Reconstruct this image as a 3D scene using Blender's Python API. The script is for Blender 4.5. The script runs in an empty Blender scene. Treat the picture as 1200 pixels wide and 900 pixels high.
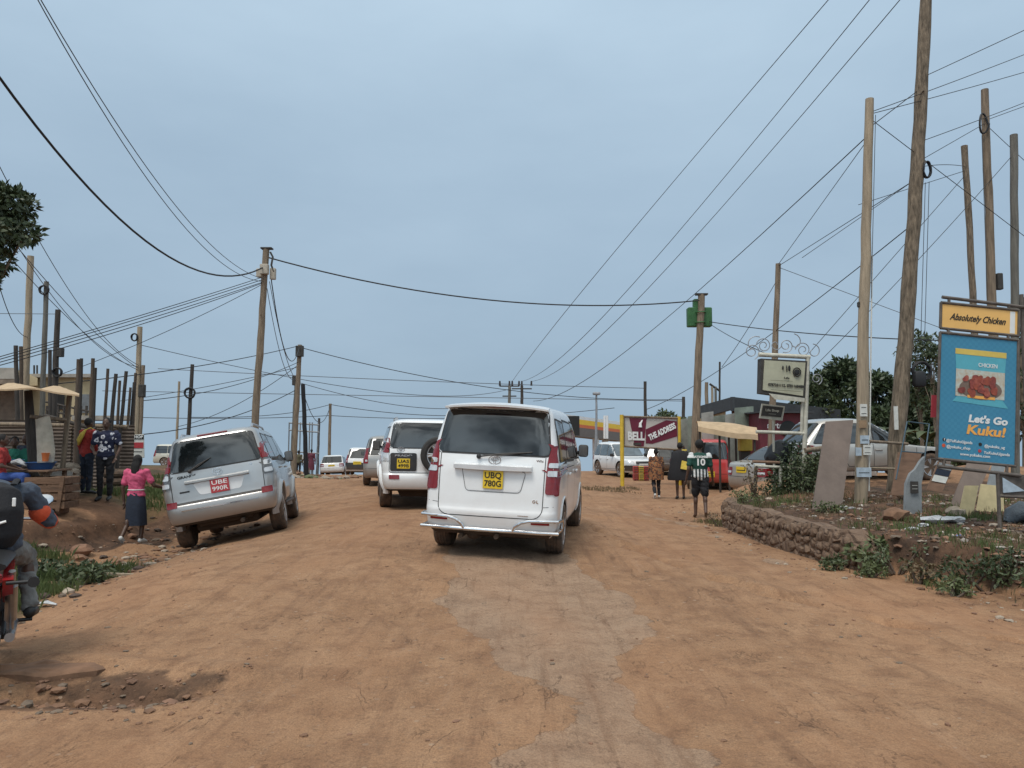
import bpy, bmesh, math, random
import numpy as np
from mathutils import Vector, Matrix, Euler
from mathutils.bvhtree import BVHTree
rnd = random.Random(7)
S = bpy.context.scene
COL = S.collection
R = math.radians
# ------------------------------------------------------------------ camera
F, CX, CY, EYE, HOR = 870.0, 600.0, 450.0, 1.6, 508.0
TH = math.atan((HOR - CY) / F)
def P(px, py, d):
    cx, cz = (px - CX) / F, (CY - py) / F
    y = math.cos(TH) - math.sin(TH) * cz
    z = math.sin(TH) + math.cos(TH) * cz
    k = d / y
    return Vector((cx * k, d, EYE + z * k))
def proj(v):
    x, y, z = v[0], v[1], v[2] - EYE
    f = y * math.cos(TH) + z * math.sin(TH)
    u = -y * math.sin(TH) + z * math.cos(TH)
    return (CX + F * x / f, CY - F * u / f)
cam = bpy.data.cameras.new('camera'); camo = bpy.data.objects.new('camera', cam); COL.objects.link(camo)
cam.sensor_width = 36; cam.lens = 36 * F / 1200; cam.clip_start = 0.05; cam.clip_end = 6000
camo.location = (0, 0, EYE); camo.rotation_euler = (R(90) + TH, 0, 0)
S.camera = camo
# ------------------------------------------------------------------ materials
MATS = {}
def s2l(c):
    return tuple(((v / 255) / 12.92 if v / 255 <= .04045 else (((v / 255) + .055) / 1.055) ** 2.4) for v in c)
def new_mat(name):
    m = bpy.data.materials.new(name); m.use_nodes = True; MATS[name] = m
    nt = m.node_tree; b = nt.nodes['Principled BSDF']
    return m, nt, b
def nd(nt, t, **kw):
    n = nt.nodes.new(t)
    for k, v in kw.items():
        if k in n.inputs: n.inputs[k].default_value = v
        else: setattr(n, k, v)
    return n
def mixc(nt, fac, a, b, mode='MIX'):
    n = nt.nodes.new('ShaderNodeMix'); n.data_type = 'RGBA'; n.blend_type = mode
    for i, v in ((0, fac), (6, a), (7, b)):
        if isinstance(v, bpy.types.NodeSocket): nt.links.new(v, n.inputs[i])
        elif i == 0: n.inputs[0].default_value = v
        else: n.inputs[i].default_value = (*v[:3], 1)
    return n.outputs[2]
def mth(nt, op, a, b=0.0, c=None, clamp=False):
    n = nt.nodes.new('ShaderNodeMath'); n.operation = op; n.use_clamp = clamp
    for i, v in enumerate((a, b, c)):
        if v is None: continue
        if isinstance(v, bpy.types.NodeSocket): nt.links.new(v, n.inputs[i])
        else: n.inputs[i].default_value = v
    return n.outputs[0]
def ramp(nt, fac, stops, inter='LINEAR'):
    n = nt.nodes.new('ShaderNodeValToRGB'); n.color_ramp.interpolation = inter
    e = n.color_ramp.elements
    while len(e) < len(stops): e.new(.5)
    for q, (p, c) in zip(e, stops):
        q.position = p; q.color = (*c[:3], 1) if len(c) >= 3 else (c[0], c[0], c[0], 1)
    nt.links.new(fac, n.inputs[0]); return n.outputs[0]
def noise(nt, vec, scale, detail=4, rough=.55, out=0, dist=0):
    n = nt.nodes.new('ShaderNodeTexNoise'); n.inputs['Scale'].default_value = scale
    n.inputs['Detail'].default_value = detail; n.inputs['Roughness'].default_value = rough
    n.inputs['Distortion'].default_value = dist
    if vec is not None: nt.links.new(vec, n.inputs['Vector'])
    return n.outputs[out]
def coord(nt, which='Object', scale=None):
    t = nt.nodes.new('ShaderNodeTexCoord').outputs[which]
    if scale:
        m = nt.nodes.new('ShaderNodeMapping'); m.inputs['Scale'].default_value = scale
        nt.links.new(t, m.inputs[0]); return m.outputs[0]
    return t
def M(name, col, rough=.7, metal=0, var=.25, scale=6, bump=0, bscale=None, col2=None, coat=0, stretch=None, spec=None, dirt=0, dirtz=.7):
    """plain material: colour col (linear) broken up by noise; dirt = red dust settling low on the thing"""
    if name in MATS: return MATS[name]
    m, nt, b = new_mat(name)
    v = coord(nt, 'Object', stretch)
    n = noise(nt, v, scale, 5, .6)
    c2 = col2 or tuple(x * (1 - var) for x in col)
    c1 = tuple(min(1, x * (1 + var * .6)) for x in col) if not col2 else col
    f = ramp(nt, n, [(.32, (0,)), (.68, (1,))])
    c = mixc(nt, f, c2, c1)
    rsock = None
    if dirt:
        sx = nt.nodes.new('ShaderNodeSeparateXYZ'); nt.links.new(coord(nt), sx.inputs[0])
        h = mth(nt, 'SUBTRACT', 1.0, mth(nt, 'DIVIDE', sx.outputs[2], dirtz), clamp=True)
        n2 = noise(nt, coord(nt), 3.5, 6, .65)
        k = mth(nt, 'MULTIPLY', mth(nt, 'ADD', mth(nt, 'MULTIPLY', h, 1.5), mth(nt, 'SUBTRACT', n2, .45)), dirt, clamp=True)
        c = mixc(nt, k, c, (.27, .16, .095))
        rsock = mth(nt, 'ADD', mth(nt, 'MULTIPLY', k, .5), rough, clamp=True)
    nt.links.new(c, b.inputs['Base Color'])
    if rsock is not None: nt.links.new(rsock, b.inputs['Roughness'])
    else: b.inputs['Roughness'].default_value = rough
    b.inputs['Metallic'].default_value = metal
    b.inputs['Coat Weight'].default_value = coat; b.inputs['Coat Roughness'].default_value = .06
    if spec is not None: b.inputs['Specular IOR Level'].default_value = spec
    if bump:
        bp = nt.nodes.new('ShaderNodeBump'); bp.inputs['Strength'].default_value = bump; bp.inputs['Distance'].default_value = .02
        nt.links.new(noise(nt, v, bscale or scale * 4, 5, .6), bp.inputs['Height']); nt.links.new(bp.outputs[0], b.inputs['Normal'])
    return m
def leafmat(name, c1, c2, scale=3):
    m, nt, b = new_mat(name)
    n = noise(nt, coord(nt), scale, 3, .6); g = nt.nodes.new('ShaderNodeNewGeometry')
    f = mth(nt, 'ADD', mth(nt, 'MULTIPLY', g.outputs['Random Per Island'], .5), mth(nt, 'SUBTRACT', n, .2), clamp=True)
    nt.links.new(mixc(nt, f, c1, c2), b.inputs['Base Color']); b.inputs['Roughness'].default_value = .55
    return m
# ------------------------------------------------------------------ mesh building
class B:
    """collects shapes in one bmesh; .mi = material slot for what is added next"""
    def __init__(s): s.bm = bmesh.new(); s.mi = 0
    def _fin(s, verts, mat=None):
        fs = set()
        for v in verts:
            for f in v.link_faces: fs.add(f)
        for f in fs: f.material_index = s.mi
    def box(s, c, size, rot=None, bev=0, seg=1, M4=None):
        r = bmesh.ops.create_cube(s.bm, size=1); vs = r['verts']
        bmesh.ops.scale(s.bm, vec=size, verts=vs)
        if bev:
            es = list({e for v in vs for e in v.link_edges})
            q = bmesh.ops.bevel(s.bm, geom=es, offset=bev, segments=seg, affect='EDGES', profile=.5)
            vs = q['verts']
            vs = list({v for f in q['faces'] for v in f.verts} | {v for v in vs if v.is_valid})
        if rot is not None: bmesh.ops.transform(s.bm, matrix=Euler(rot).to_matrix().to_4x4(), verts=vs)
        bmesh.ops.translate(s.bm, vec=c, verts=vs)
        if M4 is not None: bmesh.ops.transform(s.bm, matrix=M4, verts=vs)
        s._fin(vs); return vs
    def cyl(s, a, b, r1, r2=None, n=12, caps=True):
        return s.tube([a, b], [r1, r1 if r2 is None else r2], n, caps)
    def tube(s, path, rad, n=8, caps=True, flat=None):
        path = [Vector(p) for p in path]
        if not hasattr(rad, '__len__'): rad = [rad] * len(path)
        rings = []; up = None
        for i, p in enumerate(path):
            t = (path[min(i + 1, len(path) - 1)] - path[max(i - 1, 0)])
            t = t.normalized() if t.length > 1e-9 else Vector((0, 0, 1))
            if up is None:
                up = Vector((0, 0, 1)) if abs(t.z) < .9 else Vector((0, 1, 0))
            x = t.cross(up)
            if x.length < 1e-4: x = t.cross(Vector((1, 0, .3)))
            x.normalize(); y = x.cross(t).normalized(); up = y
            rr = rad[i]; ra, rb = rr if hasattr(rr, '__len__') else (rr, rr)
            rings.append([s.bm.verts.new(p + x * (ra * math.cos(2 * math.pi * k / n)) + y * (rb * math.sin(2 * math.pi * k / n))) for k in range(n)])
        vs = [v for r_ in rings for v in r_]
        for a, b in zip(rings, rings[1:]):
            for k in range(n):
                f = s.bm.faces.new((a[k], a[(k + 1) % n], b[(k + 1) % n], b[k])); f.material_index = s.mi
        if caps:
            for q in (rings[0][::-1], rings[-1]):
                f = s.bm.faces.new(q); f.material_index = s.mi
        return vs
    def ell(s, c, r, rot=None, seg=14, ring=9):
        q = bmesh.ops.create_uvsphere(s.bm, u_segments=seg, v_segments=ring, radius=1); vs = q['verts']
        bmesh.ops.scale(s.bm, vec=r if hasattr(r, '__len__') else (r, r, r), verts=vs)
        if rot is not None: bmesh.ops.transform(s.bm, matrix=Euler(rot).to_matrix().to_4x4(), verts=vs)
        bmesh.ops.translate(s.bm, vec=c, verts=vs); s._fin(vs); return vs
    def loft(s, rings, close=True, caps=True):
        rs = [[s.bm.verts.new(p) for p in r_] for r_ in rings]
        n = len(rs[0])
        for a, b in zip(rs, rs[1:]):
            for k in range(n if close else n - 1):
                f = s.bm.faces.new((a[k], a[(k + 1) % n], b[(k + 1) % n], b[k])); f.material_index = s.mi
        if caps and close:
            for q in (rs[0][::-1], rs[-1]): s.bm.faces.new(q).material_index = s.mi
        return [v for r_ in rs for v in r_]
    def prism(s, pts, thick, normal):
        """flat polygon (world-ordered points) given a thickness along normal"""
        nv = Vector(normal).normalized() * thick
        a = [s.bm.verts.new(Vector(p)) for p in pts]; b = [s.bm.verts.new(Vector(p) + nv) for p in pts]
        n = len(pts)
        s.bm.faces.new(a).material_index = s.mi; s.bm.faces.new(b[::-1]).material_index = s.mi
        for k in range(n): s.bm.faces.new((a[k], b[k], b[(k + 1) % n], a[(k + 1) % n])).material_index = s.mi
        return a + b
    def slab(s, c4, thick):
        """slab whose front face is the quad c4 (TL,TR,BR,BL), thickness going away from the camera"""
        a, b, c, d = [Vector(p) for p in c4]
        n = (b - a).cross(d - a).normalized()
        if n.y < 0: n = -n
        return s.prism((a, b, c, d), thick, n)
    def mesh(s, me):
        s.bm.from_mesh(me)
    def data(s, name, smooth=35):
        bmesh.ops.recalc_face_normals(s.bm, faces=s.bm.faces)
        if smooth:
            a = R(smooth)
            for f in s.bm.faces: f.smooth = True
            for e in s.bm.edges:
                if len(e.link_faces) == 2 and e.calc_face_angle(0) > a: e.smooth = False
        me = bpy.data.meshes.new(name); s.bm.to_mesh(me); s.bm.free(); return me
    def build(s, name, mats, parent=None, smooth=35, loc=None):
        return mkobj(name, s.data(name, smooth), mats, parent, loc)
def mkobj(name, me, mats, parent=None, loc=None):
    for m in (mats if isinstance(mats, (list, tuple)) else [mats]): me.materials.append(m)
    o = bpy.data.objects.new(name, me); COL.objects.link(o)
    if parent is not None: o.parent = parent
    if loc is not None: o.location = loc
    return o
def tag(o, label=None, cat=None, group=None, kind=None):
    if label: o['label'] = label
    if cat: o['category'] = cat
    if group: o['group'] = group
    if kind: o['kind'] = kind
    return o
def thing(name, label, cat, loc=(0, 0, 0), rotz=0, group=None):
    o = bpy.data.objects.new(name, None); COL.objects.link(o); o.location = loc; o.rotation_euler = (0, 0, rotz)
    o.empty_display_size = .2
    return tag(o, label, cat, group)
def rel(pts, o): return [Vector(p) - Vector(o) for p in pts]
def np_mesh(name, V, Fc, smooth=False):
    me = bpy.data.meshes.new(name); me.from_pydata([tuple(v) for v in V], [], [tuple(f) for f in Fc])
    if smooth: me.polygons.foreach_set('use_smooth', [True] * len(me.polygons))
    me.update(); return me
def evaluated(b, mods, name='tmp', others=()):
    """bake a bmesh through modifiers and return the new mesh data"""
    me = b.data('tmp', 0) if isinstance(b, B) else b
    o = bpy.data.objects.new('tmp', me); COL.objects.link(o)
    for typ, kw in mods:
        m = o.modifiers.new('m', typ)
        for k, v in kw.items(): setattr(m, k, v)
    bpy.context.view_layer.update()
    dg = bpy.context.evaluated_depsgraph_get()
    out = bpy.data.meshes.new_from_object(o.evaluated_get(dg)); out.name = name
    bpy.data.objects.remove(o); return out
def remesh(b, vox=.012, sm=4, name='body', folds=0):
    me = evaluated(b, [('REMESH', dict(mode='VOXEL', voxel_size=vox)), ('SMOOTH', dict(factor=.5, iterations=sm))], name)
    if folds:
        n = len(me.vertices); co = np.empty(n * 3); me.vertices.foreach_get('co', co); co = co.reshape(-1, 3); no = np.empty(n * 3); me.vertex_normals.foreach_get('vector', no); no = no.reshape(-1, 3)
        u = co[:, 0] + .6 * co[:, 1]; d = VNO.fbm(u * 1.3 + 5, co[:, 2] * 2.2 + u, 9, 3); co += no * (d * folds)[:, None]; me.vertices.foreach_set('co', co.ravel()); me.update()
    me.polygons.foreach_set('use_smooth', [True] * len(me.polygons)); return me
UNREAD = {'TO', 'LET', 'PLOTS', 'FOR', 'SALE', 'ROOMS', 'FRESH', 'FRUIT', 'JUICE', 'STONE', 'SLABS', 'OPEN DAILY', 'OPEN', 'HYBRID', 'Email: info@marketplace.com', 'WINES & SPIRITS & BAR',
    'UAX 216D', 'UAR', '512', 'UAH 728', 'UBA', '07T', 'UAK 441', 'UAJ 559'}   # writing too small to read in the photo: kept as unreadable strokes
def text(body, size, org, right, up, bold=0, shear=0, ext=.001, align='CENTER', width=None):
    """flat lettering as mesh data; org = centre of the line (local), right/up = unit vectors"""
    body = '-' * max(2, len(body)) if body in UNREAD else body
    cu = bpy.data.curves.new('t', 'FONT'); cu.body = body; cu.size = size; cu.align_x = align; cu.align_y = 'CENTER'
    cu.offset = bold; cu.shear = shear; cu.extrude = ext; cu.resolution_u = 3
    o = bpy.data.objects.new('t', cu); COL.objects.link(o); bpy.context.view_layer.update()
    me = bpy.data.meshes.new_from_object(o.evaluated_get(bpy.context.evaluated_depsgraph_get()))
    if width:
        w = max(o.dimensions.x, 1e-6); k = width / w
    else: k = 1
    bpy.data.objects.remove(o)
    r, u = Vector(right).normalized(), Vector(up).normalized(); n = r.cross(u)
    mt = Matrix(((r.x, u.x, n.x, org[0]), (r.y, u.y, n.y, org[1]), (r.z, u.z, n.z, org[2]), (0, 0, 0, 1)))
    me.transform(mt @ Matrix.Diagonal((k, 1, 1, 1))); return me
def join_text(name, meshes, mat, parent):
    b = B()
    for me in meshes: b.mesh(me)
    return b.build(name, mat, parent, smooth=0)
def rpoly(pts, r, n=4):
    out = []
    N = len(pts)
    for i in range(N):
        p, a, c = Vector(pts[i]), Vector(pts[i - 1]), Vector(pts[(i + 1) % N])
        da, dc = (a - p), (c - p); k = min(r, da.length * .45, dc.length * .45)
        s_, e_ = p + da.normalized() * k, p + dc.normalized() * k
        for j in range(n + 1):
            t = j / n; q = s_ * (1 - t) ** 2 + p * 2 * t * (1 - t) + e_ * t * t; out.append((q.x, q.y))
    return out
# ------------------------------------------------------------------ terrain
class VN:
    def __init__(s, seed): s.g = np.random.RandomState(seed).rand(256, 256)
    def __call__(s, x, y):
        xi = np.floor(x).astype(int); yi = np.floor(y).astype(int); fx = x - xi; fy = y - yi
        fx = fx * fx * (3 - 2 * fx); fy = fy * fy * (3 - 2 * fy); g = s.g; a = lambda i, j: g[(xi + i) % 256, (yi + j) % 256]
        return (a(0, 0) * (1 - fx) + a(1, 0) * fx) * (1 - fy) + (a(0, 1) * (1 - fx) + a(1, 1) * fx) * fy - .5
    def fbm(s, x, y, sc, o=4):
        r = 0; amp = 1
        for k in range(o): r = r + amp * s(x * sc * 2 ** k + 17 * k, y * sc * 2 ** k + 5 * k); amp *= .5
        return r
VNO = VN(3)
def sm(t): t = np.clip(t, 0, 1); return t * t * (3 - 2 * t)
WB = np.array([(1.0, 9.5), (5, 6.6), (6.5, 5.8), (7.7, 5.25), (9, 4.5), (10, 4.15), (11.5, 4.0), (13, 4.0), (14.4, 4.1), (15.6, 4.6), (17, 6.0), (19, 8.5), (24, 12), (60, 16)])
def wbx(y): return np.interp(y, WB[:, 0], WB[:, 1])
# vehicles: name -> rear axle middle, heading (deg, + to the right), roll (+ right side down), pitch (+ nose up)
CARS = dict(
    van=dict(x=-.167, y=10.0, z=.07, a=9.5, roll=2.6, pitch=0, wb=2.825, tr=.74),
    silver=dict(x=-5.0, y=13.6, z=-.29, a=-12, roll=-10, pitch=-2.0, wb=2.79, tr=.79),
    prado=dict(x=-1.99, y=16.5, z=-.01, a=-11, roll=1.0, pitch=0, wb=2.79, tr=.79),
    wagon=dict(x=-4.15, y=25.2, z=-.12, a=-10, roll=0, pitch=-1, wb=2.6, tr=.74),
    estate=dict(x=-12.7, y=53, z=-1.42, a=-6, roll=-2, pitch=-4, wb=2.6, tr=.74),
    jeep=dict(x=-9.8, y=48, z=-1.1, a=-6, roll=1, pitch=-4, wb=2.6, tr=.74),
    rav=dict(x=5.2, y=38.5, z=-.5, a=163, roll=0, pitch=0, wb=2.6, tr=.75),
    red=dict(x=7.1, y=26.8, z=-.38, a=15, roll=0, pitch=0, wb=2.4, tr=.68),
    sedan=dict(x=7.3, y=21.1, z=-.19, a=68, roll=0, pitch=0, wb=2.6, tr=.72),
    hatch=dict(x=7.5, y=18.55, z=.45, a=88, roll=0, pitch=.5, wb=2.5, tr=.72),
    pickup=dict(x=-27.6, y=60, z=-1.0, a=90, roll=0, pitch=0, wb=2.9, tr=.72),
    dark=dict(x=7.5, y=38.0, z=-.5, a=10, roll=0, pitch=0, wb=2.5, tr=.7))
def car_matrix(c, wy):
    a = R(c['a'])
    rot = Matrix.Rotation(-a, 4, 'Z') @ Matrix.Rotation(R(c['pitch']), 4, 'X') @ Matrix.Rotation(R(c['roll']), 4, 'Y')
    org = Vector((c['x'], c['y'], c['z'])) - (rot.to_3x3() @ Vector((0, wy, 0)))
    return Matrix.Translation(org) @ rot
CP = []
for c in CARS.values():
    mt = car_matrix(c, 0)
    for sx in (-1, 1):
        for yy in (0, .5, 1):
            p = mt @ Vector((sx * c['tr'], yy * c['wb'], 0)); CP.append((p.x, p.y, p.z))
CP += [(-5.7, 9.0, -.3), (-5.6, 10.2, -.32), (-6.9, 13.8, -.42), (-6.5, 11.2, -.36), (-6.9, 12.4, -.40), (-7.0, 15.0, -.4), (-4.9, 7.2, -.17), (-4.2, 9.5, -.05), (-3.6, 8, .0),
       (-4.6, 10.8, -.12), (-8.9, 15.8, .13), (-8.2, 16.6, .12), (-8.6, 14.4, .1), (-8.4, 12.8, .05), (-9.2, 13.4, .14), (-9.5, 11.5, .16), (-7.9, 11, -.1), (-7.6, 9.4, -.12), (-6.6, 8.2, -.2),
       (-8.6, 8, .1), (-11, 13, .18), (-11, 16, .2), (-13, 18, .25), (-9.5, 18.5, .1), (-12, 10, .25), (-7, 6, .1), (-14, 14, .3), (-3.6, 5, 0), (-2, 5, 0),
       (0, 3, 0), (0, 6, 0), (2, 8, 0), (2, 12, -.03), (1.5, 16, -.05), (3, 10, -.06), (3.4, 13.5, -.1), (3.9, 16.8, -.3), (3.5, 18.5, -.26), (4.4, 22, -.3), (5.2, 22, -.3), (2, 22, -.16), (3, 27, -.33),
       (5, 30, -.4), (8, 33, -.5), (-6, 20, -.3), (-8, 22, -.2), (-3.5, 21, -.1), (-5, 34, -.5), (-9, 40, -.8), (-13, 24, .25), (-16, 30, .2), (-11, 30, -.2), (-20, 40, -.1),
       (8, 24, -.25), (10, 24, 0), (11.5, 21, .45), (12, 17, .5), (10, 17, .45), (13, 22, .4), (16, 25, .3), (-1, 24, -.1), (-4, 29, -.25)]
CP = np.array(CP)
GROOVE = np.array([(.9, 15), (1.4, 12.4), (1.75, 10.3), (2.15, 8.9), (2.64, 7.65), (3.2, 6.7), (3.9, 5.9), (4.9, 5.2), (5.5, 4.6)])
GROOVE2 = np.array([(.25, 2.6), (.45, 4.2), (.35, 5.2), (.12, 6.6), (.2, 7.8)])
def pdist(x, y, L):
    best = np.full(np.shape(x), 1e9)
    for (ax, ay), (bx, by) in zip(L, L[1:]):
        dx, dy = bx - ax, by - ay; t = np.clip(((x - ax) * dx + (y - ay) * dy) / (dx * dx + dy * dy), 0, 1)
        best = np.minimum(best, np.hypot(x - ax - t * dx, y - ay - t * dy))
    return best
def _cb(v): v = np.clip(v - 15, 0, None); return -np.where(v < 35, .00115 * v ** 2, .00115 * 35 ** 2 + .0805 * (v - 35))
CPS = .62 + .034 * CP[:, 1]; CPR0 = CP[:, 2] - _cb(CP[:, 1]); CPR = CPR0.copy()
_D2 = (CP[:, None, 0] - CP[None, :, 0]) ** 2 + (CP[:, None, 1] - CP[None, :, 1]) ** 2; _W = np.exp(-_D2 / (2 * CPS[None, :] ** 2))
for _ in range(25): CPR = CPR + .7 * (CPR0 - (_W @ CPR) / (_W.sum(1) + .02))
def gz(x, y, detail=True):
    x = np.asarray(x, float); y = np.asarray(y, float)
    yy = np.clip(y - 15, 0, None)
    base = -np.where(yy < 35, .00115 * yy ** 2, .00115 * 35 ** 2 + .0805 * (yy - 35))
    num = np.zeros(x.shape); den = np.full(x.shape, .02)
    for (cx, cy, _z), s_, rr_ in zip(CP, CPS, CPR):
        w = np.exp(-((x - cx) ** 2 + (y - cy) ** 2) / (2 * s_ * s_)); num += w * rr_; den += w
    z = base + num / den
    # right bank above the kerb wall
    k = sm((x - wbx(y) - .02 - .10 * VNO.fbm(x, y, .9, 2)) / np.where((y > 8.6) & (y < 14.8), .14, .30)) * (1 - sm((y - 14.6) / 3.2))
    inn = np.clip((x - wbx(y)) / 3.0, 0, 1)
    z = np.where(k > 0, z * (1 - k) + k * (.31 + .19 * sm(inn) + .05 * VNO.fbm(x, y, .7, 4)), z)
    if detail:
        near = 1 / (1 + np.hypot(x, y - 6) / 30)
        off = sm((-x - 4.3) / 1.6) + k
        z = z + near * (.075 * VNO.fbm(x, y, .35, 3) + (.020 + .11 * np.clip(off, 0, 1)) * VNO.fbm(x * .8 + 9, y, 1.4, 5) + .008 * VNO.fbm(x, y, 6, 3) + .022 * VNO.fbm(x * 2.2, y * .25, 1.0, 4))
        g = pdist(x, y, GROOVE) + .22 * VNO.fbm(x, y, 1.6, 3)
        z = z - .085 * np.exp(-(g / .075) ** 2) - .04 * sm((g_side(x, y)) / .5) * (y < 15) * (x < wbx(y))
        g = pdist(x, y, GROOVE2) + .3 * VNO.fbm(x, y, 1.8, 3); z = z - .02 * np.exp(-(g / .12) ** 2)
        # eroded step where the left bank breaks down into the ditch
        sd = x - np.interp(y, [8, 10.5, 12, 13.2, 14.8, 16.2, 18], [-9.8, -9.2, -8.35, -7.75, -7.7, -8.3, -9.2]) + .35 * VNO.fbm(x + 7, y, 1.1, 4)
        wn = sm((y - 9) / 2) * sm((18 - y) / 2); z = z + wn * (.16 * (1 - sm((sd + .1) / .22)) - .14 * np.exp(-((sd - .35) / .45) ** 2))
        # pothole by the motorcycle
        q = np.hypot((x + 2.65) / .72, (y - 4.86) / .30) + .7 * VNO.fbm(x + 3, y, 2.4, 5)
        z = z - .12 * sm((1.1 - q) / .42) * (1 + .8 * VNO.fbm(x, y, 5, 3)) - .02 * sm((1.5 - q) / .25)
        z = z + .035 * sm((.25 - np.abs(y - 5.35 + .2 * x + .55)) / .2) * sm((-x - 1.4) / .5) * sm((x + 5.5) / .5)
        # tyre ruts
        for rx in (-1.15, .55, 2.0): z = z - .020 * np.exp(-((x - rx - .25 * np.sin(y * .35)) / .2) ** 2) * (y < 20)
    return z
def g_side(x, y): return x - np.interp(y, GROOVE[::-1, 1], GROOVE[::-1, 0])
def G(x, y): return float(gz(np.array([x]), np.array([y]))[0])
def axis(stops):
    out = []
    for a, b, d in stops: out += list(np.arange(a, b, d))
    out.append(stops[-1][1]); return np.array(out)
def geo(a, b, r_): 
    out = [a]
    while out[-1] < b: out.append(out[-1] * r_)
    return out
xs = axis([(-13, 13, .065)]); ext = np.array(geo(13.1, 2600, 1.13)); ext2 = 13.1 + (ext - 13.1)
xs = np.concatenate([-ext[::-1], xs, ext])
ys = np.concatenate([-np.array(geo(1, 400, 1.5))[::-1], [0, 1, 2], np.array(geo(2.5, 62, 1.0095)), np.array(geo(64, 3000, 1.12))])
X, Y = np.meshgrid(xs, ys); Z = gz(X, Y)
far = sm((np.abs(X) - 60) / 400); Z = Z - far * .03 * np.abs(X)
nx, ny = len(xs), len(ys)
V = np.stack([X.ravel(), Y.ravel(), Z.ravel()], 1)
i = np.arange(ny - 1)[:, None] * nx + np.arange(nx - 1)[None, :]
Fq = np.stack([i, i + 1, i + 1 + nx, i + nx], -1).reshape(-1, 4)
me = bpy.data.meshes.new('ground'); me.vertices.add(len(V)); me.vertices.foreach_set('co', V.ravel())
me.loops.add(Fq.size); me.loops.foreach_set('vertex_index', Fq.ravel().astype(np.int32))
me.polygons.add(len(Fq)); me.polygons.foreach_set('loop_start', np.arange(0, Fq.size, 4, dtype=np.int32))
me.polygons.foreach_set('use_smooth', np.ones(len(Fq), bool)); me.update(); me.validate()
# soil zones (what the ground is made of): r = old grey road surface, g = dark earth, b = green cover
XX, YY = X.ravel(), Y.ravel()
n1 = VNO.fbm(XX, YY, .55, 5); n2 = VNO.fbm(XX + 40, YY, .22, 4)
cl = np.interp(YY, [0, 4, 7, 9, 13, 18, 60], [.75, .6, .25, .1, .2, -.6, -8])
old = sm((.75 - np.abs(XX - cl) + 1.1 * n1) / .45) * sm((15 - YY) / 5)
old = np.maximum(old, sm((.5 - pdist(XX, YY, [(3.5, 10), (3.5, 14.5), (3.0, 17)]) + .8 * n1) / .3) * .8)
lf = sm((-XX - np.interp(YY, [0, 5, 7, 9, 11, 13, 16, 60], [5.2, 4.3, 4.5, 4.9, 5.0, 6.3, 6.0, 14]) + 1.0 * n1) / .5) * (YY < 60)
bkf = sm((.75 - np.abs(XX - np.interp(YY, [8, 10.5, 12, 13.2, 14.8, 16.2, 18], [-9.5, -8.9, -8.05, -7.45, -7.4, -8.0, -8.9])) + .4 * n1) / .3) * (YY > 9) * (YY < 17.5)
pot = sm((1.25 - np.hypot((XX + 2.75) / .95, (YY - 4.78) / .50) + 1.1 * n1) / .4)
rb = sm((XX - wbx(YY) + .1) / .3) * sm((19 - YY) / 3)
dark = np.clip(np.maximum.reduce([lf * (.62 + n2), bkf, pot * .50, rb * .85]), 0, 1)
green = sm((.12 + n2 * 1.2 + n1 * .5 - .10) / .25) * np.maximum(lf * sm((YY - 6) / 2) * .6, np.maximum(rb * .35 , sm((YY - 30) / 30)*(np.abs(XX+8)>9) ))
at = me.color_attributes.new('soil', 'FLOAT_COLOR', 'POINT')
at.data.foreach_set('color', np.stack([old, dark, np.clip(green, 0, 1), np.ones_like(old)], 1).astype(np.float32).ravel())
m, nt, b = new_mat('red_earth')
pos = coord(nt, 'Object')
att = nt.nodes.new('ShaderNodeAttribute'); att.attribute_name = 'soil'
sp = nt.nodes.new('ShaderNodeSeparateColor'); nt.links.new(att.outputs[0], sp.inputs[0])
nA = noise(nt, pos, .45, 6, .6); nB = noise(nt, pos, 3.2, 8, .7); nC = noise(nt, pos, 26, 5, .7)
nS = noise(nt, coord(nt, 'Object', (1.6, .8, 1)), 1.9, 8, .72)
c = mixc(nt, ramp(nt, nA, [(.34, (0,)), (.66, (1,))]), (.245, .135, .073), (.330, .190, .106))
c = mixc(nt, ramp(nt, nS, [(.42, (0,)), (.68, (.6,))]), c, (.385, .236, .138))
c = mixc(nt, ramp(nt, nB, [(.36, (.75,)), (.52, (0,))]), c, (.205, .110, .062))
gr = mixc(nt, ramp(nt, nB, [(.35, (0,)), (.7, (1,))]), (.24, .165, .115), (.36, .265, .19))
nG = noise(nt, pos, 1.7, 9, .68)
om = mth(nt, 'ADD', sp.outputs[0], mth(nt, 'MULTIPLY', mth(nt, 'SUBTRACT', nG, .5), 1.5))
oe = ramp(nt, om, [(.47, (0,)), (.50, (1,)), (.53, (0,))]); om = ramp(nt, om, [(.49, (0,)), (.53, (1,))])
c = mixc(nt, mth(nt, 'MULTIPLY', om, .62), c, gr)
c = mixc(nt, mth(nt, 'MULTIPLY', mth(nt, 'MULTIPLY', oe, ramp(nt, nC, [(.40, (0,)), (.55, (1,))])), .75), c, (.11, .075, .055))
nE = noise(nt, coord(nt, 'Object', (1, .45, 1)), 2.4, 7, .6, dist=.6)
ck = mth(nt, 'MULTIPLY', ramp(nt, nE, [(.488, (0,)), (.496, (1,)), (.504, (0,))]), ramp(nt, nG, [(.50, (0,)), (.60, (1,))]))
c = mixc(nt, mth(nt, 'MULTIPLY', ck, .6), c, (.12, .07, .045))
nF = noise(nt, pos, 95, 3, .7)
c = mixc(nt, .75, c, mixc(nt, 1.0, c, ramp(nt, nF, [(.30, (.58, .58, .60)), (.5, (1, 1, 1)), (.7, (1.38, 1.36, 1.32))]), 'MULTIPLY'))
nK = noise(nt, coord(nt, 'Object', (2.0, 1.0, 1)), 1.3, 9, .75)
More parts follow.
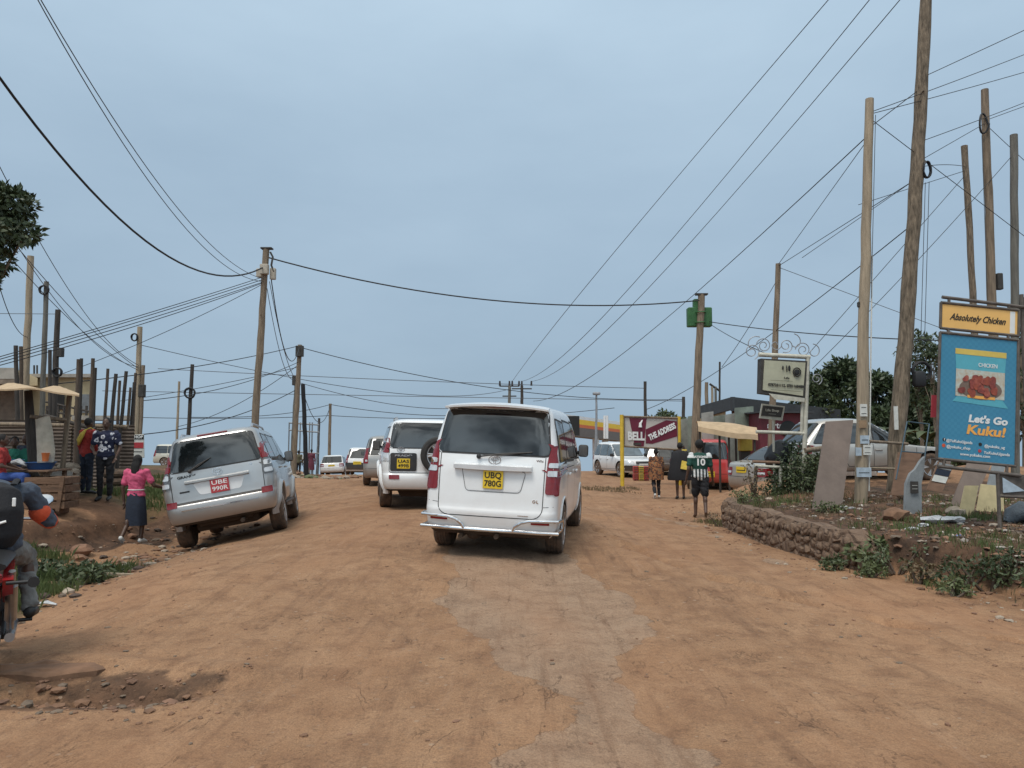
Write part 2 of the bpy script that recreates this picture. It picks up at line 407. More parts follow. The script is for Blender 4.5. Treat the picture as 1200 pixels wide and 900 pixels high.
crust = mth(nt, 'MULTIPLY', mth(nt, 'MULTIPLY', ramp(nt, nK, [(.60, (0,)), (.66, (1,))]), ramp(nt, nC, [(.42, (0,)), (.55, (1,))])), mth(nt, 'ADD', mth(nt, 'MULTIPLY', sp.outputs[0], .9), .12))
c = mixc(nt, mth(nt, 'MULTIPLY', crust, .8), c, (.085, .068, .055))
nT = noise(nt, coord(nt, 'Object', (5.5, .35, 1)), 1.0, 7, .7)
c = mixc(nt, ramp(nt, nT, [(.34, (.5,)), (.47, (0,)), (.60, (0,)), (.76, (.45,))]), c, mixc(nt, ramp(nt, nT, [(.45, (0,)), (.55, (1,))]), (.155, .082, .048), (.43, .275, .175)))
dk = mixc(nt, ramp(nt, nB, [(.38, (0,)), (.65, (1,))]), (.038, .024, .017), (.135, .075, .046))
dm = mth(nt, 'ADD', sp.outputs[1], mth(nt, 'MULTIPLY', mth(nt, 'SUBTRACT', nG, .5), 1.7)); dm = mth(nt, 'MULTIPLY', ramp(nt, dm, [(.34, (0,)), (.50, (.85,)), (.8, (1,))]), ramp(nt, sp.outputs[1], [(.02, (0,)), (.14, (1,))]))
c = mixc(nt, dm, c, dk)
gn = mixc(nt, ramp(nt, nC, [(.38, (0,)), (.65, (1,))]), (.035, .05, .018), (.10, .115, .045))
c = mixc(nt, mth(nt, 'MULTIPLY', sp.outputs[2], .8), c, gn)
c = mixc(nt, ramp(nt, nC, [(.30, (.35,)), (.5, (0,)), (.68, (0,)), (.8, (.25,))]), c, mixc(nt, ramp(nt, nC, [(.45, (0,)), (.55, (1,))]), (.07, .045, .03), (.45, .34, .25)))
# small stones bedded in the surface
vo = nt.nodes.new('ShaderNodeTexVoronoi'); vo.inputs['Scale'].default_value = 17; nt.links.new(pos, vo.inputs['Vector'])
vs_ = nt.nodes.new('ShaderNodeSeparateColor'); nt.links.new(vo.outputs['Color'], vs_.inputs[0])
st = mth(nt, 'MULTIPLY', mth(nt, 'LESS_THAN', vo.outputs['Distance'], mth(nt, 'MULTIPLY', vs_.outputs[0], .30)), mth(nt, 'GREATER_THAN', vs_.outputs[1], .72))
c = mixc(nt, mth(nt, 'MULTIPLY', st, .55), c, mixc(nt, vs_.outputs[2], (.13, .075, .05), (.42, .30, .21)))
nR = noise(nt, coord(nt, 'Object', (.55, .22, 1)), 1.0, 4, .6)
c = mixc(nt, mth(nt, 'MULTIPLY', ramp(nt, nR, [(.46, (0,)), (.66, (1,))]), .30), c, mixc(nt, nB, (.285, .135, .066), (.41, .21, .112)))
nt.links.new(c, b.inputs['Base Color']); b.inputs['Roughness'].default_value = .92; b.inputs['Specular IOR Level'].default_value = .25
bp = nt.nodes.new('ShaderNodeBump'); bp.inputs['Strength'].default_value = .75; bp.inputs['Distance'].default_value = .05
h = mth(nt, 'ADD', mth(nt, 'ADD', nB, mth(nt, 'MULTIPLY', nC, .35)), mth(nt, 'ADD', mth(nt, 'MULTIPLY', st, .12), mth(nt, 'SUBTRACT', mth(nt, 'MULTIPLY', nF, .10), mth(nt, 'MULTIPLY', ck, .25))))
nt.links.new(h, bp.inputs['Height']); nt.links.new(bp.outputs[0], b.inputs['Normal'])
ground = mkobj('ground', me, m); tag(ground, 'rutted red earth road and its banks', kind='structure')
# ------------------------------------------------------------------ sky and light
w = bpy.data.worlds.new('World'); S.world = w; w.use_nodes = True; nt = w.node_tree
bg = nt.nodes['Background']; bg.inputs['Strength'].default_value = .1
SUN_EL, SUN_AZ = R(64), R(212)   # azimuth clockwise from +Y: behind the camera, a little to the left
sky = nt.nodes.new('ShaderNodeTexSky'); sky.sky_type = 'NISHITA'; sky.sun_disc = False; sky.sun_elevation = SUN_EL; sky.sun_rotation = SUN_AZ
sky.air_density = 1.0; sky.dust_density = 3.0
g = nt.nodes.new('ShaderNodeTexCoord').outputs['Generated']
sx = nt.nodes.new('ShaderNodeSeparateXYZ'); nt.links.new(g, sx.inputs[0])
cz = mth(nt, 'MAXIMUM', sx.outputs[2], .02)
cb_ = nt.nodes.new('ShaderNodeCombineXYZ'); nt.links.new(sx.outputs[0], cb_.inputs[0]); nt.links.new(sx.outputs[1], cb_.inputs[1]); nt.links.new(cz, cb_.inputs[2])
nt.links.new(cb_.outputs[0], sky.inputs[0])
el = mth(nt, 'ADD', mth(nt, 'MULTIPLY', cz, .96), mth(nt, 'MULTIPLY', sx.outputs[0], .035), clamp=True)
hz = ramp(nt, el, [(0, s2l((163, 185, 206))), (.12, s2l((166, 188, 210))), (.30, s2l((174, 196, 218))), (.50, s2l((190, 212, 233))), (.75, (.80, .86, .90)), (1, (1.0, 1.0, 1.0))])
clv = noise(nt, coord(nt, 'Generated', (1, 1, 2.6)), 2.1, 6, .55)
hz = mixc(nt, 1.0, hz, ramp(nt, clv, [(.3, (.90, .915, .93)), (.7, (1.07, 1.06, 1.05))]), 'MULTIPLY')
back = mth(nt, 'MULTIPLY', mth(nt, 'SUBTRACT', .05, sx.outputs[1], clamp=True), 1.0, clamp=True)
bc = noise(nt, coord(nt, 'Generated', (1, 1, 1.6)), 3.2, 8, .6)
bright = ramp(nt, bc, [(.38, (.45, .45, .45)), (.55, (2.6, 2.4, 2.2))])
hz = mixc(nt, back, hz, mixc(nt, 1.0, hz, bright, 'MULTIPLY'))
g10 = mixc(nt, 1.0, hz, (9.8, 10.0, 9.8), 'MULTIPLY')
sk2 = mixc(nt, .07, g10, sky.outputs[0])
nt.links.new(sk2, bg.inputs['Color'])
su = bpy.data.lights.new('sun', 'SUN'); su.energy = 2.0; su.angle = R(20); su.color = (1, .955, .89)
so = bpy.data.objects.new('sun', su); COL.objects.link(so)
sd = Vector((math.sin(SUN_AZ) * math.cos(SUN_EL), math.cos(SUN_AZ) * math.cos(SUN_EL), math.sin(SUN_EL)))
so.rotation_euler = sd.to_track_quat('Z', 'Y').to_euler(); so.location = (0, -10, 30)
S.view_settings.view_transform = 'Standard'; S.view_settings.look = 'None'; S.view_settings.gamma = 1; S.view_settings.exposure = 0
S.view_settings.use_curve_mapping = False
# ------------------------------------------------------------------ vehicle materials
def paint(name, col, metal=0.0, rough=.28, dirt=.55, dz=.9):
    return M(name, col, rough, metal, .03, 2, coat=.6, dirt=dirt, dirtz=dz)
paint('white_paint', (.76, .77, .77), dirt=.26, dz=.75); paint('white_paint_b', (.72, .73, .73), dirt=.32); paint('silver_paint', (.40, .405, .405), .6, .30, dirt=.36)
paint('grey_paint', (.32, .32, .31), .5, .35); paint('red_paint', (.52, .035, .035), dirt=.3, rough=.35); paint('beige_silver', (.47, .46, .43), .5, .33)
paint('cream_paint', (.55, .54, .46)); paint('dark_paint', (.03, .035, .04))
M('black_plastic', (.018, .018, .019), .55, 0, .2, 6, dirt=.35, dirtz=.6)
M('under_black', (.012, .011, .010), .9, 0, .3, 5, dirt=.15, dirtz=.8)
M('tyre_rubber', (.030, .028, .026), .85, 0, .25, 12, bump=.3, dirt=.0)
M('dusty_tyre', (.045, .037, .030), .9, 0, .4, 9, bump=.4, col2=(.16, .10, .065))
M('alloy', (.48, .48, .49), .38, .8, .15, 6); M('chrome', (.72, .73, .75), .12, 1, .05, 4)
M('lamp_clear', (.62, .63, .64), .12, .3, .1, 20, coat=1); M('lamp_dark', (.10, .10, .10), .1, .2, .1, 20, coat=1)
M('lamp_amber', (.6, .22, .03), .2, 0, .1, 20, coat=1)
m_, nt_, b_ = new_mat('lamp_red')
wv = nt_.nodes.new('ShaderNodeTexWave'); wv.bands_direction = 'Z'; wv.inputs['Scale'].default_value = 22; nt_.links.new(coord(nt_), wv.inputs['Vector'])
nt_.links.new(mixc(nt_, wv.outputs[0], (.11, .003, .006), (.26, .008, .012)), b_.inputs['Base Color']); b_.inputs['Roughness'].default_value = .25; b_.inputs['Coat Weight'].default_value = .3
m_, nt_, b_ = new_mat('car_glass')
nt_.links.new(mixc(nt_, ramp(nt_, noise(nt_, coord(nt_), 1.6, 4, .6), [(.4, (0,)), (.7, (1,))]), (.006, .008, .009), (.022, .024, .025)), b_.inputs['Base Color'])
b_.inputs['Roughness'].default_value = .05; b_.inputs['Specular IOR Level'].default_value = 1.0
M('glass_light', (.10, .13, .15), .06, 0, .3, 2, spec=.8)
M('plate_yellow', (.72, .50, .03), .45, 0, .06, 8); M('plate_white', (.75, .75, .74), .4, 0, .05, 8); M('plate_red', (.45, .05, .06), .45, 0, .1, 8)
M('ink_black', (.012, .012, .012), .6, 0, .1, 8); M('ink_white', (.8, .8, .78), .6, 0, .05, 8); M('seam_dark', (.02, .02, .02), .8, 0, .1, 8)
def body_rows(rows, it=2):
    pts = [np.array(r_, float) for r_ in rows]
    for _ in range(it):
        q = [pts[0]]
        for a, b in zip(pts, pts[1:]): q += [a * .75 + b * .25, a * .25 + b * .75]
        pts = q + [pts[-1]]
    return pts
def outline(r_, L):
    z, yr, yf, hw, rr, rf, br, bf = r_
    rr = min(rr, hw * .9); rf = min(rf, hw * .9); out = []
    pl = lambda y: hw - .022 * hw * (2 * (y - L / 2) / L) ** 2 - .03 * hw * max(0, (2 * (y - L / 2) / L)) ** 3
    hwr, hwf = pl(yr), pl(yf)
    for k in range(5): x = (hwr - rr) * k / 5; out.append((x, yr + br * (x / hwr) ** 2))
    yc = yr + br * ((hwr - rr) / hwr) ** 2
    for k in range(7): a = math.pi / 2 * k / 6; out.append((hwr - rr + rr * math.sin(a), yc + rr * (1 - math.cos(a))))
    y0, y1 = yc + rr, yf - bf - rf
    for k in range(1, 22): y = y0 + (y1 - y0) * k / 22; out.append((pl(y), y))
    for k in range(7): a = math.pi / 2 * k / 6; out.append((hwf - rf + rf * math.cos(a), y1 + (bf * 0 + rf) * math.sin(a)))
    for k in range(5): x = (hwf - rf) * (4 - k) / 5 ; out.append((max(x, 0), y1 + rf + bf * (1 - (x / max(hwf - rf, .01)) ** 2)))
    right = out
    left = [(-x, y) for x, y in right[1:-1]][::-1]
    return [Vector((x, y, z)) for x, y in right + left]
class Car:
    def __init__(s, key, name, label, cat, L, W, H, wr, ro, rows, paintm, group=None, tw=.22, glass='car_glass', arch=1.2):
        c = CARS[key]; s.c = c; s.L, s.W, s.H, s.wr = L, W, H, wr; s.hw = W / 2; s.pm = MATS[paintm]; s.glass = MATS[glass]
        s.wy = (ro, ro + c['wb']); s.tr = c['tr']; s.tw = tw
        s.root = thing(name, label, cat, group=group); mt = car_matrix(c, ro)
        s.root.location = mt.translation; s.root.rotation_euler = mt.to_euler()
        b = B(); rs = [outline(r_, L) for r_ in body_rows(rows)]
        b.loft(rs)
        b2 = B(); b2.mi = 1
        for y in s.wy:
            for sx in (-1, 1): b2.cyl((sx * (s.hw + .2), y, wr), (sx * (s.tr - .16), y, wr), wr * arch, n=36)
        cut = bpy.data.objects.new('cut', b2.data('cut', 0)); COL.objects.link(cut)
        for mm in ('under_black',) * 2: cut.data.materials.append(MATS[mm])
        me = b.data('body', 0); me.materials.append(s.pm); me.materials.append(MATS['under_black'])
        me2 = evaluated(me, [('BOOLEAN', dict(operation='DIFFERENCE', object=cut, solver='EXACT'))], 'body')
        bpy.data.objects.remove(cut)
        bb = B(); bb.mesh(me2)
        bmesh.ops.dissolve_degenerate(bb.bm, dist=1e-4, edges=bb.bm.edges)
        s.bvh = BVHTree.FromBMesh(bb.bm)
        for f in bb.bm.faces:
            if f.normal.z < -.75: f.material_index = 1
        s.body = bb.build('body', [s.pm, MATS['under_black']], s.root, 38)
        while len(s.body.data.materials) > 2: s.body.data.materials.pop()
        b = B()   # underbody, axles
        b.box((0, (s.wy[0] + s.wy[1]) / 2, wr * .95), (W * .55, L * .82, wr * .55), bev=.04)
        b.cyl((-s.tr, s.wy[0], wr), (s.tr, s.wy[0], wr), .045); b.ell((0, s.wy[0], wr), (.13, .13, .12))
        b.build('underbody', MATS['under_black'], s.root)
    def hit(s, face, a, b_):
        if face == 'rear': o, d = Vector((a, -3, b_)), Vector((0, 1, 0))
        elif face == 'front': o, d = Vector((a, s.L + 3, b_)), Vector((0, -1, 0))
        elif face == 'right': o, d = Vector((4, a, b_)), Vector((-1, 0, 0))
        elif face == 'left': o, d = Vector((-4, a, b_)), Vector((1, 0, 0))
        elif face == 'top': o, d = Vector((a, b_, 5)), Vector((0, 0, -1))
        h, n, i_, _ = s.bvh.ray_cast(o, d)
        if h is None:
            tgt = o + d * (3 if face in ('rear', 'front') else 4 - s.hw); h, n, i_, _ = s.bvh.find_nearest(tgt)
        elif face in ('left', 'right') and abs(h.x) < s.hw * .72:
            h, n, i_, _ = s.bvh.find_nearest(Vector((s.hw if face == 'right' else -s.hw, a, b_)))
        if n.dot(d) > 0: n = -n
        return h, n
    def panel_bm(s, b, face, poly, off=.004, th=.012, step=.07):
        bm = bmesh.new(); vs = [bm.verts.new((p[0], p[1], 0)) for p in poly]; bm.faces.new(vs)
        xs_ = [p[0] for p in poly]; zs = [p[1] for p in poly]
        for ax, lo, hi in ((0, min(xs_), max(xs_)), (1, min(zs), max(zs))):
            q = lo + step
            while q < hi - step * .3:
                co = [0, 0, 0]; co[ax] = q; no = [0, 0, 0]; no[ax] = 1
                bmesh.ops.bisect_plane(bm, geom=bm.verts[:] + bm.edges[:] + bm.faces[:], plane_co=co, plane_no=no); q += step
        base = len(b.bm.verts); mp = {}; mq = {}
        for v in bm.verts:
            h, n = s.hit(face, v.co.x, v.co.y); mp[v.index if v.index >= 0 else id(v)] = None
            v.tag = False
            mq[v] = (b.bm.verts.new(h + n * off), h + n * (off - th))
        for f in bm.faces: b.bm.faces.new([mq[v][0] for v in f.verts]).material_index = b.mi
        for e in bm.edges:
            if len(e.link_faces) == 1:
                v1, v2 = e.verts; a, c_ = b.bm.verts.new(mq[v1][1]), b.bm.verts.new(mq[v2][1])
                b.bm.faces.new((mq[v1][0], mq[v2][0], c_, a)).material_index = b.mi
        bm.free()
    def panel(s, name, mats, specs, parent=None, step=.07):
        """specs: (material slot, face, polygon, offset)"""
        b = B()
        for mi, face, poly, off in specs:
            b.mi = mi
            s.panel_bm(b, face, poly, off, step=step)
        o = b.build(name, [MATS[m_] if isinstance(m_, str) else m_ for m_ in mats], parent or s.root, 30)
        return o
    def window(s, name, face, poly, r=.05, rub=.022, off=.004, glass=None, step=.07):
        cx = sum(p[0] for p in poly) / len(poly); cy = sum(p[1] for p in poly) / len(poly)
        big = [(p[0] + rub * (1 if p[0] > cx else -1), p[1] + rub * (1 if p[1] > cy else -1)) for p in poly]
        g = s.panel(name, [glass or s.glass], [(0, face, rpoly(poly, r), off + .003)], step=step)
        s.panel('window_seal', ['black_plastic'], [(0, face, rpoly(big, r + rub), off - .001)], g, step)
        return g
    def strip(s, name, mat, face, pts, w=.010, off=.002, parent=None, b=None):
        """thin ribbon following the body along a 2D polyline"""
        own = b is None
        if own: b = B()
        dense = []
        for p, q in zip(pts, pts[1:]):
            n = max(1, int(math.hypot(q[0] - p[0], q[1] - p[1]) / .05))
            dense += [(p[0] + (q[0] - p[0]) * k / n, p[1] + (q[1] - p[1]) * k / n) for k in range(n)]
        dense.append(pts[-1]); prev = None
        for i_, p in enumerate(dense):
            a, c_ = dense[max(i_ - 1, 0)], dense[min(i_ + 1, len(dense) - 1)]; t = Vector((c_[0] - a[0], c_[1] - a[1])); t.normalize()
            nn = Vector((-t.y, t.x)) * w / 2
            h1, n1_ = s.hit(face, p[0] + nn.x, p[1] + nn.y); h2, n2_ = s.hit(face, p[0] - nn.x, p[1] - nn.y)
            cur = (b.bm.verts.new(h1 + n1_ * off), b.bm.verts.new(h2 + n2_ * off))
            if prev: b.bm.faces.new((prev[0], cur[0], cur[1], prev[1])).material_index = b.mi
            prev = cur
        if own: return b.build(name, MATS[mat], parent or s.root, 0)
    def rim_mesh(s, nsp, dark=False):
        wr = s.wr; rr = wr * .66; b = B()
        prof = [(rr, .10), (rr, .09), (rr * .93, .075), (rr * .90, .02), (rr * .5, -.01)]
        def ring(r_, x, n=32): return [Vector((x, r_ * math.cos(2 * math.pi * k / n), r_ * math.sin(2 * math.pi * k / n))) for k in range(n)]
        b.loft([ring(rr * .995, s.tw / 2 - .002), ring(rr * .93, s.tw / 2 - .006), ring(rr * .90, s.tw / 2 - .035), ring(rr * .88, s.tw / 2 - .10)], caps=False)
        b.cyl((s.tw / 2 - .07, 0, 0), (s.tw / 2 - .018, 0, 0), rr * .24, rr * .18, 16)
        for k in range(nsp):
            a = 2 * math.pi * k / nsp
            for da in (-.11, .11):
                b.tube([(s.tw / 2 - .035, rr * .15 * math.cos(a), rr * .15 * math.sin(a)), (s.tw / 2 - .02, rr * .92 * math.cos(a + da), rr * .92 * math.sin(a + da))], [(.022, .03), (.016, .022)], 6)
        b.mi = 1; b.cyl((s.tw / 2 - .12, 0, 0), (s.tw / 2 - .10, 0, 0), rr * .9, n=24)
        return b.data('rim')
    def wheels(s, nsp=6, steel=False, tyre='dusty_tyre', rimmat='alloy'):
        wr, tw = s.wr, s.tw; b = B(); n = 40
        prof = [(wr * .66, tw / 2 - .012), (wr * .80, tw / 2 + .004), (wr * .93, tw / 2 - .006), (wr * .985, tw / 2 - .03), (wr, tw / 2 - .06)]
        prof = prof + [(r_, -x) for r_, x in prof[::-1]]
        b.loft([[Vector((x, r_ * math.cos(2 * math.pi * k / n), r_ * math.sin(2 * math.pi * k / n))) for k in range(n)] for r_, x in prof], caps=True)
        # tread grooves stand as ribs
        for q in (-.055, -.018, .018, .055):
            b.loft([[Vector((q + dx, rr_ * math.cos(2 * math.pi * k / n), rr_ * math.sin(2 * math.pi * k / n))) for k in range(n)] for dx, rr_ in ((-.012, wr * .99), (-.010, wr + .006), (.010, wr + .006), (.012, wr * .99))], caps=False)
        ty = b.data('tyre', 40); rim = s.rim_mesh(nsp)
        ty.materials.append(MATS[tyre]); rim.materials.append(MATS[rimmat]); rim.materials.append(MATS['under_black'])
        for y in s.wy:
            for sx in (-1, 1):
                w_ = bpy.data.objects.new('wheel', ty); COL.objects.link(w_); w_.parent = s.root; w_.location = (sx * s.tr, y, wr)
                w_.rotation_euler = (rnd.uniform(0, 3), 0, 0 if sx > 0 else math.pi)
                r_ = bpy.data.objects.new('rim', rim); COL.objects.link(r_); r_.parent = w_
    def mirrors(s, y, z, out, size=(.13, .07, .10), mat='black_plastic', arm=True):
        for sx in (-1, 1):
            h, n = s.hit('right' if sx > 0 else 'left', y, z); b = B()
            b.box((sx * (abs(h.x) + out), y - .03, z + .03), (size[0] * 1.5, size[1] * 1.6, size[2] * 1.9), bev=.04, seg=3)
            b.tube([h - Vector((sx * .03, 0, 0)), (sx * (abs(h.x) + out - .02), y, z)], .025)
            b.mi = 1; b.box((sx * (abs(h.x) + out), y - .03 - size[1] * .8 - .002, z + .03), (size[0] * 1.25, .004, size[2] * 1.55), bev=.001)
            b.build('wing_mirror', [MATS[mat], MATS['lamp_dark']], s.root)
    def plate(s, face, x, z, w_, h_, lines, mat='plate_yellow', ink='ink_black', off=.02, size=None, bold=.004):
        h, n = s.hit(face, x, z)
        y = h.y - off if face == 'rear' else h.y + off; sg = 1 if face == 'rear' else -1
        b = B(); b.box((x, y, z), (w_, .01, h_), bev=.004); o = b.build('number_plate', MATS[mat], s.root)
        sz = size or h_ / len(lines) * .95
        ms = [text(t, sz, (x, y - sg * .0075, z + h_ * (.5 - (k + .5) / len(lines)) * .9), (sg, 0, 0), (0, 0, 1), bold=bold, width=w_ * .84 if len(t) > 2 else None) for k, t in enumerate(lines)]
        join_text('plate_lettering', ms, MATS[ink], o); return o
    def emblem(s, x, z, w_=.12, off=.012):
        h, n = s.hit('rear', x, z); b = B()
        def el(cx, cz, rx, rz, t=.006): b.tube([(cx + rx * math.cos(a), h.y - off, cz + rz * math.sin(a)) for a in np.linspace(0, 2 * math.pi, 25)], t, 6, caps=False)
        el(x, z, w_ / 2, w_ / 3); el(x, z + w_ * .08, w_ * .3, w_ * .12, .005); el(x, z + w_ * .0, w_ * .1, w_ * .3, .005)
        b.build('badge', MATS['chrome'], s.root)
    def wiper(s, x0, z0, x1, z1):
        h0, _ = s.hit('rear', x0, z0); h1, _ = s.hit('rear', x1, z1); b = B()
        a, c_ = Vector((x0, h0.y - .035, z0)), Vector((x1, h1.y - .03, z1)); b.ell(a, (.03, .025, .03)); b.tube([a, (a + c_) / 2 + Vector((0, -.02, .01)), c_], [.013, .010, .006], 6)
        b.tube([a.lerp(c_, .35) + Vector((0, .012, -.008)), c_ + (c_ - a) * .12 + Vector((0, .01, 0))], .007, 5)
        b.build('wiper', MATS['black_plastic'], s.root)
    def lettering(s, body, face, x, z, size, mat='chrome', width=None, sg=1, off=.004, shear=0):
        h, n = s.hit(face, x, z)
        org = (h.x, h.y - off, z) if face == 'rear' else (h.x + off, x, z)
        me = text(body, size, org, (1, 0, 0) if face == 'rear' else (0, 1, 0), (0, 0, 1), bold=.002, width=width, shear=shear, ext=.0015)
        join_text('lettering', [me], MATS[mat], s.root)
mirror = lambda poly: [(-x, z) for x, z in poly][::-1]
# ------------------------------------------------------------------ the white minivan in front
c = Car('van', 'minivan', 'white minivan driving ahead in the middle of the road, chrome bars round its rear bumper', 'minivan', 4.6, 1.695, 1.86, .315, .86,
    [(.27, .10, 4.45, .76, .12, .3, .03, .05), (.34, .02, 4.52, .825, .16, .35, .03, .08), (.50, -.01, 4.57, .845, .16, .38, .035, .08), (.56, -.01, 4.57, .847, .15, .38, .035, .08), (.60, .015, 4.56, .843, .13, .38, .03, .08), (.80, .03, 4.54, .847, .13, .38, .03, .08),
     (1.0, .05, 4.42, .842, .14, .38, .03, .08), (1.06, .06, 4.2, .838, .15, .3, .03, .08), (1.14, .075, 3.75, .825, .16, .25, .03, .08), (1.40, .15, 3.3, .785, .17, .22, .03, .06), (1.66, .235, 2.92, .727, .17, .2, .03, .05),
     (1.775, .28, 2.72, .69, .18, .2, .03, .05), (1.835, .37, 2.5, .60, .2, .2, .02, .03), (1.857, .6, 2.2, .42, .2, .2, 0, 0), (1.862, .9, 1.8, .2, .1, .1, 0, 0)], 'white_paint')
c.wheels(5)
c.window('rear_window', 'rear', [(-.635, 1.755), (.635, 1.755), (.705, 1.24), (-.705, 1.24)], .06, .02)
b = B()   # roof spoiler over the glass
for mi, z0, z1, y0 in ((0, 1.80, 1.845, .13), ):
    pts = [(x, y0 + .05 * (x / .66) ** 2) for x in np.linspace(-.66, .66, 13)]
    b.loft([[Vector((x, y - 0, 1.805 - .035 * (x / .66) ** 2)), Vector((x * 1.0, y - .004, 1.83 - .04 * (x / .66) ** 2)), Vector((x * .98, y + .25, 1.862 - .04 * (x / .66) ** 2)), Vector((x * .98, y + .25, 1.80 - .05 * (x / .66) ** 2))] for x, y in pts])
sp_ = b.build('roof_spoiler', MATS['white_paint'], c.root)
b = B(); b.box((0, .165, 1.803), (.34, .02, .02), bev=.005); b.build('brake_lamp', MATS['lamp_red'], sp_)
lam = [(.672, .79), (.82, .79), (.835, 1.30), (.79, 1.37), (.72, 1.35), (.685, 1.2)]
side = [(.08, .77), (.17, .78), (.24, 1.30), (.23, 1.36), (.17, 1.39), (.08, 1.39)]
lam_u = [(.690, 1.0), (.832, 1.0), (.834, 1.065), (.692, 1.065)]; lam_l = [(.694, 1.10), (.834, 1.10), (.835, 1.155), (.698, 1.155)]
for sx in (1, -1):
    mm = (lambda p: p) if sx > 0 else mirror
    fc = 'right' if sx > 0 else 'left'
    tl = c.panel('tail_light', ['lamp_red'], [(0, 'rear', mm(rpoly(lam, .04)), .014), (0, fc, rpoly(side, .03), .010)], step=.05)
    c.panel('reversing_lamp', ['lamp_clear'], [(0, 'rear', mm(rpoly(lam_u, .02)), .020), (0, 'rear', mm(rpoly(lam_l, .02)), .020)], tl, .05)
    c.panel('reflector', ['lamp_red'], [(0, 'rear', rpoly([(sx * .52, .435), (sx * .74, .435), (sx * .74, .475), (sx * .52, .475)], .01), .006)])
# plate recess, chrome bar, badge
b = B(); h, n = c.hit('rear', 0, .95)
c.panel('plate_recess', ['white_paint_b'], [(0, 'rear', rpoly([(-.36, 1.03), (.42, 1.03), (.36, .80), (-.30, .80)], .05), .003)])
c.strip('recess_seam', 'seam_dark', 'rear', rpoly([(-.37, 1.04), (.43, 1.04), (.37, .79), (-.31, .79), (-.37, 1.04)], .05)[5:], .006, .0045)
b = B(); b.loft([[Vector((x, h.y - .045 - .02 * (1 - (x / .5) ** 2), z)) for z in (1.055 - .01 * (1 - (x / .5) ** 2), 1.10)] + [Vector((x, h.y + .03, z)) for z in (1.115, 1.04)] for x in np.linspace(-.47, .50, 15)])
b.build('chrome_garnish', M('bright_trim', (.68, .69, .70), .25, .3, .1, 6), c.root)
c.plate('rear', .03, .935, .25, .215, ['UBQ', '780G'], off=.03, size=.098, bold=.002)
c.emblem(.03, 1.165, .15); c.wiper(-.17, 1.20, .42, 1.27)
c.strip('tailgate_seam', 'seam_dark', 'rear', [(-.66, 1.22), (-.655, .95), (-.65, .62)] + [(-.65 + .13 * (1 - math.cos(a)), .62 - .12 * math.sin(a)) for a in np.linspace(0, 1.57, 6)] + [(.52, .50)] + [(.52 + .13 * math.sin(a), .50 + .12 * (1 - math.cos(a))) for a in np.linspace(0, 1.57, 6)] + [(.655, .95), (.66, 1.22)], .010, .002)
c.strip('bumper_seam', 'seam_dark', 'rear', [(-.84, .655), (-.66, .64)], .006); c.strip('bumper_seam', 'seam_dark', 'rear', [(.66, .64), (.84, .655)], .006)
c.lettering('G·L', 'rear', .56, .70, .05); c.lettering('VVT-i', 'rear', .59, 1.175, .035); c.lettering('HYBRID', 'rear', .42, .535, .03, width=.13)
for sx in (-1, 1):   # chrome bars round the bumper corners
    b = B(); o = .045
    def rp(x, z):
        h, n = c.hit('rear', x, z); return Vector((h.x, h.y - o, z))
    def sp2(y, z):
        h, n = c.hit('right' if sx > 0 else 'left', y, z); return Vector((h.x + sx * o, y, z))
    top = [rp(sx * x, z) for x, z in ((.30, .345), (.33, .40), (.40, .455), (.50, .48), (.62, .485), (.70, .485))] + [Vector((sx * (.845), .03, .485)), sp2(.16, .485), sp2(.30, .48), sp2(.42, .44), sp2(.47, .37)]
    b.tube(top, .019, 10)
    bot = [rp(sx * x, .345) for x in (0, .2, .45, .70)] + [Vector((sx * .85, .03, .345)), sp2(.16, .345), sp2(.32, .345), sp2(.47, .345)]
    b.tube(bot, .021, 10)
    b.build('bumper_bar', MATS['chrome'], c.root)
# sides: windows, doors, handles
for fc, sx in (('right', 1), ('left', -1)):
    for (y0, y1, t0, t1) in ((.36, 1.16, .08, 0), (1.24, 2.25, 0, 0), (2.33, 3.28, 0, .55)):
        c.window('side_window', fc, [(y0, 1.17), (y1, 1.15), (y1 - t1, 1.64), (y0 + t0, 1.67)], .05, .03)
    b = B(); b.mi = 0
    for pts in ([(1.20, 1.72), (1.20, .62), (1.30, .36), (2.2, .34)], [(2.28, 1.70), (2.28, .34)], [(3.42, 1.1), (3.40, .75), (3.28, .36), (2.3, .34)], [(.35, 1.08), (2.2, 1.06)]):
        c.strip('', '', fc, pts, .010, .0025, b=b)
    b.build('door_seams', MATS['seam_dark'], c.root, 0)
    for y in (1.36, 2.42):
        h, n = c.hit(fc, y, .98); b = B(); b.box(h + n * .022, (.03, .20, .035), bev=.012, seg=2); b.build('door_handle', MATS['white_paint'], c.root)
    for y in c.wy:   # wheel arch lips
        b = B(); pts = []
        for a in np.linspace(-.15, math.pi + .15, 26):
            yy, zz = y + .395 * math.cos(a), .315 + .395 * math.sin(a)
            if zz > .30: h, n = c.hit(fc, y + .41 * math.cos(a), .315 + .41 * math.sin(a)); pts.append(Vector((h.x, yy, zz)) + n * .0)
        b.tube(pts, .014, 6); b.build('wheel_arch_lip', MATS['white_paint'], c.root)
c.mirrors(3.1, 1.22, .10, (.105, .07, .10)); c.root.scale.z = 1.035
c.window('windscreen', 'front', [(-.70, 1.18), (.70, 1.18), (.60, 1.66), (-.60, 1.66)], .08, .03)
for sx in (1, -1):
    c.panel('headlight', ['lamp_clear'], [(0, 'front', rpoly([(sx * .42, .72), (sx * .80, .78), (sx * .80, .98), (sx * .5, .92)], .03), .01)])
c.panel('grille', ['black_plastic'], [(0, 'front', rpoly([(-.38, .45), (.38, .45), (.38, .86), (-.38, .86)], .04), .01)])
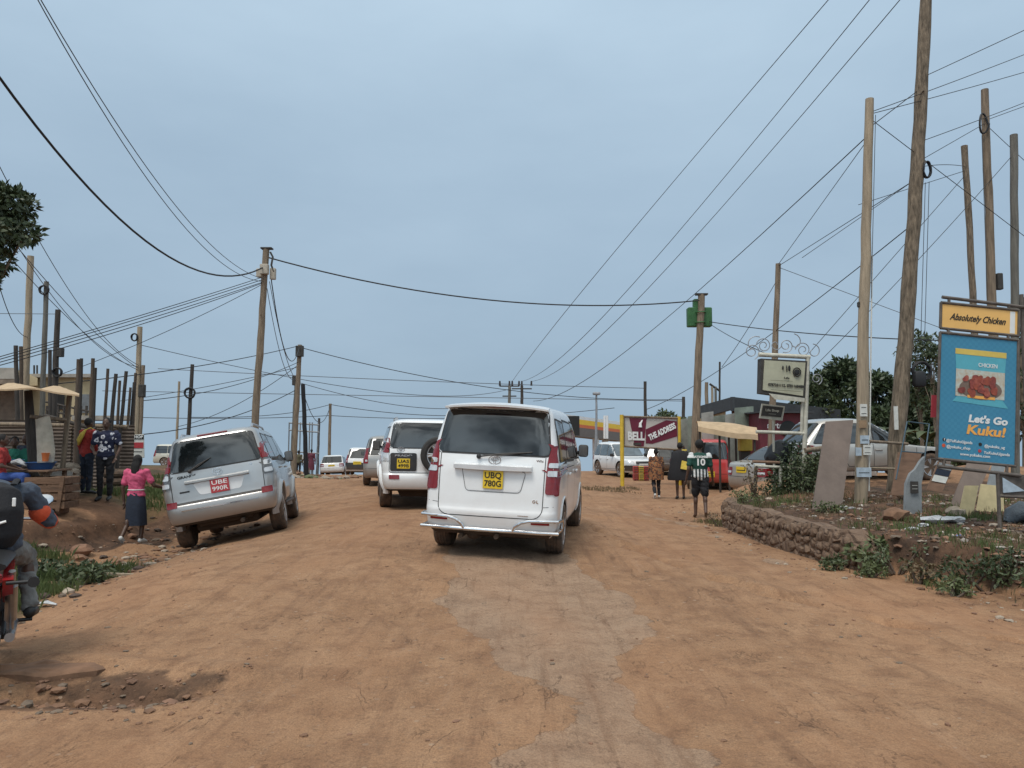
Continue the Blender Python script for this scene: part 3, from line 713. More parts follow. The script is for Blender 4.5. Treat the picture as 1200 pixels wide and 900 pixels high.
b = B(); b.tube([(.1, .0, .27), (.1, .9, .27)], .03); b.ell((-.22, .25, .27), (.10, .16, .08)); b.tube([(-.35, .02, .25), (-.35, .5, .27), (-.1, 1.0, .3)], .03, 8); b.build('exhaust', MATS['under_black'], c.root)
# ------------------------------------------------------------------ off-roader shape shared by two vehicles
def suv_rows(bot=.0):
    return [(.40, .12, 4.6, .80, .12, .3, .04, .05), (.46, .03, 4.68, .87, .2, .35, .05, .08), (.60, -.01, 4.72, .905, .22, .4, .05, .08), (.72, .0, 4.72, .915, .22, .4, .05, .08), (.755, .05, 4.70, .915, .2, .4, .04, .08), (.90, .06, 4.68, .93, .18, .4, .04, .08),
     (1.06, .07, 4.62, .925, .18, .4, .04, .08), (1.14, .08, 4.45, .91, .18, .35, .04, .08), (1.20, .09, 3.75, .89, .19, .25, .04, .08), (1.28, .11, 3.55, .865, .19, .25, .04, .08), (1.55, .19, 3.15, .79, .2, .22, .04, .06), (1.72, .25, 2.88, .735, .2, .2, .04, .05),
     (1.80, .30, 2.7, .69, .2, .2, .03, .05), (1.845, .42, 2.5, .58, .2, .2, .02, .03), (1.865, .65, 2.2, .38, .2, .2, 0, 0), (1.87, .95, 1.8, .2, .1, .1, 0, 0)]
def suv_sides(c, pm, flare=True):
    for fc in ('right', 'left'):
        for (y0, y1, t0, t1) in ((.42, 1.18, .13, 0), (1.26, 2.20, 0, 0), (2.28, 3.30, 0, .62)):
            c.window('side_window', fc, [(y0, 1.24), (y1, 1.22), (y1 - t1, 1.66), (y0 + t0, 1.68)], .05, .03)
        b = B()
        for pts in ([(1.22, 1.74), (1.22, .98), (1.36, .80), (1.5, .50), (2.2, .48)], [(2.24, 1.72), (2.24, .48)], [(3.42, 1.15), (3.40, .75), (3.28, .50), (2.3, .48)]):
            c.strip('', '', fc, pts, .010, .0025, b=b)
        b.build('door_seams', MATS['seam_dark'], c.root, 0)
        for y in (1.42, 2.42):
            h, n = c.hit(fc, y, 1.08); b = B(); b.box(h + n * .022, (.03, .20, .035), bev=.012, seg=2); b.build('door_handle', MATS[pm], c.root)
        sx = 1 if fc == 'right' else -1
        if flare:
            for y in c.wy:
                b = B(); rings = []
                for a in np.linspace(-.12, math.pi + .12, 26):
                    r0, r1 = c.wr * 1.18, c.wr * 1.40
                    h, n = c.hit(fc, y + (r1 + .02) * math.cos(a), max(.42, c.wr + (r1 + .02) * math.sin(a))); xo = abs(h.x)
                    q = lambda r_, x_: Vector((sx * x_, y + r_ * math.cos(a), c.wr + r_ * math.sin(a)))
                    rings.append([q(r0, xo - .10), q(r0, xo + .035), q(r0 + .03, xo + .05), q(r0 * .5 + r1 * .5, xo + .04), q(r1, xo - .005), q(r1, xo - .06)])
                b.loft(rings); b.build('wheel_arch_flare', MATS[pm], c.root, 50)
        b = B(); b.box((sx * .86, (c.wy[0] + c.wy[1]) / 2, .42), (.12, 1.75, .05), bev=.015, seg=2); b.build('running_board', MATS['black_plastic'], c.root)
        b = B(); h0, _ = c.hit('top', sx * .60, .7); h1, _ = c.hit('top', sx * .60, 2.5)
        b.tube([h0, h0 + Vector((0, .12, .06)), (h0 + h1) / 2 + Vector((0, 0, .07)), h1 + Vector((0, -.12, .06)), h1], [.022, .018, .018, .018, .022], 8); b.build('roof_rail', MATS['alloy'], c.root)
    c.window('windscreen', 'front', [(-.72, 1.27), (.72, 1.27), (.62, 1.68), (-.62, 1.68)], .08, .03)
    for sx in (1, -1): c.panel('headlight', ['lamp_clear'], [(0, 'front', rpoly([(sx * .48, .85), (sx * .84, .88), (sx * .84, 1.08), (sx * .5, 1.04)], .03), .01)])
    c.panel('grille', ['chrome'], [(0, 'front', rpoly([(-.4, .78), (.4, .78), (.4, 1.05), (-.4, 1.05)], .04), .01)])
# ------------------------------------------------------------------ silver off-roader leaning on the left verge
c = Car('silver', 'off_roader', 'silver off-roader with a red number plate tilting down the left verge', 'off-road car', 4.75, 1.86, 1.87, .37, 1.02, suv_rows(), 'silver_paint', tw=.25)
c.wheels(6)
suv_sides(c, 'silver_paint')
c.window('rear_window', 'rear', [(-.63, 1.735), (.63, 1.735), (.73, 1.265), (-.73, 1.265)], .05, .02)
lam = [(.735, 1.10), (.865, 1.02), (.90, 1.02), (.885, 1.34), (.76, 1.53), (.72, 1.50), (.745, 1.30)]
for sx in (1, -1):
    mm = (lambda p: p) if sx > 0 else mirror; fc = 'right' if sx > 0 else 'left'
    tl = c.panel('tail_light', ['lamp_red'], [(0, 'rear', mm(rpoly([(.755, 1.27), (.865, 1.27), (.87, 1.30), (.79, 1.55), (.735, 1.53)], .02)), .014), (0, fc, rpoly([(.15, 1.27), (.27, 1.27), (.27, 1.36), (.18, 1.36)], .02), .010)], step=.05)
    c.panel('indicator_lamp', ['lamp_dark', 'lamp_clear'], [(0, 'rear', mm(rpoly([(.755, 1.0), (.90, 1.0), (.88, 1.265), (.755, 1.265)], .02)), .013), (1, 'rear', mm(rpoly([(.765, 1.15), (.875, 1.15), (.87, 1.23), (.765, 1.23)], .02)), .018),
        (1, 'rear', mm(rpoly([(.765, 1.03), (.885, 1.03), (.88, 1.10), (.765, 1.10)], .02)), .018), (0, fc, rpoly([(.11, 1.0), (.23, 1.02), (.27, 1.265), (.12, 1.265)], .02), .010)], tl, .05)
    c.panel('reflector', ['lamp_red'], [(0, 'rear', rpoly([(sx * .68, .70), (sx * .85, .70), (sx * .85, .80), (sx * .68, .80)], .015), .012)])
    b = B(); b.box((sx * .79, 1.45, .33), (.26, .02, .30), bev=.006); b.build('mud_flap', MATS['under_black'], c.root)
b = B(); b.box((0, .245, 1.80), (.50, .03, .03), bev=.008); b.build('brake_lamp', MATS['lamp_red'], c.root)
h, n = c.hit('rear', 0, 1.0)
c.panel('plate_recess', ['white_paint_b'], [(0, 'rear', rpoly([(-.40, 1.045), (.44, 1.045), (.36, .85), (-.30, .85)], .05), .003)])
b = B(); b.loft([[Vector((x, h.y - .05, z)) for z in (1.06, 1.085)] + [Vector((x, h.y + .03, z)) for z in (1.11, 1.04)] for x in np.linspace(-.52, .52, 9)])
b.build('plate_garnish', MATS['silver_paint'], c.root)
c.plate('rear', .03, .95, .30, .22, ['UBE', '990R'], 'plate_red', 'ink_white', off=.03, size=.095, bold=.001); c.root.scale.z = 1.05
c.emblem(.02, 1.18, .16); c.wiper(-.42, 1.25, -.10, 1.40)
c.lettering('GRANDE', 'rear', -.48, 1.17, .06, 'ink_black', .30); c.lettering('V8', 'rear', .56, 1.2, .045)
c.panel('lock_plate', ['black_plastic'], [(0, 'rear', rpoly([(-.62, .92), (-.46, .92), (-.46, .945), (-.62, .945)], .008), .006)])
c.strip('tailgate_seam', 'seam_dark', 'rear', [(-.745, 1.25), (-.74, .80), (-.70, .765), (.70, .765), (.74, .80), (.745, 1.25)], .012, .003)
c.panel('bumper_step', ['black_plastic'], [(0, 'rear', rpoly([(-.74, .735), (.74, .735), (.74, .765), (-.74, .765)], .01), .006)])
c.strip('bumper_trim', 'chrome', 'rear', [(-.62, .64), (.62, .64)], .018, .006)
b = B(); b.tube([(.3, .06, .33), (.3, 1.2, .36)], .035); b.box((0, .5, .40), (.9, .5, .12), bev=.04); b.build('exhaust', MATS['under_black'], c.root)
c.mirrors(3.0, 1.24, .10, (.11, .07, .11))
# ------------------------------------------------------------------ white off-roader with the spare wheel
c = Car('prado', 'off_roader', 'white off-roader with its spare wheel on the rear door, half hidden behind the minivan', 'off-road car', 4.75, 1.88, 1.87, .38, 1.02, suv_rows(), 'white_paint', tw=.25)
c.wheels(6); suv_sides(c, 'white_paint')
c.window('rear_window', 'rear', [(-.66, 1.76), (.66, 1.76), (.75, 1.27), (-.75, 1.27)], .06, .02)
for sx in (1, -1):
    mm = (lambda p: p) if sx > 0 else mirror; fc = 'right' if sx > 0 else 'left'
    tl = c.panel('tail_light', ['lamp_red'], [(0, 'rear', mm(rpoly([(.77, 1.16), (.86, 1.16), (.87, 1.30), (.81, 1.46), (.75, 1.46)], .02)), .014), (0, fc, rpoly([(.14, 1.16), (.30, 1.17), (.30, 1.33), (.18, 1.34)], .02), .010)], step=.05)
    c.panel('reversing_lamp', ['lamp_clear'], [(0, 'rear', mm(rpoly([(.76, 1.0), (.90, 1.0), (.88, 1.155), (.765, 1.155)], .02)), .014), (0, fc, rpoly([(.10, 1.0), (.26, 1.02), (.29, 1.155), (.11, 1.155)], .02), .010)], tl, .05)
    c.panel('reflector', ['lamp_red'], [(0, 'rear', rpoly([(sx * .55, .64), (sx * .76, .64), (sx * .76, .72), (sx * .55, .72)], .015), .012)])
    b = B(); b.box((sx * .79, 1.45, .33), (.26, .02, .30), bev=.006); b.build('mud_flap', MATS['under_black'], c.root)
h, n = c.hit('rear', 0, 1.0)
b = B(); yy = h.y - .14; n_ = 40; wr = .37
prof = [(wr * .64, .10), (wr * .80, .125), (wr * .95, .11), (wr, .07)]; prof = prof + [(r_, -x) for r_, x in prof[::-1]]
b.loft([[Vector((.24 + r_ * math.cos(2 * math.pi * k / n_), yy - x, 1.13 + r_ * math.sin(2 * math.pi * k / n_))) for k in range(n_)] for r_, x in prof])
sw = b.build('spare_wheel', MATS['tyre_rubber'], c.root)
me = c.rim_mesh(6); me.transform(Matrix.Translation((.24, yy, 1.13)) @ Matrix.Rotation(-math.pi / 2, 4, 'Z')); mkobj('rim', me, [MATS['alloy'], MATS['under_black']], sw)
c.panel('plate_holder', ['black_plastic'], [(0, 'rear', rpoly([(-.74, .80), (-.20, .80), (-.20, 1.16), (-.74, 1.16)], .04), .02)])
c.plate('rear', -.47, .95, .27, .20, ['UAS', '499B'], off=.03, size=.09, bold=.002)
c.lettering('PRADO', 'rear', -.47, 1.11, .05, 'chrome', .36, off=.024)
c.emblem(-.53, 1.23, .15)
c.strip('tailgate_seam', 'seam_dark', 'rear', [(-.76, 1.25), (-.76, .80), (-.72, .765), (.72, .765), (.76, .80), (.76, 1.25)], .012, .003)
c.mirrors(3.0, 1.24, .12, (.12, .08, .12)); c.root.scale.z = 1.03
# ------------------------------------------------------------------ plainer shapes for the other vehicles
def hatch_rows(L, W, H, bon=None, rake=.5, nose=1.0, sp=.0):
    hw = W / 2; bz = H * .56; f0 = L - nose
    return [(.26, .10, L - .12, hw * .92, .12, .3, .04, .05), (.34, .02, L - .04, hw * .97, .18, .35, .04, .08), (.55, 0, L, hw, .2, .4, .05, .08), (bz - .18, .04, L - .04, hw, .2, .4, .05, .08), (bz - .06, .06, L - .25, hw * .99, .2, .3, .04, .08),
            (bz, .08, f0 + .05, hw * .975, .2, .25, .04, .08), (bz + .06, .10, f0 - .12, hw * .95, .2, .25, .04, .08), (bz + (H - bz) * .5, .10 + rake * .45, f0 - .5, hw * .88, .2, .25, .04, .06), (H - .10, .10 + rake * .85, f0 - .92, hw * .79, .2, .22, .04, .05),
            (H - .04, .16 + rake, f0 - 1.1, hw * .70, .2, .2, .03, .03), (H - .01, .3 + rake, f0 - 1.3, hw * .5, .2, .2, 0, 0), (H, .6 + rake, f0 - 1.5, hw * .25, .1, .1, 0, 0)]
def plain_car(key, name, label, cat, L, W, H, wr, ro, pm, rake=.35, nose=1.15, lamps='side', plate=None, glass='car_glass', rows=None, rack=False, dark_low=False, group=None):
    c = Car(key, name, label, cat, L, W, H, wr, ro, rows or hatch_rows(L, W, H, rake=rake, nose=nose), pm, group=group, glass=glass)
    c.wheels(5); hw = W / 2; bz = H * .56
    if rows is None:
        c.window('rear_window', 'rear', [(-hw * .72, H - .13), (hw * .72, H - .13), (hw * .82, bz + .09), (-hw * .82, bz + .09)], .06, .015)
        c.window('windscreen', 'front', [(-hw * .82, bz + .07), (hw * .82, bz + .07), (hw * .70, H - .14), (-hw * .70, H - .14)], .06, .02)
        for fc in ('right', 'left'):
            zt, zb = H - .15, bz + .07; r0 = .16 + rake * .3; f0 = L - nose
            for y0, y1, t0, t1 in ((r0 + .05, ro + .18, rake * .6, 0), (ro + .25, (ro + f0) / 2 - .02, 0, 0), ((ro + f0) / 2 + .05, f0 - .32, 0, .52)):
                c.window('side_window', fc, [(y0, zb), (y1, zb), (y1 - t1, zt), (y0 + t0, zt)], .04, .02)
    for fc in ('right', 'left'):
        b = B(); ym = (ro + L - nose) / 2 + .02
        for pts in ([(ym, H - .1), (ym, .36)], [(ym + 1.05, bz), (ym + 1.02, .40), (ym, .36)], [(ro + .22, bz), (ro + .35, .6), (ro + .5, .36), (ym, .36)]): c.strip('', '', fc, pts, .012, .0025, b=b)
        b.build('door_seams', MATS['seam_dark'], c.root, 0)
        for y in (ym + .12, ro + .4):
            h, n = c.hit(fc, y, bz - .10); b = B(); b.box(h + n * .02, (.03, .18, .035), bev=.012, seg=2); b.build('door_handle', c.pm, c.root)
    for sx in (1, -1):
        mm = (lambda p: p) if sx > 0 else mirror; fc = 'right' if sx > 0 else 'left'
        lz0, lz1 = bz - .20, bz + (.02 if lamps == 'side' else .30)
        w0 = .62 if lamps == 'side' else .80
        tl = c.panel('tail_light', ['lamp_red'], [(0, 'rear', mm(rpoly([(hw * w0, lz0), (hw * .96, lz0), (hw * .96, lz1), (hw * w0, lz1)], .03)), .012), (0, fc, rpoly([(.12, lz0), (.30, lz0 + .02), (.32, lz1), (.15, lz1)], .03), .010)])
        c.panel('reversing_lamp', ['lamp_clear'], [(0, 'rear', mm(rpoly([(hw * (w0 + .02), lz0 + .06), (hw * .9, lz0 + .06), (hw * .9, lz0 + .12), (hw * (w0 + .02), lz0 + .12)], .01)), .018)], tl)
        c.panel('headlight', ['lamp_clear'], [(0, 'front', rpoly([(sx * hw * .5, bz - .30), (sx * hw * .92, bz - .28), (sx * hw * .92, bz - .12), (sx * hw * .55, bz - .14)], .03), .01)])
    c.panel('grille', ['black_plastic'], [(0, 'front', rpoly([(-hw * .42, bz - .30), (hw * .42, bz - .30), (hw * .42, bz - .16), (-hw * .42, bz - .16)], .02), .01)])
    c.strip('bumper_seam', 'seam_dark', 'rear', [(-hw * .95, .56), (hw * .95, .56)], .012)
    if dark_low: c.panel('rear_bumper', ['black_plastic'], [(0, 'rear', rpoly([(-hw * .97, .36), (hw * .97, .36), (hw * .97, .80), (-hw * .97, .80)], .05), .012)])
    if plate: c.plate('rear', plate[0], plate[1], plate[2], plate[3], plate[4], plate[5] if len(plate) > 5 else 'plate_yellow')
    c.mirrors(L - nose - .35, bz + .08, .12, (.11, .07, .08), mat='black_plastic')
    return c
plain_car('wagon', 'estate_car', 'silver off-road car on the road between the white spare-wheel off-roader and the far cars', 'car', 4.3, 1.72, 1.66, .35, .8, 'grey_paint', lamps='tall', dark_low=False)
plain_car('estate', 'estate_car', 'low pale estate car farthest up the road by the left verge', 'car', 4.5, 1.7, 1.5, .32, .85, 'white_paint_b', rake=.55, plate=(0, .72, .44, .12, ['UAX 216D']))
plain_car('jeep', 'off_roader', 'far white off-road car with a black rear bumper beside the low estate car', 'off-road car', 4.3, 1.74, 1.80, .37, .8, 'white_paint_b', lamps='tall', dark_low=True, plate=(-.1, .78, .5, .2, ['UAR', '512']))
c = plain_car('rav', 'off_roader', 'white and grey off-road car facing the road left of the beer hoarding', 'off-road car', 4.3, 1.75, 1.68, .36, .8, 'white_paint_b', nose=1.25, glass='glass_light')
c.panel('front_bumper', ['black_plastic'], [(0, 'front', rpoly([(-.82, .34), (.82, .34), (.82, .60), (-.82, .60)], .05), .02)]); c.plate('front', 0, .62, .5, .12, ['UAH 728'], 'plate_white')
c = plain_car('red', 'red_car', 'red tall car seen from behind beyond the footballer in green', 'car', 3.9, 1.52, 1.78, .31, .6, 'red_paint', rake=.22, nose=.8, plate=(.0, .55, .34, .2, ['UBA', '07T']), lamps='tall', dark_low=False)
c = plain_car('hatch', 'estate_car', 'silver estate car parked behind the big wooden pole, facing right', 'car', 3.95, 1.70, 1.52, .33, .7, 'beige_silver', rake=.5, nose=1.1)
c = plain_car('dark', 'dark_car', 'dark small car parked behind the beer hoarding', 'car', 4.0, 1.66, 1.45, .31, .7, 'dark_paint', plate=(0, .6, .45, .12, ['UAK 441']))
hw = .845; L = 4.45
sed = [(.24, .10, L - .12, hw * .92, .12, .3, .04, .05), (.32, .02, L - .04, hw * .97, .18, .35, .04, .08), (.52, 0, L, hw, .2, .4, .05, .08), (.70, .03, L - .03, hw, .2, .4, .05, .08), (.86, .05, L - .2, hw * .99, .2, .3, .04, .08),
       (.93, .10, L - .9, hw * .97, .2, .25, .04, .08), (.955, .38, L - 1.25, hw * .95, .2, .25, .04, .08), (.98, .52, L - 1.38, hw * .93, .2, .25, .04, .08), (1.18, .84, L - 1.72, hw * .84, .2, .22, .04, .06), (1.32, 1.10, L - 2.02, hw * .75, .2, .2, .04, .05), (1.37, 1.30, L - 2.2, hw * .66, .2, .2, .03, .03), (1.395, 1.6, L - 2.4, hw * .4, .1, .1, 0, 0)]
c = plain_car('sedan', 'saloon_car', 'pale silver saloon car behind the shrub, its tail towards the road', 'car', L, 1.69, 1.40, .31, .95, 'beige_silver', rows=sed, plate=(-.1, .74, .42, .16, ['UAJ 559']))
c.root.scale.z = 1.05; c.window('rear_window', 'rear', [(-.58, 1.31), (.58, 1.31), (.68, 1.0), (-.68, 1.0)], .05, .02); c.window('windscreen', 'front', [(-.68, 1.0), (.68, 1.0), (.58, 1.31), (-.58, 1.31)], .05, .02)
for fc in ('right', 'left'):
    c.window('side_window', fc, [(.85, .98), (1.98, .98), (1.98, 1.28), (1.22, 1.28)], .04, .02); c.window('side_window', fc, [(2.05, .98), (2.95, .98), (2.45, 1.28), (2.05, 1.28)], .04, .02)
c = plain_car('pickup', 'pickup_truck', 'cream pickup with a canopy over its bed parked far left beyond the bank', 'pickup', 4.9, 1.7, 1.75, .34, 1.0, 'cream_paint', rake=.12, nose=1.2, lamps='tall')
# ------------------------------------------------------------------ people
M('skin_dark', (.085, .045, .030), .5, 0, .15, 10); M('skin_brown', (.13, .07, .045), .5, 0, .15, 10); M('hair_black', (.010, .009, .009), .8, 0, .3, 40, bump=.5)
def cloth(name, col, var=.2, **k): return M(name, col, .85, 0, var, 7, bump=.4, bscale=25, **k)
cloth('pink_cloth', (.62, .10, .20)); cloth('navy_cloth', (.018, .026, .045)); cloth('black_cloth', (.012, .012, .015)); cloth('red_cloth', (.36, .035, .03)); cloth('yellow_cloth', (.70, .52, .09))
cloth('green_cloth', (.02, .16, .11)); cloth('white_cloth', (.62, .62, .60)); cloth('brown_cloth', (.16, .08, .05)); cloth('maroon_cloth', (.13, .03, .05)); cloth('jersey_green', (.012, .065, .048))
cloth('blue_grey_cloth', (.060, .078, .110)); cloth('orange_cloth', (.62, .09, .035)); cloth('denim_grey', (.18, .185, .18), .4); cloth('blue_cloth', (.03, .07, .25)); cloth('olive_cloth', (.10, .09, .05)); M('shoe_black', (.012, .012, .013), .5, 0, .2, 8)
M('shoe_white', (.6, .6, .58), .6, 0, .1, 8)
m_, nt_, b_ = new_mat('floral_cloth')
vo_ = nt_.nodes.new('ShaderNodeTexVoronoi'); vo_.inputs['Scale'].default_value = 8.5; nt_.links.new(coord(nt_), vo_.inputs['Vector'])
n_ = noise(nt_, coord(nt_), 26, 3, .6)
pet = ramp(nt_, mth(nt_, 'ADD', vo_.outputs['Distance'], mth(nt_, 'MULTIPLY', n_, .45)), [(.10, (.03, .04, .12)), (.34, (.03, .04, .12)), (.36, (.62, .62, .66)), (.60, (.55, .56, .62)), (.61, (.012, .016, .045))], 'CONSTANT')
nt_.links.new(pet, b_.inputs['Base Color']); b_.inputs['Roughness'].default_value = .85
m_, nt_, b_ = new_mat('patterned_wrap')
nt_.links.new(ramp(nt_, noise(nt_, coord(nt_), 9, 3, .7), [(.40, (.07, .035, .025)), (.5, (.28, .11, .04)), (.58, (.20, .14, .08)), (.64, (.05, .035, .03))], 'CONSTANT'), b_.inputs['Base Color']); b_.inputs['Roughness'].default_value = .9
JB = dict(head=(0, .015, .935), neck=(0, 0, .862), chest=(0, 0, .76), waist=(0, .0, .63), pelvis=(0, 0, .54),
          shR=(.108, 0, .815), elR=(.135, -.01, .63), wrR=(.14, .03, .485), shL=(-.108, 0, .815), elL=(-.135, -.01, .63), wrL=(-.14, .03, .485),
          hiR=(.052, 0, .52), knR=(.055, .01, .285), anR=(.055, -.01, .045), hiL=(-.052, 0, .52), knL=(-.055, .01, .285), anL=(-.055, -.01, .045),
          toR=(.065, .095, .015), toL=(-.065, .095, .015))
def capsule(b, a, c_, r1, r2, flat=1.0):
    a, c_ = Vector(a), Vector(c_)
    b.ell(a, (r1, r1 * flat, r1), seg=12, ring=7); b.ell(c_, (r2, r2 * flat, r2), seg=12, ring=7); b.tube([a, c_], [r1, r2], 12)
def hand(b, w, d, H, side, curl=.6, fingers=True):
    """palm with four fingers and a thumb; w wrist, d pointing direction"""
    w, d = Vector(w), Vector(d).normalized(); x = d.cross(Vector((0, 0, 1)))
    if x.length < .2: x = Vector((0, 1, 0))
    x.normalize(); y = d.cross(x)
    k = H / 1.7
    pc = w + d * .045 * k; b.tube([w, pc, w + d * .09 * k], [(.020 * k, .016 * k), (.034 * k, .017 * k), (.036 * k, .014 * k)], 10)
    if fingers:
        for i_, (off, ln) in enumerate(((-.027, .062), (-.009, .074), (.009, .070), (.026, .054))):
            p0 = w + d * .085 * k + x * off * k; p1 = p0 + d * ln * .5 * k + y * side * curl * .012 * k; p2 = p1 + (d * (1 - curl * .5) + y * side * curl) * ln * .5 * k
            b.tube([p0, p1, p2], [.0092 * k, .0086 * k, .0066 * k], 7)
        t0 = w + d * .03 * k - x * .026 * k * 1; t1 = t0 + (d * .6 - x * .8).normalized() * .035 * k; t2 = t1 + (d * .9 - x * .2 + y * side * .3).normalized() * .03 * k
        b.tube([t0, t1, t2], [.0125 * k, .011 * k, .008 * k], 7)
def person(label, loc, face, H=1.68, pose=None, top='white_cloth', top_kind='short', low='navy_cloth', low_kind='trousers', skin='skin_dark', hair='short', shoe='shoe_black', group=None, vox=.014, headdir=None, head=True, sleeve=None, extra=None, bulk=1.0, name='person'):
    j = {k: Vector(v) * H for k, v in {**JB, **(pose or {})}.items()}
    root = thing(name, label, 'person', loc, -R(face), group); k = H / 1.7
    b = B()
    hd = j['head']
    b.ell(hd + Vector((0, 0, .012 * k)), (.074 * k, .092 * k, .106 * k), seg=18, ring=12); b.ell(hd + Vector((0, .045 * k, -.045 * k)), (.048 * k, .048 * k, .055 * k))
    b.ell(hd + Vector((0, .098 * k, -.015 * k)), (.015 * k, .018 * k, .022 * k)); b.ell(hd + Vector((0, .088 * k, -.055 * k)), (.026 * k, .012 * k, .010 * k))
    for s_ in (-1, 1): b.ell(hd + Vector((s_ * .076 * k, -.005, -.005)), (.010 * k, .018 * k, .030 * k)); b.ell(hd + Vector((s_ * .03 * k, .080 * k, .022 * k)), (.018 * k, .010 * k, .008 * k))
    capsule(b, j['neck'] - Vector((0, 0, .04 * H)), hd - Vector((0, .01, .04 * H)), .050 * k, .046 * k)
    tor = [j['pelvis'] - (j['chest'] - j['pelvis']).normalized() * .05 * H, j['pelvis'], j['waist'], j['chest'], (j['shR'] + j['shL']) / 2 + Vector((0, 0, -.01)), j['neck'] - Vector((0, 0, .012 * H))]
    tr_ = [(.075, .07), (.155, .105), (.125, .09), (.155, .105), (.150, .085), (.05, .05)]
    def torso(bb, g, cut=0): bb.tube(tor[cut:], [((a + g) * k * bulk, (c_ + g) * k * bulk) for a, c_ in tr_][cut:], 20)
    # the tube's first axis must lie across the body
    torso(b, 0)
    for s_ in 'RL':
        capsule(b, j['sh' + s_], j['el' + s_], .050 * k, .038 * k); capsule(b, j['el' + s_], j['wr' + s_], .037 * k, .024 * k)
        dirw = (j['wr' + s_] - j['el' + s_]); hand(b, j['wr' + s_], dirw, H, 1 if s_ == 'R' else -1, fingers=True)
        capsule(b, j['hi' + s_], j['kn' + s_], .080 * k, .054 * k); capsule(b, j['kn' + s_], j['an' + s_], .053 * k, .034 * k)
        b.ell(j['kn' + s_].lerp(j['an' + s_], .28) + Vector((0, -.014, 0)), (.050 * k, .054 * k, .09 * k))
        an, to = j['an' + s_], j['to' + s_]; capsule(b, an, an.lerp(to, .5) - Vector((0, 0, .005)), .036 * k, .034 * k); capsule(b, an.lerp(to, .5), to, .034 * k, .024 * k)
    me = remesh(b, vox if vox < .011 else .011, 3, 'body'); mkobj('body', me, MATS[skin], root)
    def put(nm, bb, mat, vx=vox, s_=4):
        return mkobj(nm, remesh(bb, vx, s_, nm, .020 if nm != 'shoe' else 0), MATS[mat], root)
    if top:
        b = B(); torso(b, .020, 0 if low_kind != 'skirt' else 1)
        for s_ in 'RL':
            sh, el, wr = j['sh' + s_], j['el' + s_], j['wr' + s_]
            if top_kind == 'long': capsule(b, sh, el, .066 * k, .054 * k); capsule(b, el, el.lerp(wr, .93), .053 * k, .040 * k)
            elif top_kind == 'sleeveless': capsule(b, sh, sh.lerp(el, .1), .06 * k, .058 * k)
            else: capsule(b, sh, sh.lerp(el, .66), .068 * k, .066 * k)
        put('shirt' if top_kind != 'coat' else 'coat', b, top)
    if low_kind in ('trousers', 'shorts'):
        b = B(); b.tube(tor[:3], [(.10 * k, .09 * k), (.168 * k * bulk, .118 * k * bulk), (.135 * k, .10 * k)], 18)
        for s_ in 'RL':
            hi, kn, an = j['hi' + s_], j['kn' + s_], j['an' + s_]
            if low_kind == 'trousers': capsule(b, hi, kn, .096 * k, .072 * k); capsule(b, kn, kn.lerp(an, .90), .068 * k, .055 * k)
            else: capsule(b, hi, hi.lerp(kn, .85), .10 * k, .092 * k)
        put(low_kind, b, low)
    elif low_kind == 'skirt':
        b = B(); n = 28; rings = []
        hem = (extra or {}).get('hem', .24)
        for t in np.linspace(0, 1, 9):
            c_ = j['waist'].lerp((j['knR'] + j['knL']) / 2, t); z = j['waist'].z + (hem * H - j['waist'].z) * t
            rx = (.135 + .05 * math.sin(min(t * 1.7, 1) * math.pi / 2) + .012 * t) * k * bulk; ry = (.10 + .035 * math.sin(min(t * 1.7, 1) * math.pi / 2) + .03 * t) * k * bulk
            rings.append([Vector((c_.x + rx * math.cos(a) * (1 + .05 * t * math.sin(a * 5 + 1)), c_.y * t + ry * math.sin(a) * (1 + .06 * t * math.sin(a * 6)), z)) for a in np.linspace(0, 2 * math.pi, n, endpoint=False)])
        b.loft(rings); b.build('skirt', MATS[low], root, 60)
    if hair:
        b = B(); b.ell(hd + Vector((0, -.018 * k, .030 * k)), (.084 * k, .094 * k, .102 * k), seg=18, ring=12)
        if hair == 'long':
            b.tube([hd + Vector((0, -.05 * k, .03 * k)), hd + Vector((0, -.085 * k, -.08 * k)), hd + Vector((0, -.10 * k, -.20 * k)), hd + Vector((0, -.105 * k, -.30 * k))], [(.07 * k, .05 * k), (.085 * k, .05 * k), (.075 * k, .04 * k), (.04 * k, .02 * k)], 14)
        if hair == 'afro': b.ell(hd + Vector((0, -.02 * k, .05 * k)), (.10 * k, .105 * k, .10 * k))
        if hair == 'bun': b.ell(hd + Vector((0, -.06 * k, .11 * k)), (.055 * k, .055 * k, .05 * k))
        me = remesh(b, .012, 2, 'hair'); mkobj('hair', me, MATS['hair_black'], root)
    for s_ in 'RL':
        if shoe and not shoe.startswith('none'):
            b = B(); an, to = j['an' + s_], j['to' + s_]; capsule(b, an - Vector((0, .02 * k, .010 * k)), an.lerp(to, .5), .043 * k, .042 * k, .9); capsule(b, an.lerp(to, .5), to, .042 * k, .030 * k)
            put('shoe', b, shoe, .012, 2)
    root['_j'] = 0; del root['_j']
    return root, j
def put_xy(px, d, dz=0): 
    x = (px - CX) / F * d; return Vector((x, d, G(x, d) + dz))
WALK = dict(knR=(.055, .06, .29), anR=(.055, .02, .05), toR=(.065, .12, .02), knL=(-.055, -.02, .29), anL=(-.055, -.17, .10), toL=(-.06, -.11, .015))
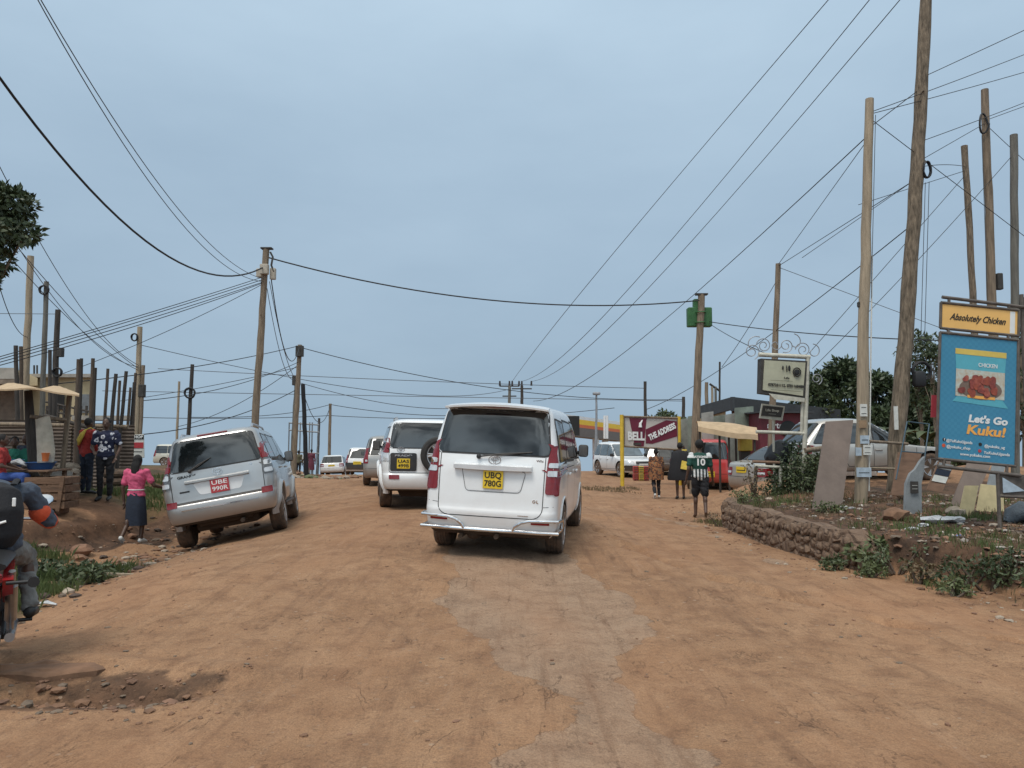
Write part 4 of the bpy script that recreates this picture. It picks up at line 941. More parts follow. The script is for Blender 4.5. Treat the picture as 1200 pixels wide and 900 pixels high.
# woman in pink
r_, j = person('woman in a pink blouse and dark skirt walking away along the ditch', put_xy(163, 14.1), 4, 1.66, {**WALK, 'elR': (.19, .03, .66), 'wrR': (.25, .16, .62), 'elL': (-.15, -.02, .63), 'wrL': (-.135, -.01, .475)},
    'pink_cloth', 'short', 'navy_cloth', 'skirt', hair='long', shoe='shoe_white', extra=dict(hem=.215))
b = B(); b.tube([Vector((.175 * math.cos(a) * .86, .13 * math.sin(a) * .86, 1.66 * .615)) for a in np.linspace(0, 2 * math.pi, 20)], .012, 6, caps=False); b.build('belt', MATS['white_cloth'], r_)
# pair by the stall
r_, j = person('man in a red shirt standing by the stall, yellow bag on his back', put_xy(104, 16.0), 25, 1.62, dict(wrR=(.12, .10, .52), elR=(.14, .0, .65)), 'red_cloth', 'long', 'navy_cloth', 'trousers', hair='short')
b = B(); b.tube([(-.11, -.12, 1.06), (-.04, -.16, 1.16), (.04, -.155, 1.28), (.10, -.12, 1.38)], [(.02, .03), (.05, .075), (.045, .065), (.015, .02)], 12); b.tube([(.09, -.12, 1.37), (.11, -.02, 1.42), (.08, .08, 1.38)], .01, 6)
o = b.build('shoulder_bag', MATS['yellow_cloth']); o.location = r_.location; o.rotation_euler = r_.rotation_euler; tag(o, 'yellow cloth bag slung across the back of the man in red', 'bag')
person('man in a dark blue shirt with white flowers standing beside the man in red', put_xy(126, 15.7), 168, 1.72, dict(elR=(.15, .03, .64), wrR=(.10, .12, .60), elL=(-.16, .0, .64), wrL=(-.13, .06, .52)), 'floral_cloth', 'short', 'black_cloth', 'trousers', hair='short')
# footballer
st = dict(knR=(.055, -.03, .285), anR=(.05, -.15, .09), toR=(.06, -.07, .03), knL=(-.055, .05, .29), anL=(-.06, .03, .045), toL=(-.07, .13, .015), elL=(-.15, -.05, .64), wrL=(-.18, -.02, .49), elR=(.15, .02, .63), wrR=(.17, .08, .49))
m_, nt_, b_ = new_mat('jersey_cloth'); sxz = nt_.nodes.new('ShaderNodeSeparateXYZ'); nt_.links.new(coord(nt_), sxz.inputs[0])
strp = mth(nt_, 'GREATER_THAN', mth(nt_, 'SINE', mth(nt_, 'MULTIPLY', sxz.outputs[0], 84.0)), .0)
low_ = mth(nt_, 'LESS_THAN', sxz.outputs[2], 1.11)
cc = mixc(nt_, low_, (.010, .060, .045), mixc(nt_, strp, (.008, .018, .02), (.62, .63, .62)))
side_ = mth(nt_, 'MULTIPLY', mth(nt_, 'GREATER_THAN', mth(nt_, 'ABSOLUTE', sxz.outputs[0]), .145), mth(nt_, 'GREATER_THAN', sxz.outputs[2], 1.36))
cc = mixc(nt_, side_, cc, (.62, .63, .62)); nt_.links.new(cc, b_.inputs['Base Color']); b_.inputs['Roughness'].default_value = .8
r_, j = person('man in a green football shirt numbered 10 with striped hem and black shorts', put_xy(819, 16.9), 8, 1.74, st, 'jersey_cloth', 'short', 'black_cloth', 'shorts', skin='skin_dark', hair='afro', shoe='none', bulk=1.1)
join_text('shirt_number', [text('10', .21, (0, -.146, 1.262), (1, 0, 0), (0, 0, 1), bold=.006, ext=.004)], MATS['ink_white'], r_)
join_text('shirt_name', [text('BATSOMBE', .065, (0, -.146, 1.385), (1, 0, 0), (0, 0, 1), bold=.003, ext=.004)], MATS['ink_white'], r_)
# two others walking away on the right
r_, j = person('woman in a loose black coat carrying a child, walking away', put_xy(796, 21.8), 5, 1.64, dict(elR=(.14, .07, .65), wrR=(.08, .15, .66), elL=(-.15, .02, .64), wrL=(-.12, .12, .60)), 'black_cloth', 'long', 'black_cloth', 'skirt', hair='short', extra=dict(hem=.36))
b = B(); b.loft([[Vector((rx * math.cos(a) + .0, ry * math.sin(a) - .03, z)) for a in np.linspace(0, 2 * math.pi, 24, endpoint=False)] for z, rx, ry in ((1.42, .11, .09), (1.35, .22, .13), (1.15, .27, .17), (.9, .32, .2), (.62, .38, .23), (.56, .36, .22))]); b.build('cape', MATS['black_cloth'], r_, 60)
bb_, jj = person('small child in a yellow top held in the arms of the woman in black', r_.location + Vector((.16, .22, .78)), 150, .78, dict(knR=(.12, .12, .46), anR=(.10, .02, .30), toR=(.1, .1, .28), knL=(-.12, .12, .46), anL=(-.10, .02, .30), toL=(-.1, .1, .28)), 'yellow_cloth', 'short', 'yellow_cloth', 'shorts', hair='short', vox=.012)
b = B(); b.prism([(.0, -.27, 1.14), (.20, -.25, 1.08), (.17, -.27, .86), (-.05, -.28, .90)], .03, (0, 1, 0)); o = b.build('cloth_bundle', MATS['yellow_cloth']); o.location = r_.location; tag(o, 'yellow cloth carried at the back of the woman in the black coat', 'cloth')
r_, j = person('person in a brown patterned wrap walking left of the woman in black', put_xy(768, 21.9), 2, 1.44, WALK, 'patterned_wrap', 'long', 'black_cloth', 'trousers', hair='bun', shoe='shoe_white', bulk=1.15)
b = B(); b.loft([[Vector((rx * math.cos(a), ry * math.sin(a), z)) for a in np.linspace(0, 2 * math.pi, 20, endpoint=False)] for z, rx, ry in ((1.12, .10, .09), (1.06, .19, .13), (.8, .21, .15), (.55, .22, .16))]); b.build('wrap', MATS['patterned_wrap'], r_, 60)
# by the hoarding, far left verge
person('person in a white shirt standing behind the beer hoarding by the parked cars', put_xy(741, 43), 200, 1.6, None, 'white_cloth', 'long', 'blue_cloth', 'trousers')
person('person in a maroon top walking on the far left verge beside the silver off-roader', put_xy(366, 48), -10, 1.66, WALK, 'maroon_cloth', 'long', 'maroon_cloth', 'skirt', extra=dict(hem=.2))
person('person in a white top standing at the far left verge near the wooden posts', put_xy(359, 49), 30, 1.6, None, 'white_cloth', 'short', 'navy_cloth', 'trousers')
person('dark clothed person at the foot of the far left poles behind the off-roader', put_xy(351, 50), 0, 1.7, None, 'olive_cloth', 'long', 'black_cloth', 'trousers')
# sellers seated at the stall
SIT = dict(head=(0, .02, .70), neck=(0, 0, .63), chest=(0, 0, .53), waist=(0, -.01, .40), pelvis=(0, 0, .31), shR=(.108, 0, .585), shL=(-.108, 0, .585), elR=(.15, .05, .42), wrR=(.08, .18, .38), elL=(-.15, .05, .42), wrL=(-.08, .18, .38),
    hiR=(.055, .02, .29), hiL=(-.055, .02, .29), knR=(.09, .24, .30), knL=(-.09, .24, .30), anR=(.09, .22, .045), anL=(-.09, .22, .045), toR=(.09, .32, .02), toL=(-.09, .32, .02))
SP = {}
for px, d, lab, top, low, fc in ((19, 14.9, 'seller in a green dress sitting behind the stall table', 'green_cloth', 'green_cloth', 150), (34, 15.8, 'seller in a dark blue top sitting beside the seller in green', 'navy_cloth', 'black_cloth', 190), (3, 13.4, 'person in a red top sitting at the near end of the stall', 'red_cloth', 'blue_cloth', 70)):
    p = put_xy(px, d, .02); r_, j = person(lab, p, fc, 1.6, SIT, top, 'short', low, 'trousers', hair='short'); SP[px] = p
    b = B(); b.box((0, 0, .19), (.34, .30, .03), bev=.005)
    for sx in (-1, 1):
        for sy in (-1, 1): b.box((sx * .14, sy * .12, .09), (.035, .035, .18))
    o = b.build('stool', M('rough_wood', (.16, .10, .06), .85, 0, .4, 5, bump=.4, stretch=(1, 1, .2))); o.location = p + Vector((0, 0, .02)); o.rotation_euler = (0, 0, -R(fc)); tag(o, 'low wooden stool under the ' + lab.split(' sitting')[0], 'stool')
# ------------------------------------------------------------------ motorcycle and rider
bx, by = -3.33, 4.80; BH = -33; bz_ = G(bx, by + .3) - .01; bike = thing('motorcycle', 'red motorcycle ridden along the left edge of the road', 'motorcycle', (bx, by, bz_), -R(BH))
M('bike_red', (.30, .012, .015), .3, 0, .1, 4, coat=.7, dirt=.3, dirtz=.6); M('bike_black', (.015, .015, .016), .5, 0, .2, 6); M('steel', (.35, .35, .36), .35, 1, .2, 8)
def mcwheel(y, r_, w_):
    n = 40; b = B(); prof = [(r_ * .82, w_ * .35), (r_ * .88, w_ * .5), (r_ * .97, w_ * .4), (r_, w_ * .12), (r_, -w_ * .12), (r_ * .97, -w_ * .4), (r_ * .88, -w_ * .5), (r_ * .82, -w_ * .35)]
    rings = [[Vector((x, q * math.cos(2 * math.pi * k / n), q * math.sin(2 * math.pi * k / n))) for k in range(n)] for q, x in prof]; rings.append(rings[0])
    b.loft(rings, caps=False); o = b.build('wheel', MATS['dusty_tyre'], bike); o.location = (0, y, r_)
    b = B(); b.loft([[Vector((x, r_ * q * math.cos(2 * math.pi * k / n), r_ * q * math.sin(2 * math.pi * k / n))) for k in range(n)] for x, q in ((w_ * .35, .83), (w_ * .3, .78), (-w_ * .3, .78), (-w_ * .35, .83))], caps=False)
    b.cyl((-.07, 0, 0), (.07, 0, 0), .035)
    for k in range(18):
        a = 2 * math.pi * k / 18; b.cyl(((-1) ** k * .03, .03 * math.cos(a), .03 * math.sin(a)), (0, r_ * .8 * math.cos(a + .25), r_ * .8 * math.sin(a + .25)), .0025, n=4, caps=False)
    b.build('rim', MATS['steel'], o)
mcwheel(.30, .30, .11); mcwheel(1.55, .30, .085)
b = B(); b.tube([(0, .05, .80), (0, .35, .83), (0, .75, .80), (0, .95, .84)], [(.09, .03), (.135, .05), (.13, .05), (.08, .04)], 14); b.build('seat', MATS['bike_black'], bike)
b = B(); b.tube([(0, .92, .82), (0, 1.05, .90), (0, 1.25, .92), (0, 1.38, .84)], [(.08, .08), (.14, .12), (.15, .12), (.08, .09)], 16); b.build('fuel_tank', MATS['bike_red'], bike)
for sx in (-1, 1):
    b = B(); b.loft([[Vector((sx * x, y, z)) for y, z in ((.02, .72), (.35, .78), (.80, .76), (.78, .52), (.45, .50), (.15, .60))] for x in (.07, .13)]); b.build('side_cover', MATS['bike_red'], bike)
    b = B(); b.cyl((sx * .12, .30, .30), (sx * .12, .12, .76), .022); b.cyl((sx * .12, .26, .42), (sx * .12, .16, .66), .036); b.build('shock_absorber', MATS['steel'], bike)
    b = B(); b.cyl((sx * .09, .02, .70), (sx * .26, .0, .70), .012); b.tube([(sx * .24, -.03, .70), (sx * .24, .05, .70)], [.035, .03], 10); b.build('indicator_lamp', MATS['bike_black'], bike)
    b = B(); b.cyl((sx * .10, 1.55, .30), (sx * .10, 1.32, 1.0), .022); b.build('fork', MATS['steel'], bike)
    b = B(); b.tube([(0, 1.30, .95), (sx * .15, 1.30, .99), (sx * .28, 1.20, .99), (sx * .38, 1.12, .96)], .012, 8); b.mi = 1; b.cyl((sx * .27, 1.205, .99), (sx * .39, 1.11, .96), .02); b.build('handlebar', [MATS['steel'], MATS['bike_black']], bike)
    b = B(); b.tube([(sx * .24, 1.22, .99), (sx * .27, 1.20, 1.06), (sx * .28, 1.17, 1.10)], .009, 6); mo = b.build('mirror_stalk', MATS['bike_black'], bike)
    b = B(); b.ell((0, .006, 0), (.095, .018, .055), seg=20); mh = b.data('wing_mirror'); b = B(); b.mesh(mh); b.mi = 1; b.ell((0, -.010, 0), (.088, .006, .049), seg=20)
    o = b.build('wing_mirror', [MATS['bike_black'], MATS['chrome']], bike); o.location = (sx * .28, 1.16, 1.13); o.rotation_euler = (R(-24), R(-14) * sx, R(22))
b = B(); b.cyl((.12, .12, .33), (.14, .75, .30), .030, .025); b.tube([(.14, .75, .30), (.10, 1.0, .30), (.05, 1.15, .45)], .02, 8); b.build('exhaust', MATS['steel'], bike)
b = B(); b.box((0, .95, .42), (.24, .36, .32), bev=.05, seg=2); b.tube([(0, 1.32, .92), (0, 1.2, .75), (0, 1.1, .3), (0, .6, .3)], .025, 8); b.tube([(0, 1.28, .9), (0, .9, .72), (0, .3, .72), (0, .05, .74)], .02, 8)
for sx in (-1, 1): b.cyl((sx * .08, .30, .30), (sx * .08, .8, .38), .018); b.cyl((sx * .1, .78, .30), (sx * .25, .78, .30), .014)
b.build('engine_frame', MATS['bike_black'], bike)
b = B(); b.box((0, -.02, .74), (.14, .05, .07), bev=.015); b.build('tail_light', MATS['lamp_red'], bike)
b = B(); rr = .34; b.loft([[Vector((x, .30 + q * math.cos(a), .30 + q * math.sin(a))) for x, q in ((-.06, rr), (0, rr + .02), (.06, rr), (.06, rr - .012), (0, rr + .008), (-.06, rr - .012))] for a in np.linspace(.7, 2.9, 14)]); b.build('mudguard', MATS['bike_red'], bike)
b = B(); b.box((0, 1.42, .88), (.2, .12, .18), bev=.05, seg=3); b.build('headlamp', MATS['bike_black'], bike)
RH = 1.72; q_ = lambda x, y, z: (x / RH, y / RH, z / RH)
pose = dict(pelvis=q_(0, .60, .86), waist=q_(0, .60, .99), chest=q_(-.01, .65, 1.16), neck=q_(-.04, .74, 1.32), head=q_(-.13, .81, 1.44), shR=q_(.18, .70, 1.25), shL=q_(-.21, .70, 1.25),
    elR=q_(.33, .84, 1.01), wrR=q_(.34, 1.07, .99), elL=q_(-.36, .84, 1.01), wrL=q_(-.34, 1.07, .99), hiR=q_(.10, .64, .84), hiL=q_(-.10, .64, .84), knR=q_(.20, 1.0, .72), knL=q_(-.22, 1.0, .72),
    anR=q_(.23, .80, .36), anL=q_(-.23, .80, .36), toR=q_(.27, .96, .32), toL=q_(-.27, .96, .32))
rd, j = person('motorcycle rider in a blue-grey and orange jacket with grey jeans and a backpack', (bx, by, bz_), BH, RH, pose, 'blue_grey_cloth', 'long', 'denim_grey', 'trousers', hair='short', vox=.010)
for s_ in 'RL':   # orange lower sleeves
    b = B(); capsule(b, j['el' + s_].lerp(j['sh' + s_], .42) + Vector((0, 0, -.03)), j['wr' + s_] + Vector((0, 0, -.01)), .074, .062); mkobj('cuff', remesh(b, .010, 3, 'cuff'), MATS['orange_cloth'], rd)
b = B()
b.tube([(0, .50, .88), (0, .48, .96), (0, .48, 1.12), (0, .53, 1.24), (-.01, .58, 1.29)], [(.12, .08), (.165, .12), (.175, .13), (.15, .11), (.08, .05)], 18)
me = remesh(b, .012, 4, 'backpack'); bp_ = mkobj('backpack', me, MATS['black_cloth']); bp_.location = rd.location; bp_.rotation_euler = rd.rotation_euler; tag(bp_, "black backpack on the motorcycle rider's back", 'backpack')
b = B(); b.box((.11, .385, 1.19), (.022, .012, .06), bev=.004); b.build('buckle', MATS['ink_white'], bp_); b = B(); b.tube([(.02, .352, 1.05), (.07, .352, 1.065)], .009, 6); b.build('logo_tab', MATS['ink_white'], bp_)
for sx in (-1, 1):
    b = B(); b.tube([(sx * .10, .58, 1.30), (sx * .12, .71, 1.33), (sx * .13, .79, 1.22), (sx * .15, .73, 1.02), (sx * .13, .60, .95)], [(.022, .008)] * 5, 8); b.build('strap', MATS['black_cloth'], bp_)
# ------------------------------------------------------------------ poles
M('pole_wood', (.22, .165, .115), .85, 0, .45, 4, bump=.6, bscale=9, stretch=(5, 5, .5)); M('pole_pale', (.34, .27, .19), .85, 0, .3, 4, bump=.5, bscale=9, stretch=(5, 5, .5))
M('pole_grey', (.15, .14, .12), .85, 0, .35, 4, bump=.5, bscale=9, stretch=(5, 5, .5)); M('pole_dark', (.055, .045, .038), .85, 0, .4, 4, bump=.5, stretch=(5, 5, .6)); M('pole_black', (.015, .015, .018), .8, 0, .3, 4)
M('post_brown', (.10, .072, .052), .85, 0, .4, 4, bump=.5, stretch=(5, 5, .6)); M('bark_wood', (.20, .155, .11), .95, 0, .6, 7, bump=1.0, bscale=14, stretch=(4, 4, .7)); M('steel_grey', (.22, .23, .24), .5, .6, .2, 6); M('pole_metal', (.30, .31, .33), .5, .3, .15, 4)
M('cable_black', (.012, .012, .014), .6, 0, .1, 4); M('cable_grey', (.05, .055, .065), .6, 0, .1, 4); M('bracket', (.06, .055, .05), .7, .3, .3, 8)
M('meter_box', (.42, .37, .30), .6, 0, .2, 8); M('box_green', (.035, .13, .040), .6, 0, .25, 6, bump=.1); M('insulator', (.03, .018, .014), .3, 0, .1, 6)
TOP = {}
def pole(key, label, pt, pb, d, r1, r2, mt, name='utility_pole', cat='pole', group=None, bend=0, db=None, over=0, knots=0, n=10, sink=.25):
    """pt/pb: where the top and foot show in the photo; d: metres away; radii bottom/top"""
    d2 = db or d; foot = Vector(((pb[0] - CX) / F * d2, d2, 0)); foot.z = G(foot.x, foot.y)
    top = P(pt[0], pt[1], d)
    dirv = (top - foot)
    if over: top = top + dirv.normalized() * over
    root = thing(name, label, cat, foot, 0, group)
    L = (top - foot).length; b = B(); K = max(6, int(L / .45)); path = []; rad = []
    rg = random.Random(sum(ord(q) * (i_ + 3) for i_, q in enumerate(key)) % 999 + 3)
    for i in range(K + 1):
        t = i / K; p = (top - foot) * t + Vector((0, 0, -sink * (1 - t) ** 8)) + Vector((bend * math.sin(t * math.pi * 1.0) + rg.uniform(-1, 1) * r1 * .12, rg.uniform(-1, 1) * r1 * .1, 0)) * (1 if 0 < i < K else 0)
        path.append(p); rad.append((r1 * (1 - t) + r2 * t) * rg.uniform(.96, 1.05))
    b.tube(path, rad, n)
    b.build('shaft', MATS[mt], root, 50)
    for q in range(knots):
        t = rg.uniform(.1, .95); p = (top - foot) * t; a = rg.uniform(0, 6.28); bb = B(); rr = (r1 * (1 - t) + r2 * t)
        bb.tube([p + Vector((math.cos(a), math.sin(a), 0)) * rr * .6, p + Vector((math.cos(a) * 1.35, math.sin(a) * 1.35, .25)) * rr], [rr * .28, rr * .12], 7); bb.build('branch_stub', MATS[mt], root)
    TOP[key] = (foot, top, root); return root
def onpole(key, py):
    foot, top, root = TOP[key]
    a, b_ = 0.0, 1.0
    for _ in range(30):
        m = (a + b_) / 2
        if proj(foot.lerp(top, m))[1] > py: a = m
        else: b_ = m
    return foot.lerp(top, (a + b_) / 2)
def local(p, key): return Vector(p) - TOP[key][0]
BGW = 'a pole of the left row'
pole('L1', 'tall pale wooden pole, highest of the left row', (36, 300), (29, 560), 22, .10, .09, 'pole_pale')
pole('L2', 'dark green-grey pole with a coil of cable near its top', (54.5, 330), (50, 560), 22, .075, .065, 'pole_grey')
pole('L3', 'dark pole with a small box, right of the green-grey pole with a coil', (68, 363), (63, 560), 21, .085, .07, 'pole_dark')
pole('L4', 'pale wooden pole with a meter box rising at the end of the timber fence', (164, 383), (161, 560), 25, .095, .08, 'pole_pale')
pole('L4b', 'short stub post strapped beside the pale pole with the meter box', (168, 428), (165, 560), 25, .06, .055, 'pole_wood', name='stub_post')
pole('L5', 'thin pale pole standing farther off, left of a dark thin pole', (210, 447), (208, 560), 40, .07, .06, 'pole_pale')
pole('L6', 'thin dark pole with a coil, above the left side of the silver off-roader', (225.5, 427), (220, 560), 30, .085, .07, 'pole_dark')
pole('MAIN', 'tall leaning grey utility pole behind the silver off-roader', (312, 292), (296, 560), 22, .12, .095, 'pole_wood', knots=2)
pole('L8', 'straight wooden utility pole right of the tall leaning pole', (351.5, 404), (345, 560), 34, .13, .10, 'pole_wood', knots=1)
pole('L8b', 'short pole stump beside the straight utility pole on the left verge', (347.5, 441), (343, 560), 35, .10, .09, 'pole_grey', name='stub_post')
pole('L8c', 'short black pole leaning right of the straight utility pole', (355, 450), (361, 545), 35, .11, .10, 'pole_black')
pole('L9', 'slim far pole above the far cars', (387, 473), (386.5, 560), 58, .13, .11, 'pole_wood')
pole('L9b', 'short far post with a wire loop, left of the slim far pole', (374, 490), (373, 560), 55, .11, .09, 'pole_dark', name='utility_pole')
pole('LAMP', 'thin grey street lamp rising by the filling station canopy', (699, 462), (697.5, 560), 55, .13, .07, 'pole_metal', name='street_lamp', cat='street lamp')
b = B(); b.box(local(TOP['LAMP'][1] + Vector((0, 0, .05)), 'LAMP'), (.55, .5, .22), bev=.08, seg=2); b.build('lamp_head', MATS['pole_metal'], TOP['LAMP'][2])
pole('R1', 'thin dark post behind the beer hoarding', (756, 447), (756, 560), 44, .10, .09, 'pole_dark')
pole('R2', 'short dark post left of the pole with the green boxes', (801, 465), (800, 560), 42, .11, .09, 'pole_dark')
pole('GREEN', 'concrete-grey pole carrying two green boxes at its top', (822, 345), (811, 572), 25, .15, .115, 'pole_wood')
pole('R3', 'weathered post rising behind the dark roof, nearest the green box pole', (828, 448), (827, 550), 34, .09, .08, 'pole_wood')
pole('R4', 'paler post behind the dark roof, left one of a close pair', (834.5, 453), (834, 550), 34, .06, .055, 'pole_pale')
pole('R5', 'greyer post behind the dark roof, right one of a close pair', (838.5, 453), (838, 550), 34, .06, .055, 'pole_grey')
pole('R6', 'thin dark mast standing tallest behind the dark roof', (843.5, 424), (841, 550), 34, .05, .045, 'pole_dark')
b = B(); a_ = onpole('R6', 458); b.cyl(local(a_, 'R6'), local(a_ + Vector((-.45, 0, .32)), 'R6'), .05); b.build('arm', MATS['pole_dark'], TOP['R6'][2])
pole('SIGNP', 'slim weathered pole rising behind the beige light box sign', (912, 309), (899, 575), 20.5, .10, .075, 'pole_wood', knots=1)
pole('NOTICE', 'smooth tan pole with paper notices nailed round its foot', (1019, 116), (1004, 583), 12.8, .105, .07, 'pole_pale', n=14)
pole('BIG', 'thick rough-barked leaning pole, the largest on the right bank', (1084, 0), (1043, 574), 13.5, .145, .098, 'bark_wood', over=.9, knots=3, n=14, bend=.05)
pole('T1', 'crooked pole, shortest of the three behind the blue poster', (1130, 171), (1142, 560), 16, .07, .065, 'bark_wood', bend=.06, n=12)
pole('T2', 'tallest pole behind the blue poster, a loop of cable on it', (1154, 105), (1166, 560), 16, .10, .075, 'pole_wood', n=12)
pole('T3', 'greenish pole nearest the right edge behind the blue poster', (1188, 158), (1186, 560), 16, .085, .075, 'pole_grey', n=12)
# twin far line poles with cross arms
for key, px, lab in (('F1', 597, 'left far power pole with a double cross arm and insulators'), ('F2', 611.5, 'right far power pole with a single cross arm and three insulators')):
    r_ = pole(key, lab, (px, 452), (px, 548), 85, .20, .16, 'pole_dark' if key == 'F2' else 'pole_grey'); t = local(TOP[key][1], key)
    for q, (dz, hw_) in enumerate(((-.05, 1.15), (-1.2, .8)) if key == 'F1' else ((-.35, 1.15),)):
        b = B(); b.box(t + Vector((0, 0, dz)), (hw_ * 2, .14, .14)); b.build('cross_arm', MATS['pole_dark'], r_)
    for dx in (-1.1, 0, 1.1):
        b = B(); b.cyl(t + Vector((dx, 0, 0)), t + Vector((dx, 0, .55)), .13, .09, 8); b.build('insulator', MATS['insulator'], r_)
def box_on(key, py, dx, size, mt, name='meter_box', dy=-.16):
    p = local(onpole(key, py), key); b = B(); b.box(p + Vector((dx, dy, 0)), size, bev=.015); return b.build(name, MATS[mt], TOP[key][2])
box_on('MAIN', 317, .04, (.24, .16, .30), 'meter_box'); box_on('MAIN', 320, -.16, (.16, .14, .26), 'meter_box', dy=0); box_on('MAIN', 321, .25, (.16, .14, .34), 'meter_box', dy=0)
b = B(); t = local(TOP['MAIN'][1], 'MAIN'); b.box(t + Vector((.02, 0, .02)), (.34, .20, .05), bev=.01); b.build('cap', MATS['bracket'], TOP['MAIN'][2])
b = B(); b.tube([t + Vector((.14, -.05, -.1)), t + Vector((.22, -.05, -.25)), t + Vector((.18, -.05, -.5)), t + Vector((.26, -.05, -.7))], .03, 6); b.build('bracket', MATS['bracket'], TOP['MAIN'][2])
box_on('L8', 412, .05, (.34, .2, .5), 'bracket', 'junction_box'); box_on('L8b', 446, 0, (.34, .25, .45), 'bracket', 'junction_box', dy=0)
box_on('L4', 458, .14, (.20, .16, .42), 'bracket', 'meter_box', dy=0); box_on('L3', 413, .12, (.16, .14, .26), 'bracket', 'meter_box', dy=0)
box_on('T2', 330, .17, (.12, .12, .36), 'bracket', 'junction_box', dy=0); box_on('T3', 360, .14, (.12, .12, .42), 'bracket', 'junction_box', dy=0); box_on('NOTICE', 357, -.10, (.05, .06, .10), 'bracket', 'clamp', dy=0)
for dx, pys in ((-.20, 372), (.20, 372)):
    p = local(onpole('GREEN', 371), 'GREEN'); b = B(); b.box(p + Vector((dx * 1.15, .18, 0)), (.36, .30, .66), bev=.03); b.build('box', MATS['box_green'], TOP['GREEN'][2])
p = local(onpole('GREEN', 356), 'GREEN'); b = B(); b.box(p + Vector((-.12, .16, 0)), (.22, .24, .36), bev=.02); b.build('box', MATS['box_green'], TOP['GREEN'][2])
for py in (366, 378): p = local(onpole('GREEN', py), 'GREEN'); b = B(); b.tube([p + Vector((.16 * math.cos(a), .16 * math.sin(a), 0)) for a in np.linspace(0, 6.28, 13)], .02, 6, caps=False); b.build('strap', MATS['box_green'], TOP['GREEN'][2])
b = B(); t = local(TOP['GREEN'][1], 'GREEN'); b.box(t, (.40, .22, .05)); b.build('cap', MATS['bracket'], TOP['GREEN'][2])
# paper notices on the tan pole
M('paper', (.62, .62, .58), .8, 0, .15, 14); M('paper_blue', (.40, .48, .55), .8, 0, .2, 14); M('paper_brown', (.30, .20, .12), .8, 0, .2, 14)
for py, dx, w_, h_, mt, tt in ((481, -.03, .12, .21, 'paper', ['TO', 'LET']), (497, -.04, .13, .13, 'paper_brown', []), (515, 0, .15, .14, 'paper_blue', ['PLOTS']), (527, .05, .14, .17, 'paper', ['FOR', 'SALE']), (529, -.10, .10, .14, 'paper_blue', []), (553, 0, .25, .16, 'paper_blue', ['ROOMS'])):
    p = local(onpole('NOTICE', py), 'NOTICE') + Vector((dx, -.125, 0)); b = B(); b.box(p, (w_, .012, h_), rot=None); o = b.build('paper_notice', MATS[mt], TOP['NOTICE'][2])
    for k, s_ in enumerate(tt): join_text('lettering', [text(s_, h_ / len(tt) * .6, p + Vector((0, -.008, h_ * (.5 - (k + .5) / len(tt)))), (1, 0, 0), (0, 0, 1), bold=.002, width=w_ * .7)], MATS['ink_black'], o)
b = B(); p = local(onpole('NOTICE', 500), 'NOTICE'); b.cyl(local(onpole('NOTICE', 575), 'NOTICE') + Vector((.13, -.05, 0)), local(onpole('NOTICE', 300), 'NOTICE') + Vector((.10, -.03, 0)), .012); b.build('conduit', MATS['paper'], TOP['NOTICE'][2])
b = B(); p = local(onpole('BIG', 490), 'BIG'); b.box(p + Vector((-.12, -.17, 0)), (.07, .02, .42)); b.build('paper_notice', MATS['paper'], TOP['BIG'][2])
# rail tied between the two near poles
p1, p2 = onpole('NOTICE', 517) + Vector((.08, -.12, 0)), onpole('BIG', 520) + Vector((.1, -.2, 0)); b = B(); b.cyl(p1, p2, .025); o = b.build('wooden_rail', MATS['pole_wood']); tag(o, 'horizontal stick tied between the tan pole and the rough-barked pole', 'rail')
p1, p2 = P(1012, 548, 13.2), onpole('BIG', 549) + Vector((.02, -.2, 0)); b = B(); b.cyl(p1, p2, .018); o = b.build('wooden_rail', MATS['pole_pale']); tag(o, 'pale lower stick joining the tan pole and the rough-barked pole', 'rail')
def coil(key, py, dx, rx, rz, label, mt='cable_black', loops=4, th=.014, dy=-.12):
    p = onpole(key, py) + Vector((dx, dy, 0)); b = B(); rg = random.Random(int(py))
    pts = []
    for k in range(loops * 18 + 1):
        a = 2 * math.pi * k / 18; f = 1 + .10 * math.sin(k * .37) ; pts.append(Vector((rx * f * math.cos(a), .03 * math.sin(k * .6), rz * f * math.sin(a))))
    b.tube(pts, th, 6); o = b.build('cable_coil', MATS[mt], loc=p); tag(o, label, 'cable coil'); return o
coil('BIG', 202, .17, .07, .15, 'black cable coil hanging high on the rough-barked pole', th=.013)
coil('BIG', 436, .30, .16, .16, 'large tangle of black cable looped low on the rough-barked pole', loops=6, th=.018)
b = B(); p = onpole('BIG', 445) + Vector((.26, -.15, 0)); b.box((0, 0, 0), (.22, .16, .30), bev=.06, seg=2); o = b.build('junction_box', MATS['cable_black'], loc=p); tag(o, 'black box below the tangled cable on the rough-barked pole', 'box')
coil('T2', 148, -.13, .10, .22, 'loop of black cable sticking out left from the tallest rear pole', loops=1, th=.02)
coil('L2', 341, 0, .13, .13, 'ring of cable at the top of the green-grey pole', th=.02); coil('L3', 437, .12, .12, .12, 'ring of cable hanging low on the dark pole with a box', th=.02); coil('L4', 396, -.12, .1, .12, 'ring of cable at the top of the pale pole by the timber fence', th=.02)
coil('L6', 461, 0, .2, .2, 'ring of cable halfway up the thin dark pole on the left', loops=5, th=.03)
